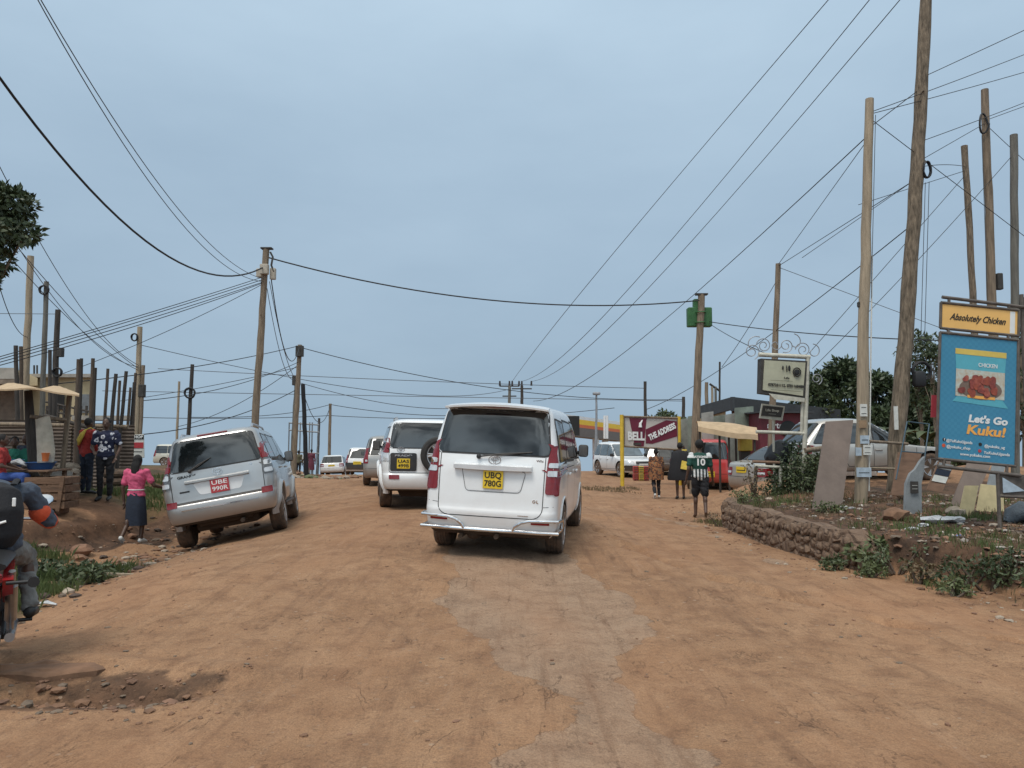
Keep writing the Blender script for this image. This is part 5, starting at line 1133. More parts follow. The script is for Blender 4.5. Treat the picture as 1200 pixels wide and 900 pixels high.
# ------------------------------------------------------------------ overhead wires
def wire(label, A, Bp, mid=None, sag=None, r=.011, mt='cable_black', group=None, n=26, name='overhead_cable'):
    A = Vector(A) if len(A) == 3 and not isinstance(A, tuple) else P(*A); Bp = Vector(Bp) if not isinstance(Bp, tuple) else P(*Bp)
    if mid is not None:
        best = (1e9, 0)
        L = (A - Bp).length
        for s_ in np.linspace(-.02, .22, 97) * L:
            for t in np.linspace(.1, .9, 33):
                q = A.lerp(Bp, t) - Vector((0, 0, 4 * s_ * t * (1 - t))); u = proj(q); e = (u[0] - mid[0]) ** 2 + (u[1] - mid[1]) ** 2
                if e < best[0]: best = (e, s_)
        sag = best[1]
    sag = sag or 0; pts = [A.lerp(Bp, t) - Vector((0, 0, 4 * sag * t * (1 - t))) for t in np.linspace(0, 1, n)]
    o0 = pts[0].copy(); b = B(); dist = [max(p.y, 3) for p in pts]
    b.tube([p - o0 for p in pts], [min(max(r, .00042 * q), r * 2.2) for q in dist], 5); o = b.build(name, MATS[mt], loc=o0); tag(o, label, 'cable', group); return o
m_ = lambda p, dx=0, dz=0: Vector((p.x + dx, p.y, p.z + dz))
wire('thick black cable sweeping from the left edge down to the tall leaning pole', (-70, -10, 9.5), onpole('MAIN', 312), (150, 262), r=.022)
wire('upper one of two thin wires dropping steeply to the tall leaning pole', (25, -40, 9), onpole('MAIN', 327), (200, 232), r=.008, mt='cable_grey')
wire('lower one of two thin wires dropping steeply to the tall leaning pole', (28, -30, 9.2), onpole('MAIN', 330), (201, 243), r=.008, mt='cable_grey')
wire('thick cable crossing the sky between the tall leaning pole and the green box pole', onpole('MAIN', 301), onpole('GREEN', 353) + Vector((-.1, -.15, 0)), (560, 350), r=.022)
for k, (y0, my, ey, lab) in enumerate(((409, 366, 324, 'topmost'), (412, 369, 327, 'second from the top'), (415, 373, 330, 'third from the top'), (418, 376, 331, 'lowest'))):
    wire(f'{lab} cable of the bundle running left from the tall leaning pole', (-60, y0 + 26, 15), onpole('MAIN', ey), (180, my), r=.010)
wire('single wire under the bundle, from the tall leaning pole to the timber fence poles', onpole('MAIN', 332), onpole('L3', 441), (200, 385), r=.009)
for k, (x0, y0, mx, my, lab) in enumerate(((-8, 180, 60, 310, 'highest'), (-30, 205, 45, 322, 'second'), (0, 265, 70, 350, 'third'), (-15, 270, 60, 352, 'lowest'))):
    wire(f'{lab} of the four wires slanting from the left tree to the pale fence-end pole', (x0, y0, 13), onpole('L4', 428 + k * 2), (mx, my), r=.008, mt='cable_grey')
wire('drooping wire between the left tree and the tall pale pole', (-5, 320, 17), onpole('L1', 395), (12, 372), r=.010)
wire('thin level wire at the left edge touching the dark pole with a box', (-60, 367, 21), onpole('L3', 368), sag=0, r=.006, mt='cable_grey')
wire('slack thick loop hanging from the tall leaning pole to the straight pole', onpole('MAIN', 326) + Vector((.2, 0, 0)), onpole('L8', 405), (331, 402), r=.016)
wire('left thin wire from the leaning pole down to the stump on the left verge', onpole('MAIN', 338) + Vector((.1, 0, 0)), onpole('L8b', 443), (325, 402), r=.010, mt='cable_grey')
wire('right thin wire from the leaning pole down to the stump on the left verge', onpole('MAIN', 330) + Vector((.16, 0, 0)), onpole('L8b', 445), (332, 405), r=.010, mt='cable_grey')
wire('dark wire from the straight pole to the poles of the timber fence', onpole('L8', 405), onpole('L3', 450), (180, 436), r=.016)
wire('long wire running right from the straight pole to the green box pole', onpole('L8', 407), (800, 468, 42), (530, 447), r=.018)
wire('wire from the straight pole to the pale fence-end pole', onpole('L8', 424), onpole('L4', 470), (270, 453), r=.014)
wire('faint wire from the straight pole towards the left background', onpole('L8', 430), (140, 470, 32), (250, 452), r=.010, mt='cable_grey')
wire('wire slanting down from the short stump to the left, under the others', onpole('L8b', 457), (110, 512, 24), (225, 500), r=.018)
wire('faint crossing wire low on the left between the straight pole and the thin pole', onpole('L8', 427), onpole('L5', 500), (270, 478), r=.012, mt='cable_grey')
wire('thin wire from the fence-end pole to the far poles over the minivan', onpole('L4', 404), onpole('F1', 456), (345, 443), r=.012, mt='cable_grey')
wire('thin straight wire crossing behind the leaning pole at middle height', (185, 432, 40), (756, 455, 44), sag=.1, r=.012, mt='cable_grey')
wire('faint long wire low over the far cars, upper one', (120, 458, 50), (800, 470, 42), (450, 463), r=.010, mt='cable_grey')
wire('faint wire falling right from the straight pole to the spare-wheel off-roader', onpole('L8', 448), (560, 476, 60), sag=.6, r=.012, mt='cable_grey')
wire('lowest long wire crossing the whole left background', (100, 487, 45), onpole('L9', 487), sag=.2, r=.016)
wire('long low wire from the far slim pole to the right behind the minivan', onpole('L9', 487), (720, 478, 60), sag=.5, r=.020)
wire('wire running right from the top of the far slim pole', onpole('L9', 474), (600, 484, 62), sag=.5, r=.02)
wire('wire running left from the top of the far slim pole', onpole('L9', 474), onpole('L6', 489), sag=.3, r=.016)
wire('looped slack wire between the short black pole and the far slim pole', onpole('L8c', 460), onpole('L9', 476), (368, 490), r=.016)
for k, (xe, kx, lab) in enumerate(((973, 0, 'left'), (1009, 1, 'middle'), (1043, 2, 'right'))):
    Bq = P(xe, 0, 13.5); A = TOP['F2'][1] + Vector((-1.1 + 1.1 * kx, 0, .5)); dv = (Bq - A).normalized()
    wire(f'{lab} one of the three power lines climbing to the top right of the sky', A, Bq + dv * 2.5, [(881, 132), (893, 161), (917, 166)][k], r=.009, mt='cable_grey')
wire('long line from the far poles, past the green boxes, to the tan notice pole', (625, 470, 70), onpole('NOTICE', 158), (803, 350), r=.010)
wire('line rising from behind the dark roof to the crooked rear pole', (757, 480, 40), onpole('BIG', 265), (905, 392), r=.010)
wire('line from the top of the sign pole to the rough-barked pole', onpole('SIGNP', 312), onpole('BIG', 212), sag=0, r=.008)
wire('steep line from the top of the sign pole to the tan notice pole', onpole('SIGNP', 310), onpole('NOTICE', 162), sag=0, r=.007, mt='cable_grey')
wire('line falling right from the top of the sign pole to the rear poles', onpole('SIGNP', 313), onpole('T1', 398), sag=0, r=.007, mt='cable_grey')
wire('line running level from the green boxes to the rear poles', onpole('GREEN', 377) + Vector((.3, 0, 0)), onpole('T1', 400), sag=.12, r=.014)
wire('short line from the green boxes down to the light box sign', onpole('GREEN', 379) + Vector((.3, 0, 0)), (897, 414, 16.2), sag=.05, r=.010)
wire('steep thin line from the sign pole down behind the dark roof', onpole('SIGNP', 327), (846, 430, 34), sag=.1, r=.008, mt='cable_grey')
wire('line from the light box sign up to the crooked rear pole', (948, 414, 15.2), onpole('T1', 205), sag=0, r=.007)
wire('line from the hedge up to the greenish rear pole', (952, 432, 15.3), onpole('T3', 180), (1047, 338), r=.007)
A = onpole('BIG', 92)
wire('upper line leaving the frame right from high on the rough-barked pole', A, (1290, -6, 12), sag=0, r=.007)
wire('upper line from the tan notice pole leaving the frame on the right', onpole('NOTICE', 132), (1290, 28, 16), sag=.03, r=.007); wire('lower line from the tan notice pole leaving the frame on the right', onpole('NOTICE', 134), (1290, 58, 16), sag=.03, r=.007)
wire('line from the rough-barked pole past the tallest rear pole', onpole('BIG', 168), (1290, 84, 17), sag=.03, r=.007); wire('next line running right from the tallest rear pole', onpole('T2', 141), (1290, 92, 17), sag=0, r=.007)
wire('line falling right from the tan notice pole across all the rear poles', onpole('NOTICE', 138), (1290, 345, 17), sag=0, r=.007); wire('line falling right from the tallest rear pole', onpole('T2', 146), (1290, 268, 17), sag=.03, r=.006, mt='cable_grey')
wire('short level line between the rough-barked pole and the crooked pole', onpole('BIG', 197), onpole('T1', 195), sag=-.05, r=.007); wire('line from the rough-barked pole up to the cable loop on the tallest pole', onpole('BIG', 192), onpole('T2', 144), sag=0, r=.007)
wire('line from the tan pole up to the rough-barked pole', onpole('NOTICE', 150), onpole('BIG', 105), sag=0, r=.008); wire('line from the shop roof to the rough-barked pole, rising steadily', (940, 302, 20), onpole('BIG', 212), sag=0, r=.006, mt='cable_grey')
wire('line rising between the tan pole and the crooked pole', (1006, 240, 13), onpole('T1', 200) , sag=.0, r=.006)
for key, y0, y1, dx, lab in (('NOTICE', 136, 350, .09, 'wire hanging down the right side of the tan notice pole'), ('BIG', 215, 398, .20, 'left hanging wire beside the rough-barked pole'), ('BIG', 214, 398, .27, 'right hanging wire beside the rough-barked pole'), ('T2', 160, 330, -.13, 'wire hanging down the left side of the tallest rear pole')):
    wire(lab, onpole(key, y0) + Vector((dx, -.05, 0)), onpole(key, y1) + Vector((dx + (.1 if key == 'BIG' else 0), -.05, 0)), sag=0, r=.006, mt='cable_grey', name='hanging_wire')
# ------------------------------------------------------------------ left roadside: timber posts, metal fence, building, stall
stub = [((18.5, 405), (26, 500), 21, .075), ((24.5, 406), (29, 500), 21.5, .07), ((58.5, 410), (63, 520), 20, .06), ((92, 421), (90.5, 588), 17.4, .055), ((95.5, 420), (94, 588), 17.6, .05), ((109, 420), (107, 560), 18, .06), ((112, 431), (110, 560), 18.2, .045),
        ((126.5, 432), (121, 560), 18.5, .05), ((136, 438), (127, 560), 18.6, .06), ((140.5, 446), (137, 560), 19, .045), ((148, 435), (137.5, 560), 18.8, .055), ((153, 454), (147, 560), 19.2, .045), ((157.5, 448), (152, 560), 19.3, .055), ((159, 437), (155, 560), 19.6, .05)]
words = ['outermost left stub of the leaning pair above the concrete wall', 'right stub of the leaning pair above the concrete wall', 'short dark post just left of the dark pole with a box', 'thicker post right behind the man in red', 'thinner twin post behind the man in red', 'tall post of the timber fence behind the pair of men', 'lower twin of the tall timber fence post', 'upright thin post over the flowered shirt man', 'thick post leaning right above the flowered shirt man', 'short post between the two leaning posts of the timber fence', 'tall post leaning right in the middle of the timber fence', 'short thin post right of the tall leaning fence post', 'dark leaning post near the end of the timber fence', 'last dark post of the timber fence, against the pale pole']
for k, (pt, pb, d, r_) in enumerate(stub): pole('S%d' % k, words[k], pt, pb, d, r_ * .85, r_ * .72, ('pole_dark', 'post_brown')[k % 2], name='timber_post', cat='post', group='rough timber posts of the left fence')
M('rusty_sheet', (.16, .12, .095), .7, .2, .5, 2.2, bump=.2, col2=(.075, .055, .042)); M('concrete', (.34, .31, .27), .9, 0, .25, 2.5, bump=.5); M('cream_wall', (.52, .42, .26), .85, 0, .2, 2, bump=.3); M('brown_concrete', (.22, .17, .13), .9, 0, .35, 3, bump=.6)
def sheet(a, b_, h, wave=.09, amp=.012, horiz=True, thick=.004):
    """corrugated sheet between two ground points, height h; ribs run level when horiz"""
    a, b_ = Vector(a), Vector(b_); u = (b_ - a); L = u.length; u.normalize(); nrm = u.cross(Vector((0, 0, 1))); bb = B()
    if horiz:
        nz = int(h / wave * 6); rings = [[a + u * (L * t) + Vector((0, 0, h * i / nz)) + nrm * amp * math.sin(2 * math.pi * (h * i / nz) / wave) for i in range(nz + 1)] for t in (0, 1)]
    else:
        nx_ = int(L / wave * 6); rings = [[a + u * (L * i / nx_) + Vector((0, 0, h * t)) + nrm * amp * math.sin(2 * math.pi * (L * i / nx_) / wave) for i in range(nx_ + 1)] for t in (0, 1)]
    bb.loft(rings, close=False, caps=False); return bb
fence = thing('corrugated_fence', 'brown corrugated metal fence with level ribs behind the stall', 'fence', put_xy(70, 19))
for k, (x0, x1, y0, y1) in enumerate(((-60, 30, 492, 560), (30, 84, 494, 560), (84, 130, 496, 560), (130, 158, 498, 548))):
    a, c_ = P(x0, y0, 19 + k * .05), P(x1, y0, 19 + k * .05); zt = a.z; zb = min(G(a.x, a.y), G(c_.x, c_.y)) - .1
    bb = sheet((a.x, a.y, zb) - fence.location if False else Vector((a.x, a.y, zb)) - fence.location, Vector((c_.x, c_.y, zb)) - fence.location, zt - zb); bb.build('panel', MATS['rusty_sheet'], fence, 60)
b = B(); b.cyl(P(-50, 496, 18.8) - fence.location, P(150, 500, 18.8) - fence.location, .05); b.build('rail', MATS['pole_wood'], fence)
b = B(); b.cyl(P(52, 487, 18.2) - fence.location, P(112, 503, 18.2) - fence.location, .05); b.build('rail', MATS['pole_dark'], fence)
# cream building with a balcony rail and a half-built concrete storey
bl = thing('building', 'cream walled building with an unfinished concrete top behind the left fence', 'building', Vector((-17, 27, G(-17, 27))))
L_ = bl.location
def wallbox(nm, x0, y0, x1, y1, d, dep, mt, parent=bl, zb=None):
    a, c_ = P(x0, y0, d), P(x1, y0, d); zt = a.z; lo = P(x0, y1, d).z; b = B(); b.prism([Vector((a.x, d, zt)) - L_, Vector((c_.x, d, zt)) - L_, Vector((c_.x, d, lo)) - L_, Vector((a.x, d, lo)) - L_], dep * 1.2, (c_.x / d * 1.04, 1, 0)); return b.build(nm, MATS[mt], parent)
wallbox('wall', 30, 441, 106, 560, 27, 5, 'cream_wall'); wallbox('wall', -80, 452, 30, 560, 26.5, 5, 'brown_concrete'); wallbox('parapet', -90, 431, 18, 444, 25, 7, 'concrete'); wallbox('parapet', -90, 444.5, 32, 450, 24.8, 7, 'brown_concrete')
p = [P(18, 432, 26.2) - L_, P(44, 443, 26.2) - L_, P(44, 452, 26.2) - L_, P(18, 452, 26.2) - L_]; b = B(); b.prism(p, 3, (-.68, 1, 0)); b.build('stair_wall', MATS['cream_wall'], bl)
wallbox('shutter', 96, 462, 105, 484, 26.9, .08, 'steel_grey'); wallbox('window', 60, 459, 76, 480, 26.9, .06, 'ink_black'); wallbox('roof_edge', 28, 438, 108, 442, 26.7, 5.6, 'concrete')
for k in range(2):
    b = B(); b.cyl(P(40 + 3.5 * k, 428, 27) - L_, P(40 + 3.5 * k, 445, 27) - L_, .03); b.build('steel_bar', MATS['bracket'], bl)
br = []
for k in range(9):
    x = 55 + k * 6.6
    for dy in (0,): b = B(); b.box(P(x, 484, 25.6) - L_, (.06, .06, .5)); b.build('baluster', MATS['pole_dark'], bl)
for y0, y1 in ((471, 483), (480, 493)): b = B(); b.cyl(P(54, y0, 25.6) - L_, P(108, y1, 25.6) - L_, .035); b.build('balcony_rail', MATS['pole_dark'], bl)
wallbox('balcony_slab', 84, 487, 158, 492, 25.2, 2.0, 'concrete')
# stall: trunk post, canopy, table, crate, sack
stall = thing('market_stall', 'roadside market stall under a beige cloth canopy', 'stall', put_xy(40, 14.6)); L_ = stall.location
M('canopy_cloth', (.47, .34, .21), .85, 0, .18, 4, bump=.3); M('sack_cloth', (.45, .40, .32), .9, 0, .3, 4, bump=.6); M('plank_brown', (.15, .085, .05), .8, 0, .4, 5, bump=.4, stretch=(.4, 3, 3)); M('basin_blue', (.03, .10, .28), .4, 0, .1, 5)
b = B(); NX, NY = 16, 6; gridv = []
for j_ in range(NY + 1):
    for i_ in range(NX + 1):
        u, v = i_ / NX, j_ / NY; p = P(-30 + 123 * u, 455 + 5 * u, 13.6 + 2.2 * v) ; p.z += .05 * math.sin(u * 14 + v * 3) * (.3 + v) + .10 * math.sin(math.pi * u) - .06 * (1 - v); gridv.append(p - L_)
vv = [b.bm.verts.new(p) for p in gridv]; vb = [b.bm.verts.new(p - Vector((0, 0, .03))) for p in gridv]; W_ = NX + 1
for j_ in range(NY):
    for i_ in range(NX):
        k = j_ * W_ + i_; b.bm.faces.new((vv[k], vv[k + 1], vv[k + W_ + 1], vv[k + W_])); b.bm.faces.new((vb[k], vb[k + W_], vb[k + W_ + 1], vb[k + 1]))
for i_ in range(NX):
    b.bm.faces.new((vv[i_], vb[i_], vb[i_ + 1], vv[i_ + 1])); k = NY * W_ + i_; b.bm.faces.new((vv[k], vv[k + 1], vb[k + 1], vb[k]))
b.build('canopy', MATS['canopy_cloth'], stall, 60)
g0 = put_xy(41, 14.6, -.1)
b = B(); b.tube([g0 - L_, P(40, 545, 14.6) - L_, P(36, 505, 14.6) - L_, P(33, 458, 14.6) - L_], [.12, .10, .09, .07], 10); b.build('post', MATS['pole_dark'], stall)
b = B(); b.cyl(put_xy(74, 15.4, -.1) - L_, P(82, 458, 15.4) - L_, .05); b.build('post', MATS['pole_wood'], stall); b = B(); b.cyl(put_xy(-25, 13.9, -.1) - L_, P(-25, 455, 13.9) - L_, .06); b.build('post', MATS['pole_wood'], stall)
b = B(); b.cyl(P(35, 488, 14.5) - L_, P(78, 492, 14.9) - L_, .035); b.build('cross_pole', MATS['pole_wood'], stall)
b = B(); b.tube([P(50, 490, 14.3) - L_, P(52, 505, 14.25) - L_, P(54, 530, 14.2) - L_, P(53, 552, 14.2) - L_, P(54, 560, 14.2) - L_], [(.14, .05), (.16, .07), (.17, .09), (.15, .09), (.05, .03)], 14); me = b.data('sack'); o = mkobj('sack', me, MATS['sack_cloth']); o.location = L_; tag(o, 'long white sack hanging from the stall pole', 'sack')
t0 = put_xy(32, 14.0); tb = thing('stall_table', 'low plank table in front of the sellers carrying blue basins', 'table', t0)
for k in range(3): b = B(); b.box((0, -.26 + .26 * k, .62), (1.35, .23, .035), bev=.005); b.build('plank', MATS['plank_brown'], tb)
for sx in (-1, 1):
    for sy in (-1, 1): b = B(); b.box((sx * .58, sy * .28, .28), (.06, .06, .66)); b.build('leg', MATS['plank_brown'], tb)
cr = thing('wooden_crate', 'slatted brown wooden crate at the roadside end of the stall', 'crate', put_xy(52, 13.6))
for k in range(4): b = B(); b.box((0, -.22, .09 + k * .145), (1.15, .025, .12), bev=.004); b.build('slat', MATS['plank_brown'], cr); b = B(); b.box((0, .22, .09 + k * .145), (1.15, .025, .12), bev=.004); b.build('slat', MATS['plank_brown'], cr)
for k in range(4): b = B(); b.box((.56, 0, .09 + k * .145), (.025, .41, .12), bev=.004); b.build('slat', MATS['plank_brown'], cr)
for sx in (-1, 1): b = B(); b.box((sx * .5, -.245, .30), (.07, .025, .62), rot=(0, .12 * sx, 0)); b.build('batten', MATS['plank_brown'], cr)
c2 = thing('wooden_crate', 'narrow upright wooden crate leaning at the right end of the stall', 'crate', put_xy(73, 13.7))
for sx in (-1, 1): b = B(); b.box((sx * .11, 0, .33), (.07, .30, .66), rot=(0, .10, 0), bev=.01); b.build('board', MATS['plank_brown'], c2)
for k in range(3): b = B(); b.box((0, -.13, .12 + .2 * k), (.2, .02, .09)); b.build('slat', MATS['plank_brown'], c2)
def basin(p, r_, h, mt, lab, name='basin'):
    b = B(); n = 24; ring = lambda q, z: [Vector((q * math.cos(2 * math.pi * k / n), q * math.sin(2 * math.pi * k / n), z)) for k in range(n)]
    b.loft([ring(r_ * .7, 0), ring(r_ * .95, h * .9), ring(r_ * 1.05, h), ring(r_ * .92, h * .92), ring(r_ * .68, .02)]); o = b.build(name, MATS[mt], loc=p); tag(o, lab, name.replace('_', ' ')); return o
basin(t0 + Vector((.30, -.02, .642)), .27, .13, 'basin_blue', 'wide blue plastic basin on the stall table'); basin(t0 + Vector((-.35, .1, .642)), .23, .17, 'basin_blue', 'blue basin nearest the sellers on the stall table')
M('orange_plastic', (.62, .16, .04), .4, 0, .1, 6); basin(t0 + Vector((.35, .05, .785)), .07, .16, 'orange_plastic', 'orange plastic cup standing in the blue basin', 'cup')
b = B(); b.tube([(-.22, 0, 0), (-.1, .02, .05), (.05, 0, .09), (.2, .01, .02)], [(.02, .02), (.09, .05), (.08, .06), (.02, .02)], 10); o = b.build('plastic_bag', M('bag_white', (.50, .51, .52), .4, 0, .15, 9, bump=.8), loc=t0 + Vector((-.02, -.22, .70))); tag(o, 'crumpled clear plastic bag on the stall table', 'bag')
b = B(); b.box((0, 0, .30), (.46, .03, .62), rot=(-.12, .08, 0), bev=.004); o = b.build('board', M('board_grey', (.36, .34, .31), .8, 0, .2, 7), loc=put_xy(72, 14.9)); tag(o, 'grey printed board leaning behind the right end of the stall', 'board')
join_text('lettering', [text(t_, .07, (0, -.075 + .02 * k, .44 - .12 * k), (1, 0, .1), (0, .12, 1), bold=.002, width=.32) for k, t_ in enumerate(('FRESH', 'FRUIT', 'JUICE'))], MATS['bracket'], o)
rg = random.Random(5)
M('stone_pale', (.33, .27, .21), .95, 0, .35, 5, bump=.6); M('stone_red', (.22, .12, .075), .95, 0, .4, 5, bump=.7)
def rock(b, p, r_, rg, fl=.7):
    q = bmesh.ops.create_icosphere(b.bm, subdivisions=2, radius=r_); s_ = Vector((rg.uniform(.7, 1.3), rg.uniform(.7, 1.3), rg.uniform(.5, .9) * fl))
    for v in q['verts']:
        v.co = Vector((v.co.x * s_.x, v.co.y * s_.y, v.co.z * s_.z)) * (1 + rg.uniform(-.16, .16)) + Vector(p)
    b._fin(q['verts'])
for k in range(8):
    p = put_xy(84 + rg.uniform(-4, 5), 15.2 + rg.uniform(0, .7)); b = B(); rock(b, (0, 0, 0), rg.uniform(.12, .2), rg); o = b.build('stone', MATS['stone_pale'], loc=p + Vector((0, 0, .08 + .17 * (k % 4)))); tag(o, 'pale stone piled between the stall and the man in red', 'stone', 'stones piled beside the stall')
# small shop sign on a stick, tyre heap
sg = thing('sign', 'small white and red SHOP board on a post beyond the fence end', 'sign', put_xy(161, 21)); L_ = sg.location
b = B(); b.cyl((0, .06, -.1), (0, .06, P(161, 512, 21).z - L_.z), .035); b.build('post', MATS['pole_wood'], sg)
c_ = P(161.5, 523, 21) - L_; b = B(); b.box(c_, (.36, .04, .66), rot=(0, -.05, 0), bev=.01); bo = b.build('board', MATS['paper'], sg); b = B(); b.box(c_ + Vector((.0, -.025, .03)), (.34, .01, .16)); b.build('red_band', MATS['plate_red'], bo)
b = B(); b.box(c_ + Vector((0, -.025, .26)), (.34, .01, .12)); b.build('dark_band', MATS['ink_black'], bo); join_text('lettering', [text('SHOP', .11, c_ + Vector((0, -.032, .26)), (1, 0, 0), (0, 0, 1), bold=.003, width=.3)], MATS['ink_white'], bo)
join_text('lettering', [text('OPEN', .10, c_ + Vector((0, -.027, -.14)), (1, 0, 0), (0, 0, 1), bold=.004, width=.28)], MATS['ink_black'], bo)
for k in range(3):
    b = B(); b.tube([Vector((.30 * math.cos(a), .30 * math.sin(a), 0)) for a in np.linspace(0, 2 * math.pi, 25)], .10, 10, caps=False); o = b.build('tyre', MATS['dusty_tyre'], loc=put_xy(143, 18.4, .12 + .19 * k)); tag(o, ['bottom', 'middle', 'top'][k] + ' tyre of the dusty heap at the end of the timber fence', 'tyre', 'old tyres heaped by the timber fence')
# far frame behind the straight pole
fr = thing('scaffold', 'bare steel hoarding scaffold standing far off behind the straight pole', 'scaffold', put_xy(356, 52)); L_ = fr.location
for y_ in (495.5, 504, 529): b = B(); b.cyl(P(339, y_, 52) - L_, P(374, y_ + 2.5, 52) - L_, .05); b.build('rail', MATS['steel_grey'], fr)
for x_ in (339, 352, 363, 366, 373): b = B(); b.cyl(P(x_, 495, 52) - L_, Vector(((x_ - 600) / F * 52, 52, G((x_ - 600) / F * 52, 52) - .2)) - L_, .045); b.build('upright', MATS['steel_grey'], fr)
# ------------------------------------------------------------------ the blue poster sign
M('sign_frame', (.13, .11, .095), .7, .3, .35, 9, bump=.2); M('poster_yellow', (.78, .46, .14), .5, 0, .06, 3); M('poster_light', (.72, .73, .72), .5, 0, .06, 6); M('poster_orange', (.80, .38, .08), .5, 0, .05, 6)
m, nt, b = new_mat('poster_blue'); ck = noise(nt, coord(nt), 3, 3); wv = nt.nodes.new('ShaderNodeTexChecker'); wv.inputs['Scale'].default_value = 26; nt.links.new(coord(nt), wv.inputs['Vector'])
nt.links.new(mixc(nt, mth(nt, 'MULTIPLY', wv.outputs[1], .35), mixc(nt, ck, (.035, .20, .34), (.055, .25, .38)), (.03, .17, .30)), b.inputs['Base Color']); b.inputs['Roughness'].default_value = .5
D1 = 9.3; sgn = thing('poster_sign', 'tall blue chicken poster sign with an orange header on metal posts', 'sign', put_xy(1193, D1)); L_ = sgn.location
c0 = P(1103, 391, D1); c1 = P(1192, 400, D1 + .02); c3 = P(1099, 536, D1); U = (c1 - c0); PW = U.length; U.normalize(); Dn = (c3 - c0); PH = Dn.length; Dn.normalize(); Up = -Dn; Nn = U.cross(Up).normalized()
if Nn.y > 0: Nn = -Nn
def sp3(u, v, off=0): return c0 + U * (u * PW) + Dn * (v * PH) + Nn * off - L_
def quad_on(nm, u0, v0, u1, v1, th, off, mt, parent=sgn, skew=0):
    b = B(); b.prism([sp3(u0, v0, off), sp3(u1, v0, off), sp3(u1 + skew, v1, off), sp3(u0 + skew, v1, off)], th, -Nn); return b.build(nm, MATS[mt] if isinstance(mt, str) else mt, parent)
pan = quad_on('poster', 0, 0, 1, 1, .03, 0, 'poster_blue')
hd = quad_on('header_board', .0, -.245, 1.0, -.055, .03, 0, 'poster_yellow'); quad_on('white_edge', .90, -.24, .965, -.06, .002, .002, 'poster_light', hd)
def bar(a, b_, r_=.018): q = B(); q.cyl(a, b_, r_, n=8); return q.build('frame_bar', MATS['sign_frame'], sgn)
for v0, v1 in ((-.255, -.045), (-.01, 1.01)):
    for q in (((-.015, v0), (1.015, v0)), ((-.015, v1), (1.015, v1)), ((-.015, v0), (-.015, v1)), ((1.015, v0), (1.015, v1))): bar(sp3(*q[0]), sp3(*q[1]))
bar(sp3(0, -.30), sp3(1.12, -.285), .022); bar(sp3(0, 1.07), sp3(1.08, 1.08), .022)
for u in (.09, .88): bar(sp3(u, -.30), sp3(u, -.25)); bar(sp3(u, -.05), sp3(u, 0))
for u in (.08, .9): bar(sp3(u, 1.0), sp3(u, 1.07))
pt = P(1197, 345, D1 + .05) - L_; bar(pt, Vector((pt.x - .01, pt.y, -.3)), .024); q0 = sp3(.78, 1.08); bar(q0, Vector((q0.x, q0.y, G(q0.x + L_.x, q0.y + L_.y) - L_.z - .2)), .022)
q1 = Vector((pt.x - .02, pt.y, q0.z)); bar(q0 + Vector((0, 0, -.28)), q1 + Vector((0, 0, -.30)), .02)
b = B(); b.prism([q0 + Vector((.03, 0, -.02)), q1 + Vector((-.03, 0, -.02)), q1 + Vector((-.03, 0, -.28)), q0 + Vector((.03, 0, -.26))], .015, (0, 1, 0)); b.build('lower_panel', MATS['sign_frame'], sgn)
b = B(); b.prism([q0 + Vector((.05, -.02, -.05)), q1 + Vector((-.06, -.02, -.22)), q0 + Vector((.05, -.02, -.24))], .01, (0, 1, 0)); b.build('pale_panel', MATS['paper_blue'], sgn)
# header script, built as strokes of a brush
def txt(nm, s_, size, u, v, mt, parent, off=.004, **k): return join_text(nm, [text(s_, size, sp3(u, v, off), U, Up, **k)], MATS[mt], parent)
txt('lettering', 'Absolutely Chicken', .115, .47, -.147, 'ink_black', hd, shear=.45, bold=.0022, width=.72)
# packet picture
pk = quad_on('packet', .21, .10, .86, .52, .002, .002, M('packet_blue', (.10, .42, .50), .5, 0, .1, 6), pan) if False else None
b = B(); b.prism([sp3(.19, .105, .003), sp3(.86, .105, .003), sp3(.83, .50, .003), sp3(.90, .555, .003), sp3(.17, .535, .003), sp3(.23, .49, .003)], .002, -Nn); pk = b.build('packet', M('packet_blue', (.09, .38, .47), .5, 0, .1, 6), pan)
quad_on('packet_band', .19, .105, .86, .15, .002, .0055, M('band_gold', (.62, .46, .10), .5, 0, .1, 8), pk); quad_on('packet_panel', .205, .27, .845, .49, .002, .0052, M('packet_pale', (.48, .55, .52), .5, 0, .25, 20, col2=(.45, .36, .25)), pk)
txt('packet_lettering', 'CHICKEN', .07, .62, .225, 'poster_light', pk, off=.006, bold=.001, width=.24)
rg = random.Random(11)
b = B(); n = 24; b.prism([sp3(.53 + .28 * math.cos(a), .42 + .085 * math.sin(a), .007) for a in np.linspace(0, 2 * math.pi, n, endpoint=False)], .002, -Nn); b.build('bowl', M('bowl_dark', (.18, .12, .09), .4, 0, .3, 9), pk)
quad_on('bowl_rim', .36, .475, .72, .497, .002, .0075, 'poster_orange', pk)
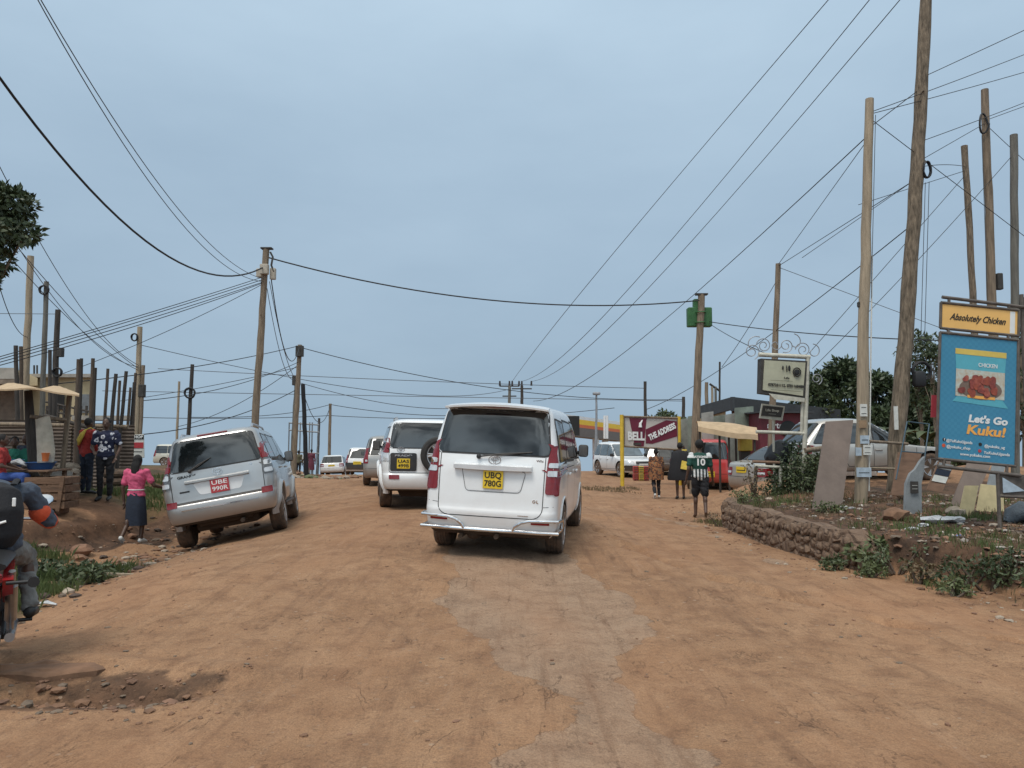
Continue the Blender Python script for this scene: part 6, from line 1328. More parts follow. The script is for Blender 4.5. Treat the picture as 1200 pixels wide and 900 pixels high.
for k in range(26):
    u, v = .53 + .27 * math.sin(k * 2.4) * rg.uniform(.3, 1), .405 + rg.uniform(-.075, .05); r1, r2, a0 = rg.uniform(.035, .065) * PW, rg.uniform(.03, .05) * PW, rg.uniform(0, 3); b = B()
    pts = [sp3(u, v, .009 + k * .0004) + (U * math.cos(a0) + Up * math.sin(a0)) * r1 * math.cos(a) + (Up * math.cos(a0) - U * math.sin(a0)) * r2 * math.sin(a) * (1 + .2 * math.sin(3 * a)) for a in np.linspace(0, 2 * math.pi, 14, endpoint=False)]
    b.prism(pts, .002, -Nn); b.build('chicken_piece', M('wing_%d' % (k % 3), ((.20, .03, .02), (.33, .07, .03), (.12, .02, .015))[k % 3], .35, 0, .5, 22, col2=((.38, .10, .06), (.18, .03, .02), (.30, .06, .04))[k % 3]), pk)
for s_, u, v, sz, mt, w_ in (("Let's Go", .635, .665, .125, 'poster_light', .50), ('Kuku!', .61, .755, .16, 'poster_orange', .50)): txt('lettering', s_, sz, u, v, mt, pan, shear=.15, bold=.0055, width=w_)
for s_, u, v, w_ in (('@YoKukuUganda', .27, .858, .33), ('@yokuku_shop', .26, .905, .30), ('@yokuku_ug', .73, .872, .26), ('YoKukuUganda', .76, .925, .33), ('www.yokuku.com', .48, .955, .38)): txt('lettering', s_, .05, u, v, 'poster_light', pan, shear=.1, bold=.0008, width=w_)
for (u, v), mt in (((.075, .852), 'navy_cloth'), ((.07, .90), 'orange_cloth'), ((.545, .862), 'ink_black'), ((.54, .915), 'plate_red')):
    b = B(); b.prism([sp3(u, v, .004) + U * .022 * math.cos(a) + Up * .022 * math.sin(a) for a in np.linspace(0, 2 * math.pi, 14, endpoint=False)], .002, -Nn); b.build('round_mark', MATS[mt], pan)
txt('mark_letter', 'f', .04, .075, .852, 'poster_light', pan, off=.006, bold=.001)
# ------------------------------------------------------------------ boards and slabs on the bank
M('board_brown', (.20, .155, .130), .8, 0, .18, 3, bump=.2); M('board_red', (.22, .13, .085), .85, 0, .2, 6, stretch=(1, 1, 4)); M('ply_yellow', (.52, .43, .24), .8, 0, .15, 8); M('slab_grey', (.24, .26, .27), .8, 0, .2, 6, bump=.3)
def lean(label, px4, d, th, mt, name='board', cat='board', lean_=.10, sink=.05):
    """px4 = TL,TR,BR,BL in the photo; the top leans back from the viewer"""
    base = Vector((((px4[2][0] + px4[3][0]) / 2 - CX) / F * d, d, 0)); base.z = G(base.x, base.y)
    q = [P(px4[0][0], px4[0][1], d + lean_), P(px4[1][0], px4[1][1], d + lean_), P(px4[2][0], px4[2][1], d), P(px4[3][0], px4[3][1], d)]
    low = min(q[2].z, q[3].z); dz = base.z - sink - low
    q[2] += Vector((0, 0, dz)) if abs(dz) < .25 else Vector(); q[3] += Vector((0, 0, dz)) if abs(dz) < .25 else Vector()
    b = B(); b.slab([p - base for p in q], th); o = b.build(name, MATS[mt], loc=base); tag(o, label, cat); return o, base, q
lean('tall plain brown board leaning beside the tan notice pole', ((968, 494), (1000, 492), (986, 583), (951, 585)), 12.3, .03, 'board_brown', lean_=.35)
lean('reddish board hung under the wire rack beside the rough-barked pole', ((1053, 530), (1080, 530), (1071, 563), (1044, 563)), 12.6, .03, 'board_red', lean_=.1, sink=-.1)
rk = thing('wire_rack', 'thin dark blue metal rack frame standing over the reddish board', 'rack', put_xy(1068, 12.5)); L_ = rk.location; M('rack_blue', (.05, .09, .12), .5, .3, .2, 8)
cs = [P(1063, 494, 12.8) - L_, P(1089, 497, 12.8) - L_, P(1080, 562, 12.4) - L_, P(1050, 562, 12.4) - L_]; mids = [P(1057, 529, 12.6) - L_, P(1083, 531, 12.6) - L_]
for a, c_ in ((0, 1), (1, 2), (3, 0)): b = B(); b.cyl(cs[a], cs[c_], .011, n=6); b.build('bar', MATS['rack_blue'], rk)
b = B(); b.cyl(mids[0], mids[1], .011, n=6); b.build('bar', MATS['rack_blue'], rk)
base = put_xy(1071, 11.0); q = [P(x, y, 11.0) - base for x, y in ((1060, 592), (1062, 567), (1067, 555), (1073, 550), (1079, 540), (1084, 535), (1083, 552), (1080, 567), (1080, 593))]; q[0].z = q[-1].z = -.08
b = B(); b.prism(q, .06, (0, 1, 0)); o = b.build('stone_sign', MATS['slab_grey'], loc=base); tag(o, 'grey pointed concrete slab sign with a dark printed patch', 'sign')
c_ = P(1071.5, 571, 10.98) - base; b = B(); b.box(c_, (.11, .015, .17)); po = b.build('printed_patch', MATS['bracket'], o); join_text('lettering', [text(t_, .04, c_ + Vector((0, -.011, .03 - .05 * k)), (1, 0, 0), (0, 0, 1), bold=.001, width=.08) for k, t_ in enumerate(('STONE', 'SLABS'))], MATS['paper'], po)
o, base, q = lean('small leaning poster board with white and navy stripes beside the blue poster', ((1100, 541), (1118, 545), (1104, 577), (1086, 574)), 11.2, .02, 'board_red', lean_=.08)
q = [p - base for p in q]
def inq(u, v): a = q[0].lerp(q[1], u); c_ = q[3].lerp(q[2], u); return a.lerp(c_, v) + Vector((0, -.012, .002))
for v0, v1, mt in ((.02, .22, 'slab_grey'), (.24, .44, 'navy_cloth'), (.46, .68, 'paper')): b = B(); b.slab([inq(.05, v0), inq(.95, v0), inq(.95, v1), inq(.05, v1)], .006); b.build('printed_band', MATS[mt], o)
lean('long brown board leaning behind the yellow plywood piece', ((1135, 540), (1162, 543), (1136, 588), (1112, 588)), 11.3, .03, 'board_brown', lean_=.3)
lean('yellow plywood offcut leaning under the blue poster', ((1131, 569), (1147, 569), (1139, 600), (1122, 600)), 10.2, .02, 'ply_yellow', lean_=.12); lean('broad pale plywood sheet leaning at the foot of the poster frame', ((1150, 567), (1176, 570), (1176, 590), (1143, 588)), 10.6, .02, 'ply_yellow', lean_=.12)
lean('grey slab with a dark notice leaning behind the pale plywood sheet', ((1164, 544), (1178, 547), (1170, 572), (1155, 570)), 10.9, .03, 'slab_grey', lean_=.1, sink=-.2)
lean('green and red painted board hung on the left edge of the poster sign', ((1092, 463), (1101, 463), (1101, 489), (1091, 489)), 9.6, .01, 'plate_red', lean_=0, sink=-9)
b = B(); b.tube([(-.14, 0, 0), (-.05, .02, .10), (.06, 0, .16), (.12, .02, .1), (.16, 0, 0)], [(.05, .05), (.13, .1), (.14, .12), (.1, .1), (.03, .03)], 12); o = b.build('rubbish_bag', M('bag_dark', (.10, .12, .14), .35, 0, .3, 12, bump=.8), loc=put_xy(1187, 9.7)); tag(o, 'dark plastic rubbish bag at the foot of the poster sign', 'bag')
for k, (px, d, lab, mt, sz) in enumerate(((1091, 9.9, 'white crumpled plastic sheet lying on the bank, the larger one', 'bag_white', .20), (1112, 9.8, 'white crumpled plastic sheet right of the larger one', 'bag_white', .16), (1077, 9.75, 'small pale plastic scrap left of the larger white sheet', 'bag_white', .10), (1064, 9.6, 'smallest pale plastic scrap at the left of the litter', 'bag_white', .09), (1116, 9.0, 'small blue plastic bag lying low on the bank', 'basin_blue', .055), (986, 12.2, 'white scrap of plastic at the foot of the tall brown board', 'bag_white', .07), (994, 12.0, 'second white scrap beside the foot of the tan pole', 'bag_white', .06))):
    b = B(); rg = random.Random(k + 3); qv = bmesh.ops.create_icosphere(b.bm, subdivisions=2, radius=1)['verts']
    for v in qv: v.co = Vector((v.co.x * sz, v.co.y * sz * .6, v.co.z * sz * .28)) * (1 + rg.uniform(-.3, .3))
    o = b.build('plastic_scrap', MATS[mt], loc=put_xy(px, d, sz * .15), smooth=20); o.rotation_euler = (0, .1, rg.uniform(0, 3)); tag(o, lab, 'litter')
# ------------------------------------------------------------------ light box sign, small boards, scrolls
ls = thing('light_box_sign', 'beige light box sign with a scrolled white frame above the shrub', 'sign', put_xy(942, 15)); L_ = ls.location; M('sign_beige', (.42, .41, .30), .5, 0, .12, 4); M('frame_white', (.50, .48, .40), .6, 0, .25, 7)
b = B(); b.slab([P(892, 420, 15) - L_, P(946, 423, 15) - L_, P(943, 468, 15) - L_, P(891, 461, 15) - L_], .22); lb = b.build('case', MATS['bracket'], ls)
b = B(); b.slab([P(896, 422, 14.98) - L_, P(944, 425, 14.98) - L_, P(941, 464, 14.98) - L_, P(894, 457, 14.98) - L_], .02); fc = b.build('face', MATS['sign_beige'], ls)
Ur = (P(944, 425, 15) - P(896, 422, 15)).normalized()
def ltx(s_, px, py, size, w_, mt='ink_black', bold=.002): join_text('lettering', [text(s_, size, P(px, py, 14.96) - L_, Ur, (Ur.z * -1, 0, 1), bold=bold, width=w_)], MATS[mt], fc)
ltx('0787331112, 0701168488', 921, 452, .075, .72, bold=.004); ltx('Email: info@marketplace.com', 921, 457.5, .04, .60, bold=.001); ltx('Life', 922, 443, .05, .11); ltx('WINES & SPIRITS & BAR', 916, 446, .03, .45, bold=.001)
for x_, y_, w_, h_ in ((917.5, 431, .035, .09), (922, 432, .025, .15), (925, 431.5, .05, .12)): b = B(); b.ell(P(x_, y_, 14.955) - L_, (w_ / 2, .006, h_ / 2)); b.build('emblem', MATS['ink_black'], fc)
cq = P(934, 436, 14.955) - L_; b = B(); b.tube([cq + Vector((.075 * math.cos(a), 0, .085 * math.sin(a))) for a in np.linspace(0, 2 * math.pi, 20)], .012, 6, caps=False); b.ell(cq, (.055, .006, .06)); b.build('round_mark', MATS['ink_black'], fc)
b = B(); b.prism([P(901, 461, 14.97) - L_, P(943, 466.5, 14.97) - L_, P(943, 471, 14.97) - L_, P(908, 468, 14.97) - L_], .02, (0, 1, 0)); b.build('lower_strip', MATS['frame_white'], ls)
for a, c_, r_ in (((889, 415.5), (949, 418.5), .045), ((946.5, 419), (941, 578), .045), ((940.5, 468), (939, 510), .03), ((886, 506), (942, 508), .035)): b = B(); b.cyl(P(*a, 15.05) - L_, P(*c_, 15.05) - L_, r_); b.build('frame_bar', MATS['frame_white'], ls)
def spiral(cx, cy, r_, turns, a0, sgn_, px_tail=None):
    pts = []
    for k in range(int(turns * 16) + 1):
        a = a0 + sgn_ * 2 * math.pi * k / 16; rr = r_ * (1 - .75 * k / (turns * 16)); pts.append(P(cx + rr * math.cos(a), cy + rr * math.sin(a), 15.1) - L_)
    b = B(); b.tube(pts, .010, 6); b.build('scroll', MATS['pole_metal'], ls)
for a in ((881, 412, 9.5, 1.6, 1.2, -1), (895, 405, 9, 1.7, 3.2, 1), (884, 405, 12, .6, -1, -1), (921, 405, 8.5, 1.6, 2.0, -1), (930, 402, 11, .6, -1.5, 1), (941, 410, 9, 1.7, 3.2, 1), (953, 412, 9, .9, -1.6, 1), (957, 444, 7, 1.5, 1.2, -1), (909, 404, 7, 1, 0, 1)): spiral(*a)
sb = thing('sign', 'small dark framed board fixed to the slim pole below the light box', 'sign', P(904, 484, 15.6)); L_ = sb.location
b = B(); b.slab([P(893, 473, 15.6) - L_, P(920, 476, 15.6) - L_, P(917, 493, 15.6) - L_, P(890, 490, 15.6) - L_], .04); b.build('frame', MATS['frame_white'], sb); b = B(); b.slab([P(894.5, 475, 15.58) - L_, P(918, 477.5, 15.58) - L_, P(915.5, 489, 15.58) - L_, P(892, 487, 15.58) - L_], .02); o = b.build('face', MATS['bracket'], sb)
join_text('lettering', [text('Life Shop', .07, P(905, 481, 15.54) - L_, Ur, (0, 0, 1), bold=.002, width=.28), text('OPEN DAILY', .03, P(905, 485, 15.54) - L_, Ur, (0, 0, 1), bold=.001, width=.15)], MATS['frame_white'], o)
b = B(); b.cyl(P(906, 492, 15.7) - L_, Vector((P(906, 492, 15.7).x, 15.7, G(5.5, 15.7) - .2)) - L_, .025); b.build('post', MATS['frame_white'], sb)
# awning and banner in dark red, shop, canopy
M('maroon_banner', (.13, .018, .028), .6, 0, .25, 5); M('roof_dark', (.045, .05, .055), .7, .1, .2, 3, bump=.2); M('timber_wall', (.26, .13, .07), .85, 0, .3, 3, stretch=(6, 6, .5)); M('shop_wall', (.42, .33, .20), .85, 0, .2, 3)
bn = thing('stall_kiosk', 'dark red phone kiosk behind the light box sign', 'kiosk', put_xy(916, 26)); L_ = bn.location; a, c_ = P(890, 484, 26), P(945, 484, 26); zt = a.z - L_.z
b = B(); b.box(((a.x + c_.x) / 2 - L_.x, .6, zt / 2), (c_.x - a.x, 1.2, zt), bev=.02); kb = b.build('body', MATS['maroon_banner'], bn); join_text('lettering', [text('airtel', .30, Vector(((a.x * .65 + c_.x * .35) - L_.x, -.012, zt - .44)), (1, 0, 0), (0, 0, 1), bold=.008, width=.62)], MATS['ink_white'], kb)
b = B(); b.ell((.2, -.03, zt - .55), (.30, .03, .28)); b.build('round_window', MATS['ink_black'], bn); b = B(); b.box(((a.x + c_.x) / 2 - L_.x, .5, zt + .02), (c_.x - a.x + .3, 1.7, .05)); b.build('roof', MATS['roof_dark'], bn)
D2 = 30; sh = thing('shop_building', 'low shop with a dark overhanging roof and timber walls on the right', 'building', Vector((P(858, 500, D2).x, D2, G(P(858, 500, D2).x, D2)))); L_ = sh.location
A, Bp, Cp = P(819, 476, D2 + 3.5), P(858, 465, D2), P(985, 480, D2 + 2.2)
for nm, (a, c_), h_ in (('roof_edge', (A, Bp), .50), ('roof_edge', (Bp, Cp), .52)):
    b = B(); dn = Vector((0, 0, -h_)); b.prism([a - L_, c_ - L_, c_ + dn - L_, a + dn * 1.1 - L_], .12, ((c_ - a).cross(Vector((0, 0, 1)))) * (-1)); b.build(nm, MATS['roof_dark'], sh)
b = B(); K = P(930, 478, D2 + 9); b.prism([A - L_ + Vector((0, .1, -.03)), Bp - L_ + Vector((0, .1, -.03)), Cp - L_ + Vector((0, .1, -.03)), K - L_], .08, (0, 0, -1)); b.build('roof', MATS['roof_dark'], sh)
for (a, c_), mt in (((A, Bp), 'shop_wall'), ((Bp, Cp), 'timber_wall')):
    b = B(); u = (c_ - a).normalized(); off = Vector((0, .8, -.35)); z0 = L_.z - 1; pa, pc = a + off + u * .3, c_ + off - u * .1
    b.prism([pa - L_, pc - L_, Vector((pc.x, pc.y, z0)) - L_, Vector((pa.x, pa.y, z0)) - L_], .15, (0, 1, 0)); b.build('wall', MATS[mt], sh)
for x0, x1, d_ in ((866, 880, D2 + .72), (905, 925, D2 + 1.3)): b = B(); b.box((P(x0, 495, d_).lerp(P(x1, 495, d_), .5) - L_), (.35, .06, .8)); b.build('window', MATS['ink_black'], sh)
# greenish sheets stood up in front of the shop
M('sheet_green', (.19, .22, .18), .45, 0, .35, 3, bump=.2); M('sheet_grey', (.30, .31, .28), .5, 0, .3, 3)
M('reed_mix', (.20, .22, .16), .8, 0, .5, 6, col2=(.08, .09, .06))
for k, (x0, x1, yt, d_, mt) in enumerate(((795, 806, 492, 29, 'sheet_grey'), (806, 820, 488, 28.5, 'sheet_green'), (822, 836, 484, 28, 'sheet_grey'), (836, 850, 488, 28.2, 'sheet_green'), (850, 862, 486, 27.6, 'sheet_grey'), (861, 883, 478, 27.2, 'sheet_green'))):
    a, c_ = P(x0, yt, d_), P(x1, yt - 2, d_); base = Vector(((a.x + c_.x) / 2, d_, G((a.x + c_.x) / 2, d_))); b = B(); b.slab([a - base, c_ - base, Vector((c_.x, c_.y, base.z - .1)) - base, Vector((a.x, a.y, base.z - .1)) - base], .04); o = b.build('metal_sheet', MATS[mt], loc=base)
    tag(o, ['leftmost', 'second', 'third', 'fourth', 'fifth', 'rightmost and tallest'][k] + ' upright greenish sheet in front of the dark-roofed shop', 'sheet', 'upright sheets before the shop')
cn = thing('canopy', 'tan cloth canopy on thin posts between the red car and the shop', 'canopy', put_xy(850, 23.5)); L_ = cn.location
b = B(); q = [P(816, 496, 24.5), P(843, 494, 24.6), P(886, 501, 23.4), P(888, 510, 22.6), P(843, 505, 22.8), P(818, 499, 23.0)]; NX = 14; rows_ = []
for j_ in range(5):
    v = j_ / 4; row = []
    for i_ in range(NX + 1):
        u = i_ / NX; t_ = (q[0].lerp(q[1], u / .38) if u < .38 else q[1].lerp(q[2], (u - .38) / .62)); l_ = (q[5].lerp(q[4], u / .38) if u < .38 else q[4].lerp(q[3], (u - .38) / .62)); p = t_.lerp(l_, v); p.z += .10 * math.sin(math.pi * v) + .014 * math.sin(u * 11 + v * 4); row.append(b.bm.verts.new(p - L_))
    rows_.append(row)
for r1, r2 in zip(rows_, rows_[1:]):
    for i_ in range(NX): b.bm.faces.new((r1[i_], r1[i_ + 1], r2[i_ + 1], r2[i_]))
lowr = [b.bm.verts.new(v.co + Vector((0, -.02, -.16))) for v in rows_[-1]]
for i_ in range(NX): b.bm.faces.new((rows_[-1][i_], rows_[-1][i_ + 1], lowr[i_ + 1], lowr[i_]))
b.build('cloth', MATS['canopy_cloth'], cn, 50)
for x_, y_, d_ in ((820, 499, 23.1), (843, 503, 23), (854, 507, 22.9), (884, 509, 22.7), (862, 500, 24.2)): t_ = P(x_, y_, d_); b = B(); b.cyl(t_ - L_, Vector((t_.x, t_.y, G(t_.x, t_.y) - .1)) - L_, .035); b.build('post', MATS['pole_dark'], cn)
M('crate_yellow', (.50, .36, .05), .6, 0, .25, 4); p = P(873, 526, 23.5); b = B(); b.box((0, 0, 0), (.38, .30, .50), bev=.02); o = b.build('yellow_panel', MATS['crate_yellow'], loc=P(873, 519, 23.4)); b = B(); b.box((0, .05, -.45), (.30, .2, .6)); b.build('stand', MATS['pole_dark'], o); tag(o, 'yellow panel box standing under the right end of the tan canopy', 'box')
# ------------------------------------------------------------------ beer hoarding
bd = thing('billboard', 'beer hoarding on two yellow posts behind the people on the right', 'billboard', put_xy(728, 28)); L_ = bd.location; M('post_yellow', (.62, .42, .04), .5, 0, .15, 5); M('hoarding_pale', (.50, .47, .43), .6, 0, .08, 3); M('hoarding_maroon', (.14, .012, .035), .6, 0, .08, 3)
TLb, TRb, BRb, BLb = P(731, 488, 28), P(794, 490, 28.6), P(795, 527, 28.6), P(731, 523, 28)
def bq(u, v, off=0): return TLb.lerp(TRb, u).lerp(BLb.lerp(BRb, u), v) + Vector((0, -off, 0)) - L_
b = B(); b.slab([bq(0, 0), bq(1, 0), bq(1, 1), bq(0, 1)], .08); pn = b.build('panel', MATS['hoarding_pale'], bd)
for (u0, v0), (u1, v1) in (((0, 0), (1, 0)), ((0, 1), (1, 1)), ((0, 0), (0, 1)), ((1, 0), (1, 1))): b = B(); b.cyl(bq(u0, v0, .02), bq(u1, v1, .02), .035); b.build('frame_bar', MATS['pole_wood'], bd)
for pts in ([(.10, .04), (.42, .04), (.36, .98), (.20, .98), (.24, .8), (.06, .8)][:4], [(.40, .40), (.78, .08), (.985, .10), (.985, .58), (.52, .86), (.40, .86)]): b = B(); b.prism([bq(u, v, .012) for u, v in pts], .01, (0, 1, 0)); b.build('maroon_shape', MATS['hoarding_maroon'], pn)
Ub = (TRb - TLb).normalized(); sl = (Ub + Vector((0, 0, .46))).normalized()
join_text('lettering', [text('BELL', .42, bq(.22, .65, .03), Ub, (0, 0, 1), bold=.020, width=.70)], MATS['poster_light'], pn); join_text('lettering', [text('THE ADDRESS', .30, bq(.70, .46, .03), sl, (-sl.z, 0, sl.x), bold=.014, width=1.22, shear=.15)], MATS['poster_light'], pn)
b = B(); b.tube([bq(.30, .34, .03), bq(.30, .22, .03), bq(.34, .10, .03)], [.07, .05, .02], 8); b.build('bottle_mark', MATS['poster_light'], pn); b = B(); b.box(bq(.215, .90, .02), (.42, .01, .10)); b.build('strip', MATS['bracket'], pn)
for px, d_, yt in ((728.5, 27.9, 486), (795.5, 28.6, 488)): t_ = P(px, yt, d_); b = B(); b.cyl(t_ - L_, Vector((t_.x, t_.y, G(t_.x, t_.y) - .1)) - L_, .075); b.build('post', MATS['post_yellow'], bd)
# crates and goods behind the hoarding
M('crate_red', (.35, .04, .03), .6, 0, .2, 5)
for k in range(6):
    px, lv = 744 + (k % 3) * 6.2, k // 3; p = put_xy(px, 33); b = B(); b.box((0, 0, .17), (.22, .3, .30), bev=.02); b.mi = 1
    for z in (.08, .17, .26): b.box((0, -.152, z), (.17, .01, .035))
    o = b.build('drink_crate', [MATS[('crate_red', 'crate_yellow')[(k + lv) % 2]], MATS['bracket']], loc=p + Vector((0, 0, .32 * lv))); tag(o, '%s drink crate, %s in the %s layer behind the hoarding' % (('red', 'yellow')[(k + lv) % 2], ('left', 'middle', 'right')[k % 3], ('lower', 'upper')[lv]), 'crate', 'drink crates behind the hoarding')
# filling station canopy
fs = thing('station_canopy', 'filling station canopy roof with white, yellow and orange bands', 'canopy', Vector((P(700, 500, 60).x, 60, G(7, 60)))); L_ = fs.location
fa, fb = P(660, 485, 58), P(745, 497, 66)
hf = (P(676, 485.5, 58).z - P(676, 510, 58).z)
M('band_white', (.72, .73, .74), .5, 0, .05, 3); M('band_yellow', (.78, .52, .05), .5, 0, .05, 3); M('band_orange', (.62, .16, .06), .5, 0, .05, 3); M('band_grey', (.16, .14, .13), .6, 0, .1, 3)
for nm, t0, t1, mt in (('white_band', 0, .16, 'band_white'), ('yellow_band', .16, .40, 'band_yellow'), ('orange_band', .40, .56, 'band_orange'), ('grey_band', .56, 1, 'band_grey')):
    b = B(); z0, z1 = -t0 * hf, -t1 * hf; b.prism([fa - L_ + Vector((0, 0, z0)), fb - L_ + Vector((0, 0, z0)), fb - L_ + Vector((0, 0, z1)), fa - L_ + Vector((0, 0, z1))], 5, (-.2, 1, 0)); b.build(nm, MATS[mt], fs, 0)
for x_, d_ in ((698, 62), (709, 64), (735, 66)):
    t_ = P(x_, 500, d_); b = B(); b.cyl(t_ - L_, Vector((t_.x, t_.y, -12)) - L_, .28); b.build('column', MATS['band_white'], fs)
b = B(); b.box(P(672, 499, 57) - L_, (.9, .3, 1.5)); b.build('sign_box', MATS['ink_black'], fs); 
for x_ in (708.5, 711.5): b = B(); b.cyl(P(x_, 487, 60) - L_, P(x_, 514, 60) - L_, .10); b.build('vent_pipe', MATS['band_white'], fs)
# bundle under a dark sheet by the shrub, low table rails
b = B(); rg = random.Random(2); qv = bmesh.ops.create_icosphere(b.bm, subdivisions=3, radius=1)['verts']
for v in qv: v.co = Vector((v.co.x * .25 + .1 * max(v.co.z, 0), v.co.y * .3, v.co.z * .36)) * (1 + rg.uniform(-.07, .07))
o = b.build('covered_bundle', M('dark_sheet', (.012, .014, .018), .6, 0, .4, 5, bump=.5), loc=put_xy(909, 15.9, 1.0)); tag(o, 'tall bundle under a dark sheet on the bench behind the shrub', 'bundle')
bn2 = thing('bench', 'rough bench with pale rails in front of the saloon car', 'bench', put_xy(905, 15.2)); L_ = bn2.location
for a, c_, mt, r_ in (((884, 546), (942, 549), 'frame_white', .03), ((915, 546), (914, 592), 'frame_white', .04), ((886, 546), (884, 592), 'pole_dark', .035), ((941, 549), (940, 590), 'pole_dark', .035), ((882, 541), (914, 542), 'board_red', .028)): b = B(); b.cyl(P(*a, 15.2) - L_, P(*c_, 15.2) - L_, r_); b.build('rail' if a[1] > 500 and abs(a[1] - c_[1]) < 9 else 'leg', MATS[mt], bn2)
b = B(); b.cyl(P(943, 528, 15.0), P(966, 525, 15.3), .05); o = b.build('plank', MATS['pole_wood']); tag(o, 'weathered plank resting between the sign post and the tall brown board', 'plank')
# ------------------------------------------------------------------ stone kerb wall
m, nt, b = new_mat('kerb_stone'); v = coord(nt); n1 = noise(nt, v, 6, 6, .65); vo = nt.nodes.new('ShaderNodeTexVoronoi'); vo.inputs['Scale'].default_value = 5.2; vo.feature = 'DISTANCE_TO_EDGE'; nt.links.new(v, vo.inputs['Vector'])
st = ramp(nt, vo.outputs[0], [(0, (.5,)), (.16, (1,))]); nt.links.new(mixc(nt, st, (.13, .08, .055), mixc(nt, n1, (.12, .078, .052), (.235, .155, .105))), b.inputs['Base Color']); b.inputs['Roughness'].default_value = .95
bp = nt.nodes.new('ShaderNodeBump'); bp.inputs['Distance'].default_value = .05; nt.links.new(mth(nt, 'ADD', st, n1), bp.inputs['Height']); nt.links.new(bp.outputs[0], b.inputs['Normal'])
b = B(); ysr = np.arange(9.1, 15.3, .035); ox, oy = 4.1, 11.5; oz = G(ox, oy); NV = 12; rows_ = []
zt = np.array([float(gz(np.array([wbx(y) + .22]), np.array([y]))[0]) for y in ysr]); zbm = np.array([G(wbx(y) - .12, y) for y in ysr])
for i_, y in enumerate(ysr):
    x0 = float(wbx(y)); zb = zbm[i_] - .1; zz = max(zt[i_] + .03 - .30 * max(0, (9.6 - y) / .5), zb + .1); row = []
    for k in range(NV + 1):
        t = k / NV; z = zb + (zz - zb) * t; bulge = .035 * math.sin(math.pi * min(t * 1.0, 1)) + .05 * VNO.fbm(np.array([y * 3.2 + 3]), np.array([z * 3.6 + 1]), 1.0, 3)[0]
        row.append(Vector((x0 - .05 + .07 * t - bulge, y, z)) - Vector((ox, oy, oz)))
    row.append(Vector((x0 + .22, y, zz + .0)) - Vector((ox, oy, oz))); row.append(Vector((x0 + .24, y, zb)) - Vector((ox, oy, oz))); rows_.append(row)
b.loft(rows_); o = b.build('kerb_wall', MATS['kerb_stone'], loc=(ox, oy, oz), smooth=60); tag(o, 'low rough stone retaining wall edging the right bank', 'wall')

KW = o; rg = random.Random(21); b = B(); b.mesh(KW.data)
bmesh.ops.recalc_face_normals(b.bm, faces=b.bm.faces)
y = 9.2
while y < 15.2:
    i_ = min(len(ysr) - 1, int((y - 9.1) / .035)); x0 = float(wbx(y)); zb = zbm[i_]; zz = max(zt[i_] - .25 * max(0, (9.6 - y) / .5), zb + .15); z = zb - .03; hh = rg.uniform(.11, .17)
    while z < zz - .05:
        q = bmesh.ops.create_icosphere(b.bm, subdivisions=2, radius=1)['verts']; sx_, sy_, sz_ = rg.uniform(.04, .06), rg.uniform(.055, .10), rg.uniform(.055, .09); a = rg.uniform(-.5, .5); off = rg.uniform(-.015, .012)
        ph = [rg.uniform(0, 6) for _ in range(4)]
        for v in q:
            c_ = v.co.copy(); k = 1 + .16 * math.sin(c_.x * 3 + ph[0]) * math.sin(c_.y * 4 + ph[1]) + .12 * math.sin(c_.z * 5 + ph[2]); c_ = Vector([math.copysign(abs(t) ** .75, t) for t in c_]) * k
            v.co = Vector((x0 - .030 - off + c_.x * sx_, y + rg.uniform(-.0, .0) + (c_.y * math.cos(a) - c_.z * math.sin(a)) * sy_, z + (c_.y * math.sin(a) + c_.z * math.cos(a)) * sz_)) - Vector((ox, oy, oz))
        b._fin(q); z += rg.uniform(.10, .14)
    y += rg.uniform(.11, .17)
me = b.data('kerb_wall', 50); me.materials.append(MATS['kerb_stone']); KW.data = me
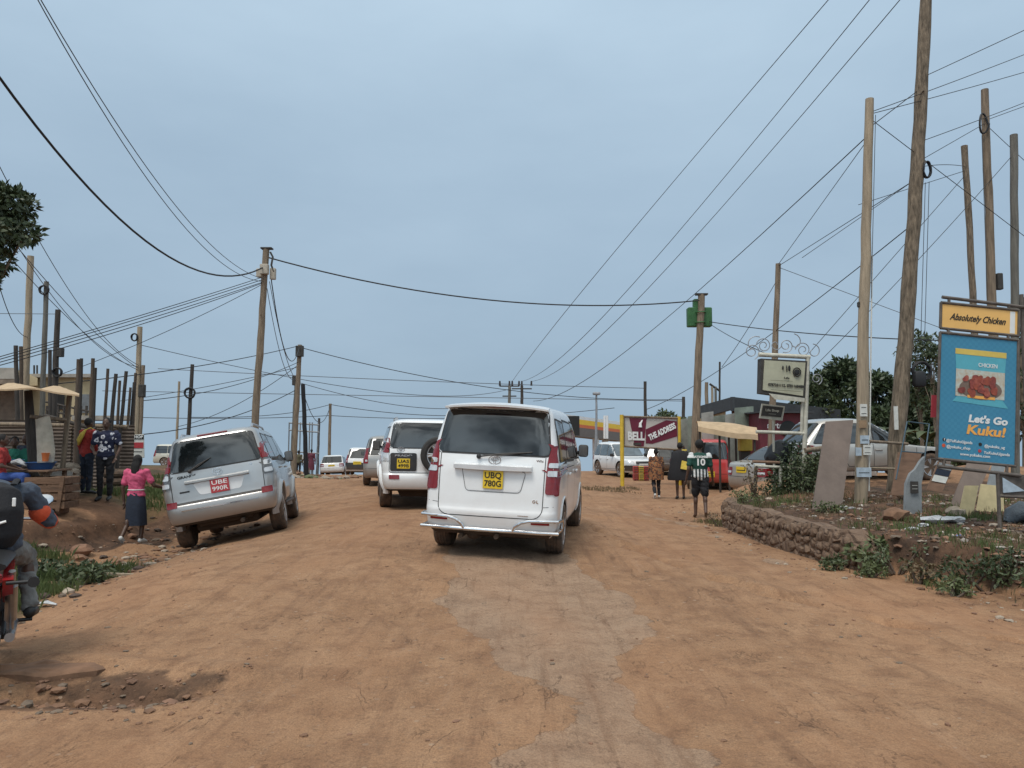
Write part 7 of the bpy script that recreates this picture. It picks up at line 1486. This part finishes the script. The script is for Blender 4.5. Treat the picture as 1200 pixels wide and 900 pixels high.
# ------------------------------------------------------------------ plants
leafmat('leaf_dark', (.014, .028, .012), (.060, .085, .032)); leafmat('leaf_mid', (.030, .048, .018), (.085, .105, .042)); leafmat('leaf_olive', (.05, .07, .025), (.13, .15, .06)); leafmat('grass_blade', (.045, .075, .020), (.14, .17, .06)); leafmat('leaf_dry', (.09, .065, .035), (.20, .15, .08))
RS = np.random.RandomState(12)
def leaves(name, C, Rr, per, size, mat, parent=None, loc=(0, 0, 0), droop=.3, aspect=.45, shell=.5):
    """leaf blades spread through clumps; C centres (n,3), Rr radii"""
    V, Fc = [], []; C = np.asarray(C); k = 0
    for c_, r_ in zip(C, Rr):
        m = int(per * (r_ / np.mean(Rr)) ** 2)
        d = RS.normal(size=(m, 3)); d /= np.linalg.norm(d, axis=1)[:, None]; rad = r_ * (shell + (1 - shell) * RS.rand(m, 1)) ** .7; p = c_ + d * rad * np.array([1, 1, .8])
        u = RS.normal(size=(m, 3)); u[:, 2] -= droop; u = u * .7 + d * .8; u /= np.linalg.norm(u, axis=1)[:, None]; w_ = np.cross(u, RS.normal(size=(m, 3))); w_ /= np.linalg.norm(w_, axis=1)[:, None]
        s_ = size * (.6 + .8 * RS.rand(m, 1)); n_ = np.cross(u, w_)
        q = np.stack([p, p + u * s_ * .45 + w_ * s_ * aspect * .5 + n_ * s_ * .06, p + u * s_, p + u * s_ * .45 - w_ * s_ * aspect * .5 + n_ * s_ * .06], 1)
        V.append(q.reshape(-1, 3)); f = np.arange(m * 4).reshape(-1, 4) + k; Fc.append(f); k += m * 4
    V = np.concatenate(V); Fc = np.concatenate(Fc); me = bpy.data.meshes.new(name); me.vertices.add(len(V)); me.vertices.foreach_set('co', V.ravel()); me.loops.add(Fc.size); me.loops.foreach_set('vertex_index', Fc.ravel().astype(np.int32))
    me.polygons.add(len(Fc)); me.polygons.foreach_set('loop_start', np.arange(0, Fc.size, 4, dtype=np.int32)); me.update(); me.validate()
    return mkobj(name, me, MATS[mat], parent, loc)
def tree(name, label, px, d, h_px_top, spread, mat, nclump, per, size, crown_from=.35, group=None, foot=None, shape=1.0, trunk_r=.14, ell_=(1, 1, 1), basez=None, clump=.3):
    f = foot or put_xy(px, d); f = Vector(f); topz = P(px, h_px_top, d).z; Hh = topz - f.z; t = thing(name, label, 'tree', f, 0, group)
    rg = random.Random(int(px * 7 + d)); b = B(); b.tube([(0, 0, -.3), (.05, 0, Hh * .3), (-.03, .05, Hh * .6), (.02, 0, Hh * .88)], [trunk_r, trunk_r * .8, trunk_r * .5, trunk_r * .15], 9); tr = b.build('trunk', MATS['bark_wood'], t)
    C, Rr = [], []
    for k in range(nclump):
        a = rg.uniform(0, 6.28); zz = rg.uniform(crown_from, .97); w_ = spread * math.sin(math.pi * min(max((zz - crown_from) / (1.02 - crown_from), .08), .95)) ** shape; rr = w_ * rg.uniform(.25, 1) ** .6; C.append((rr * math.cos(a), rr * math.sin(a), Hh * zz)); Rr.append(clump * spread * rg.uniform(.6, 1.25))
    for k in range(min(10, nclump)):
        c_ = Vector(C[k]); b = B(); z0 = max(Hh * .2, c_.z * .62); b.tube([(0, 0, z0), c_ * .55 + Vector((0, 0, z0 * .5)), c_], [trunk_r * .35, trunk_r * .2, .012], 6); b.build('limb', MATS['bark_wood'], t)
    leaves('crown', C, Rr, per, size, mat, t); return t
tree('tree', 'broadleaf tree whose dark crown hangs into the top left edge', -42, 9.0, 200, .70, 'leaf_dark', 30, 300, .09, crown_from=.70, trunk_r=.12, clump=.34)
G2 = 'trees behind the right bank'
tree('tree', 'wide dark evergreen left of the tan pole behind the timber shop', 985, 34, 425, 1.9, 'leaf_dark', 36, 260, .22, .2, G2); tree('tree', 'low round tree between the shop and the wide evergreen', 958, 33, 446, 1.2, 'leaf_mid', 22, 200, .2, .15, G2)
tree('tree', 'bushy tree directly behind the tan notice pole', 1022, 33, 440, 1.8, 'leaf_dark', 34, 240, .22, .15, G2); tree('tree', 'thin open tree rising right of the rough-barked pole', 1078, 28, 386, .95, 'leaf_mid', 22, 70, .16, .45, G2, clump=.34, trunk_r=.08)
tree('tree', 'slender tree with sparse twigs left of the blue poster', 1094, 27, 400, .7, 'leaf_dark', 16, 60, .16, .4, G2, clump=.36, trunk_r=.07); tree('tree', 'dense low tree behind the silver estate car', 1068, 32, 462, 2.2, 'leaf_dark', 36, 260, .22, .1, G2)
tree('tree', 'dark tree behind the right edge of the blue poster', 1200, 24, 372, 1.5, 'leaf_dark', 26, 160, .18, .3, G2); tree('tree', 'mid green bush behind the poster near the silver estate bonnet', 1130, 30, 470, 1.6, 'leaf_mid', 26, 200, .2, .1, G2)
tree('tree', 'small rounded treetop just above the beer hoarding', 779, 48, 482, 1.4, 'leaf_mid', 24, 130, .24, .3); tree('tree', 'small ragged treetop between the hoarding and the green box pole', 797, 40, 490, .7, 'leaf_olive', 12, 70, .2, .3)
def banana(px, d, lab, h=2.6):
    f = put_xy(px, d); t = thing('banana_plant', lab, 'plant', f); b = B(); b.cyl((0, 0, -.1), (0, 0, h * .45), .11, .08); b.build('stem', MATS['leaf_olive'], t)
    rg = random.Random(int(px))
    for k in range(8):
        a = k * .8 + rg.uniform(-.2, .2); L = h * rg.uniform(.5, .7); b = B(); r_ = []; N = 9
        for i_ in range(N + 1):
            s_ = i_ / N; out = L * .75 * s_; z = h * .45 + L * (.95 * s_ - .85 * s_ * s_); w_ = .17 * math.sin(math.pi * min(.08 + s_ * .92, 1)) + .01; c_ = Vector((out * math.cos(a), out * math.sin(a), z)); sd = Vector((-math.sin(a), math.cos(a), 0)); r_.append([c_ - sd * w_ + Vector((0, 0, -.03)), c_, c_ + sd * w_ + Vector((0, 0, -.03))])
        b.loft(r_, close=False, caps=False); b.build('leaf', MATS['leaf_mid'], t, 60)
banana(1020, 26, 'banana plant left of the tan pole behind the silver estate car'); banana(1086, 25.5, 'banana plant behind the bonnet of the silver estate car', 2.3); banana(962, 27, 'banana plant at the right end of the timber shop', 2.4)
# shrub between the bench and the light box sign
def shrub(label, px, d, w_, h_, mat, nc, per, size, name='shrub', cat='shrub', group=None, dz=0, cl=.32, depth=.6):
    f = put_xy(px, d, dz); t = thing(name, label, cat, f, 0, group); rg = random.Random(int(px * 3 + d * 10)); C, Rr = [], []
    for k in range(nc): C.append((rg.uniform(-.5, .5) * w_, rg.uniform(-.5, .5) * w_ * depth, h_ * rg.uniform(.12, .88) )); Rr.append(cl * min(w_, h_) * rg.uniform(.6, 1.2))
    for k in range(min(6, nc)): b = B(); b.tube([(C[k][0] * .2, C[k][1] * .2, -.05), (C[k][0] * .7, C[k][1] * .7, C[k][2] * .6), C[k]], [.018, .012, .005], 5); b.build('stem', MATS['post_brown'], t)
    leaves('foliage', C, Rr, per, size, mat, t); return t
shrub('dark leafy shrub growing through the bench before the saloon car', 931, 15.4, .95, .95, 'leaf_dark', 24, 130, .075); shrub('darker tall twig of shrub against the covered bundle', 931, 15.7, .5, 1.3, 'leaf_dark', 14, 70, .07)
shrub('right end shrub below the light box posts', 950, 14.8, .75, .75, 'leaf_mid', 16, 100, .07); shrub('low shrub at the left end of the bench', 902, 15.1, .5, .30, 'leaf_mid', 10, 50, .06)
shrub('reddish leaved twig in front of the saloon car tail', 884, 14.9, .4, .80, 'leaf_dry', 8, 28, .06, cl=.3)
# weeds along the kerb
W = [(872, 14.0, .55, .32, 'leaf_olive', 'weed clump at the near corner of the stone wall by the footballer'), (843, 14.6, .5, .28, 'leaf_dry', 'dry weed tuft at the far end of the stone wall'), (968, 11.9, .5, .2, 'leaf_olive', 'low weeds at the foot of the tall brown board'), (1025, 9.25, .7, .30, 'leaf_olive', 'broad pale leaved weed spilling over the top of the wall'),
     (1045, 8.9, .55, .38, 'leaf_mid', 'bright green weed where the stone wall ends'), (968, 9.35, .3, .18, 'leaf_mid', 'small weed at the foot of the stone wall'), (1068, 8.45, .5, .28, 'leaf_dry', 'dry weeds on the earth bank left of the green ones'), (1120, 8.2, .7, .42, 'leaf_dark', 'dark green weeds on the bank below the blue poster, left clump'), (1150, 8.0, .75, .40, 'leaf_mid', 'green weeds on the bank below the blue poster, middle clump'),
     (1178, 7.9, .6, .36, 'leaf_dark', 'dark green weeds on the bank near the right edge'), (1196, 7.5, .5, .4, 'leaf_mid', 'green weeds cut by the right edge of the frame'), (1012, 8.75, .35, .16, 'leaf_olive', 'small tuft at the wall foot below the tan pole'), (1105, 7.75, .4, .2, 'leaf_olive', 'low tuft at the foot of the earth bank')]
for px, d, w_, h_, mt, lab in W: shrub(lab, px, d, w_ * .9, h_ * .78, mt, 10, 34 if mt != 'leaf_dry' else 24, .05 if px != 1025 else .09, name='weed', cat='weed', group='weeds along the right bank', dz=.02 if px not in (1025, 1045) else .08, cl=.34)
WL = [(112, 9.6, .8, .35, 'leaf_mid', 'broad leaved weed in the middle of the left ditch grass'), (102, 8.9, .5, .28, 'leaf_mid', 'low broad leaved weed nearest the road in the left ditch'), (126, 10.3, .7, .28, 'leaf_dark', 'darker weed clump at the right end of the ditch grass'), (80, 10.2, .7, .32, 'leaf_mid', 'weed clump left of the broad leaved weed in the ditch')]
for px, d, w_, h_, mt, lab in WL: shrub(lab, px, d, w_ * .8, h_ * .8, mt, 10, 34, .075, name='weed', cat='weed', group='weeds in the left ditch', cl=.34)
# grass blades
def grass(name, label, regions, n, hgt, mat, w_=.008):
    V, Fc = [], []; k = 0
    xs_, ys_, hs = [], [], []
    for (x0, x1, y0, y1, m) in regions:
        q = int(n * m); cx_ = RS.rand(q // 22 + 1) * (x1 - x0) + x0; cy_ = RS.rand(q // 22 + 1) * (y1 - y0) + y0; id_ = RS.randint(0, len(cx_), q)
        xs_.append(cx_[id_] + RS.normal(size=q) * .09); ys_.append(cy_[id_] + RS.normal(size=q) * .09); hs.append(np.clip(RS.normal(1, .35, q), .3, 2))
    X_, Y_, H_ = map(np.concatenate, (xs_, ys_, hs)); Z_ = gz(X_, Y_); H_ = H_ * hgt; m = len(X_)
    a = RS.rand(m) * 6.28; ln = RS.rand(m) * .6 * H_; ww = w_ * (.6 + .8 * RS.rand(m))
    p0 = np.stack([X_ - ww * np.sin(a), Y_ + ww * np.cos(a), Z_ - .01], 1); p1 = np.stack([X_ + ww * np.sin(a), Y_ - ww * np.cos(a), Z_ - .01], 1)
    md = np.stack([X_ + ln * .35 * np.cos(a), Y_ + ln * .35 * np.sin(a), Z_ + H_ * .6], 1); tp = np.stack([X_ + ln * np.cos(a), Y_ + ln * np.sin(a), Z_ + H_], 1); s_ = np.stack([ww * np.sin(a), -ww * np.cos(a), 0 * ww], 1) * .7
    V = np.stack([p0, p1, md + s_, tp, md - s_], 1).reshape(-1, 3); i_ = np.arange(m) * 5; faces = [(j, j + 1, j + 2, j + 3, j + 4) for j in i_]
    o = mkobj(name, np_mesh(name, V, faces), MATS[mat]); tag(o, label, kind='stuff'); return o
grass('grass', 'green grass in the left ditch', [(-7.2, -5.3, 8.2, 10.6, 1), (-6.6, -5.0, 7.3, 8.6, .35), (-8, -6.8, 9.6, 12, .3)], 5200, .12, 'grass_blade', .006)
grass('grass', 'short grass on the far left bank behind the pink blouse', [(-13, -8.8, 17.2, 24, 1), (-9.3, -7.6, 16.4, 19, .3)], 8000, .10, 'grass_blade', .010)
grass('grass', 'dry grass on the right bank', [(4.2, 7.5, 9, 13.5, .6), (5.0, 6.8, 7.2, 9.5, .3), (4.0, 6.5, 13, 16.5, .7), (2.4, 4.4, 24, 27, .4)], 2600, .06, 'leaf_dry', .006)
grass('grass', 'green grass tufts on the right bank', [(4.6, 6.5, 8, 10.5, .5), (4.1, 5.5, 13, 16, .6), (5.3, 8, 10, 13, .4)], 2000, .07, 'grass_blade', .006)
# loose stones and rubble (uncountable)
def scatter(name, label, regions, r0, r1, mats, flat=.6, kind='stuff', sub=1):
    rg = random.Random(len(label)); b = B()
    ico = bmesh.new(); bmesh.ops.create_icosphere(ico, subdivisions=sub, radius=1); bv = np.array([v.co[:] for v in ico.verts]); bf = [[v.index for v in f.verts] for f in ico.faces]; ico.free()
    Vs, Fs, mi = [], [], []; k = 0
    for (x0, x1, y0, y1, n) in regions:
        X_ = RS.rand(n) * (x1 - x0) + x0; Y_ = RS.rand(n) * (y1 - y0) + y0; Z_ = gz(X_, Y_)
        for x, y, z in zip(X_, Y_, Z_):
            r_ = r0 * (r1 / r0) ** (rg.random() ** 2.2); s_ = np.array([rg.uniform(.7, 1.5), rg.uniform(.7, 1.2), rg.uniform(.5, 1) * flat]) * r_; v = bv * (1 + RS.uniform(-.22, .22, (len(bv), 1))) * s_; a = rg.uniform(0, 6.28)
            v = np.stack([v[:, 0] * math.cos(a) - v[:, 1] * math.sin(a), v[:, 0] * math.sin(a) + v[:, 1] * math.cos(a), v[:, 2]], 1) + [x, y, z + r_ * .15]
            Vs.append(v); Fs += [[i_ + k for i_ in f] for f in bf]; mm = rg.randrange(len(mats)); mi += [mm] * len(bf); k += len(bv)
    me = np_mesh(name, np.concatenate(Vs), Fs); me.polygons.foreach_set('material_index', mi); o = mkobj(name, me, [MATS[q] for q in mats]); tag(o, label, kind=kind); return o
M('chip_brown', (.17, .125, .09), .9, 0, .4, 9); M('litter_pale', (.36, .32, .28), .8, 0, .3, 9); M('earth_clod', (.20, .11, .065), .95, 0, .35, 6, bump=.5); M('stone_dark', (.08, .055, .042), .9, 0, .3, 6)
scatter('gravel', 'small stones and clods strewn over the red road', [(-4.5, 5, 3.2, 7, 420), (-5, 5, 7, 14, 420), (-6, 4, 14, 24, 200), (-3.5, -1.7, 4.3, 5.2, 320), (-5.6, -4.0, 6, 11, 400)], .003, .024, ['earth_clod', 'stone_red', 'earth_clod', 'stone_red', 'chip_brown'])
scatter('rubble', 'clods broken from the pothole edge', [(-3.35, -1.9, 4.45, 5.15, 130)], .012, .06, ['earth_clod', 'stone_red', 'chip_brown'])
scatter('rubble', 'stones, clods and scraps in the left ditch', [(-6.6, -5.0, 8.5, 13.5, 330), (-7.8, -5.6, 12, 17, 260), (-5.3, -4.6, 7.0, 9.5, 60)], .015, .10, ['earth_clod', 'stone_pale', 'stone_red', 'chip_brown', 'earth_clod', 'stone_dark', 'earth_clod'])
scatter('rubble', 'stones, chips and scraps over the right bank', [(4.6, 9, 8.6, 14, 2600), (5.2, 7.2, 7, 9.6, 1300), (4.2, 6, 12.5, 15, 200)], .010, .06, ['earth_clod', 'stone_pale', 'stone_red', 'stone_dark', 'earth_clod', 'stone_red', 'chip_brown', 'chip_brown', 'stone_dark', 'litter_pale', 'earth_clod', 'chip_brown'])
scatter('rubble', 'clods and stones along the road edge below the right bank', [(3.3, 4.2, 8.6, 15, 160), (4.2, 5.6, 6.6, 8.2, 120), (3.6, 4.8, 15, 19, 90)], .008, .05, ['earth_clod', 'stone_red', 'stone_pale'])
scatter('rubble', 'earth lumps and stones at the verge by the far left poles', [(-13, -8, 32, 44, 200)], .05, .3, ['earth_clod', 'stone_pale', 'leaf_olive'])
BW = [(75, 9.5, .20, 'stone_red', 'reddish boulder half buried in the ditch grass'), (101, 12.4, .17, 'stone_red', 'brown rock at the top of the ditch, upper left of the pink blouse'), (99, 11.8, .15, 'earth_clod', 'earth boulder below the brown rock on the ditch bank'), (132, 10.7, .11, 'stone_pale', 'pale flat stone right of the ditch weeds'), (155, 10.9, .09, 'stone_pale', 'pale flat stone farther right in the ditch litter'), (1045, 10.6, .16, 'earth_clod', 'rounded clod of earth behind the grey slab sign'), (1115, 10.3, .16, 'stone_pale', 'pale block of concrete left of the yellow plywood offcut')]
for px, d, r_, mt, lab in BW: b = B(); rock(b, (0, 0, 0), r_, random.Random(px), .8); o = b.build('rock', MATS[mt], loc=put_xy(px, d, r_ * .3), smooth=30); tag(o, lab, 'rock')
b = B(); rg = random.Random(9); pts = [Vector((.42 * math.cos(a) * (1 + rg.uniform(-.15, .1)), .15 * math.sin(a) * (1 + rg.uniform(-.15, .1)), 0)) for a in np.linspace(0, 2 * math.pi, 14, endpoint=False)]; b.loft([[p * k + Vector((0, 0, z + .012 * math.sin(i_ * 2.1))) for i_, p in enumerate(pts)] for k, z in ((1.0, -.05), (1.02, .015), (.9, .03), (.6, .033))]); o = b.build('flat_stone', MATS['earth_clod'], loc=put_xy(66, 5.25, -.01)); tag(o, 'flat slab of stone at the edge of the pothole by the motorcycle', 'rock')
b = B(); b.box((0, 0, 0), (.42, .05, .025), rot=(0, .1, .3)); o = b.build('scrap_wood', MATS['pole_pale'], loc=put_xy(143, 9.6, .05)); tag(o, 'pale strip of scrap wood in the ditch litter', 'litter')
b = B(); b.tube([(-.14, 0, 0), (0, .02, .03), (.13, 0, 0)], [(.01, .01), (.05, .03), (.01, .01)], 8); o = b.build('plastic_scrap', M('teal_plastic', (.10, .38, .32), .4, 0, .2, 9), loc=put_xy(134, 10.8, .06)); tag(o, 'teal plastic scrap at the right end of the ditch weeds', 'litter')
b = B(); b.tube([(-.12, 0, 0), (0, .02, .02), (.12, 0, 0)], [(.01, .01), (.04, .015), (.01, .01)], 8); o = b.build('plastic_scrap', MATS['bag_white'], loc=put_xy(62, 7.7, .03)); tag(o, 'pale wrapper lying on the earth beyond the motorcycle', 'litter')
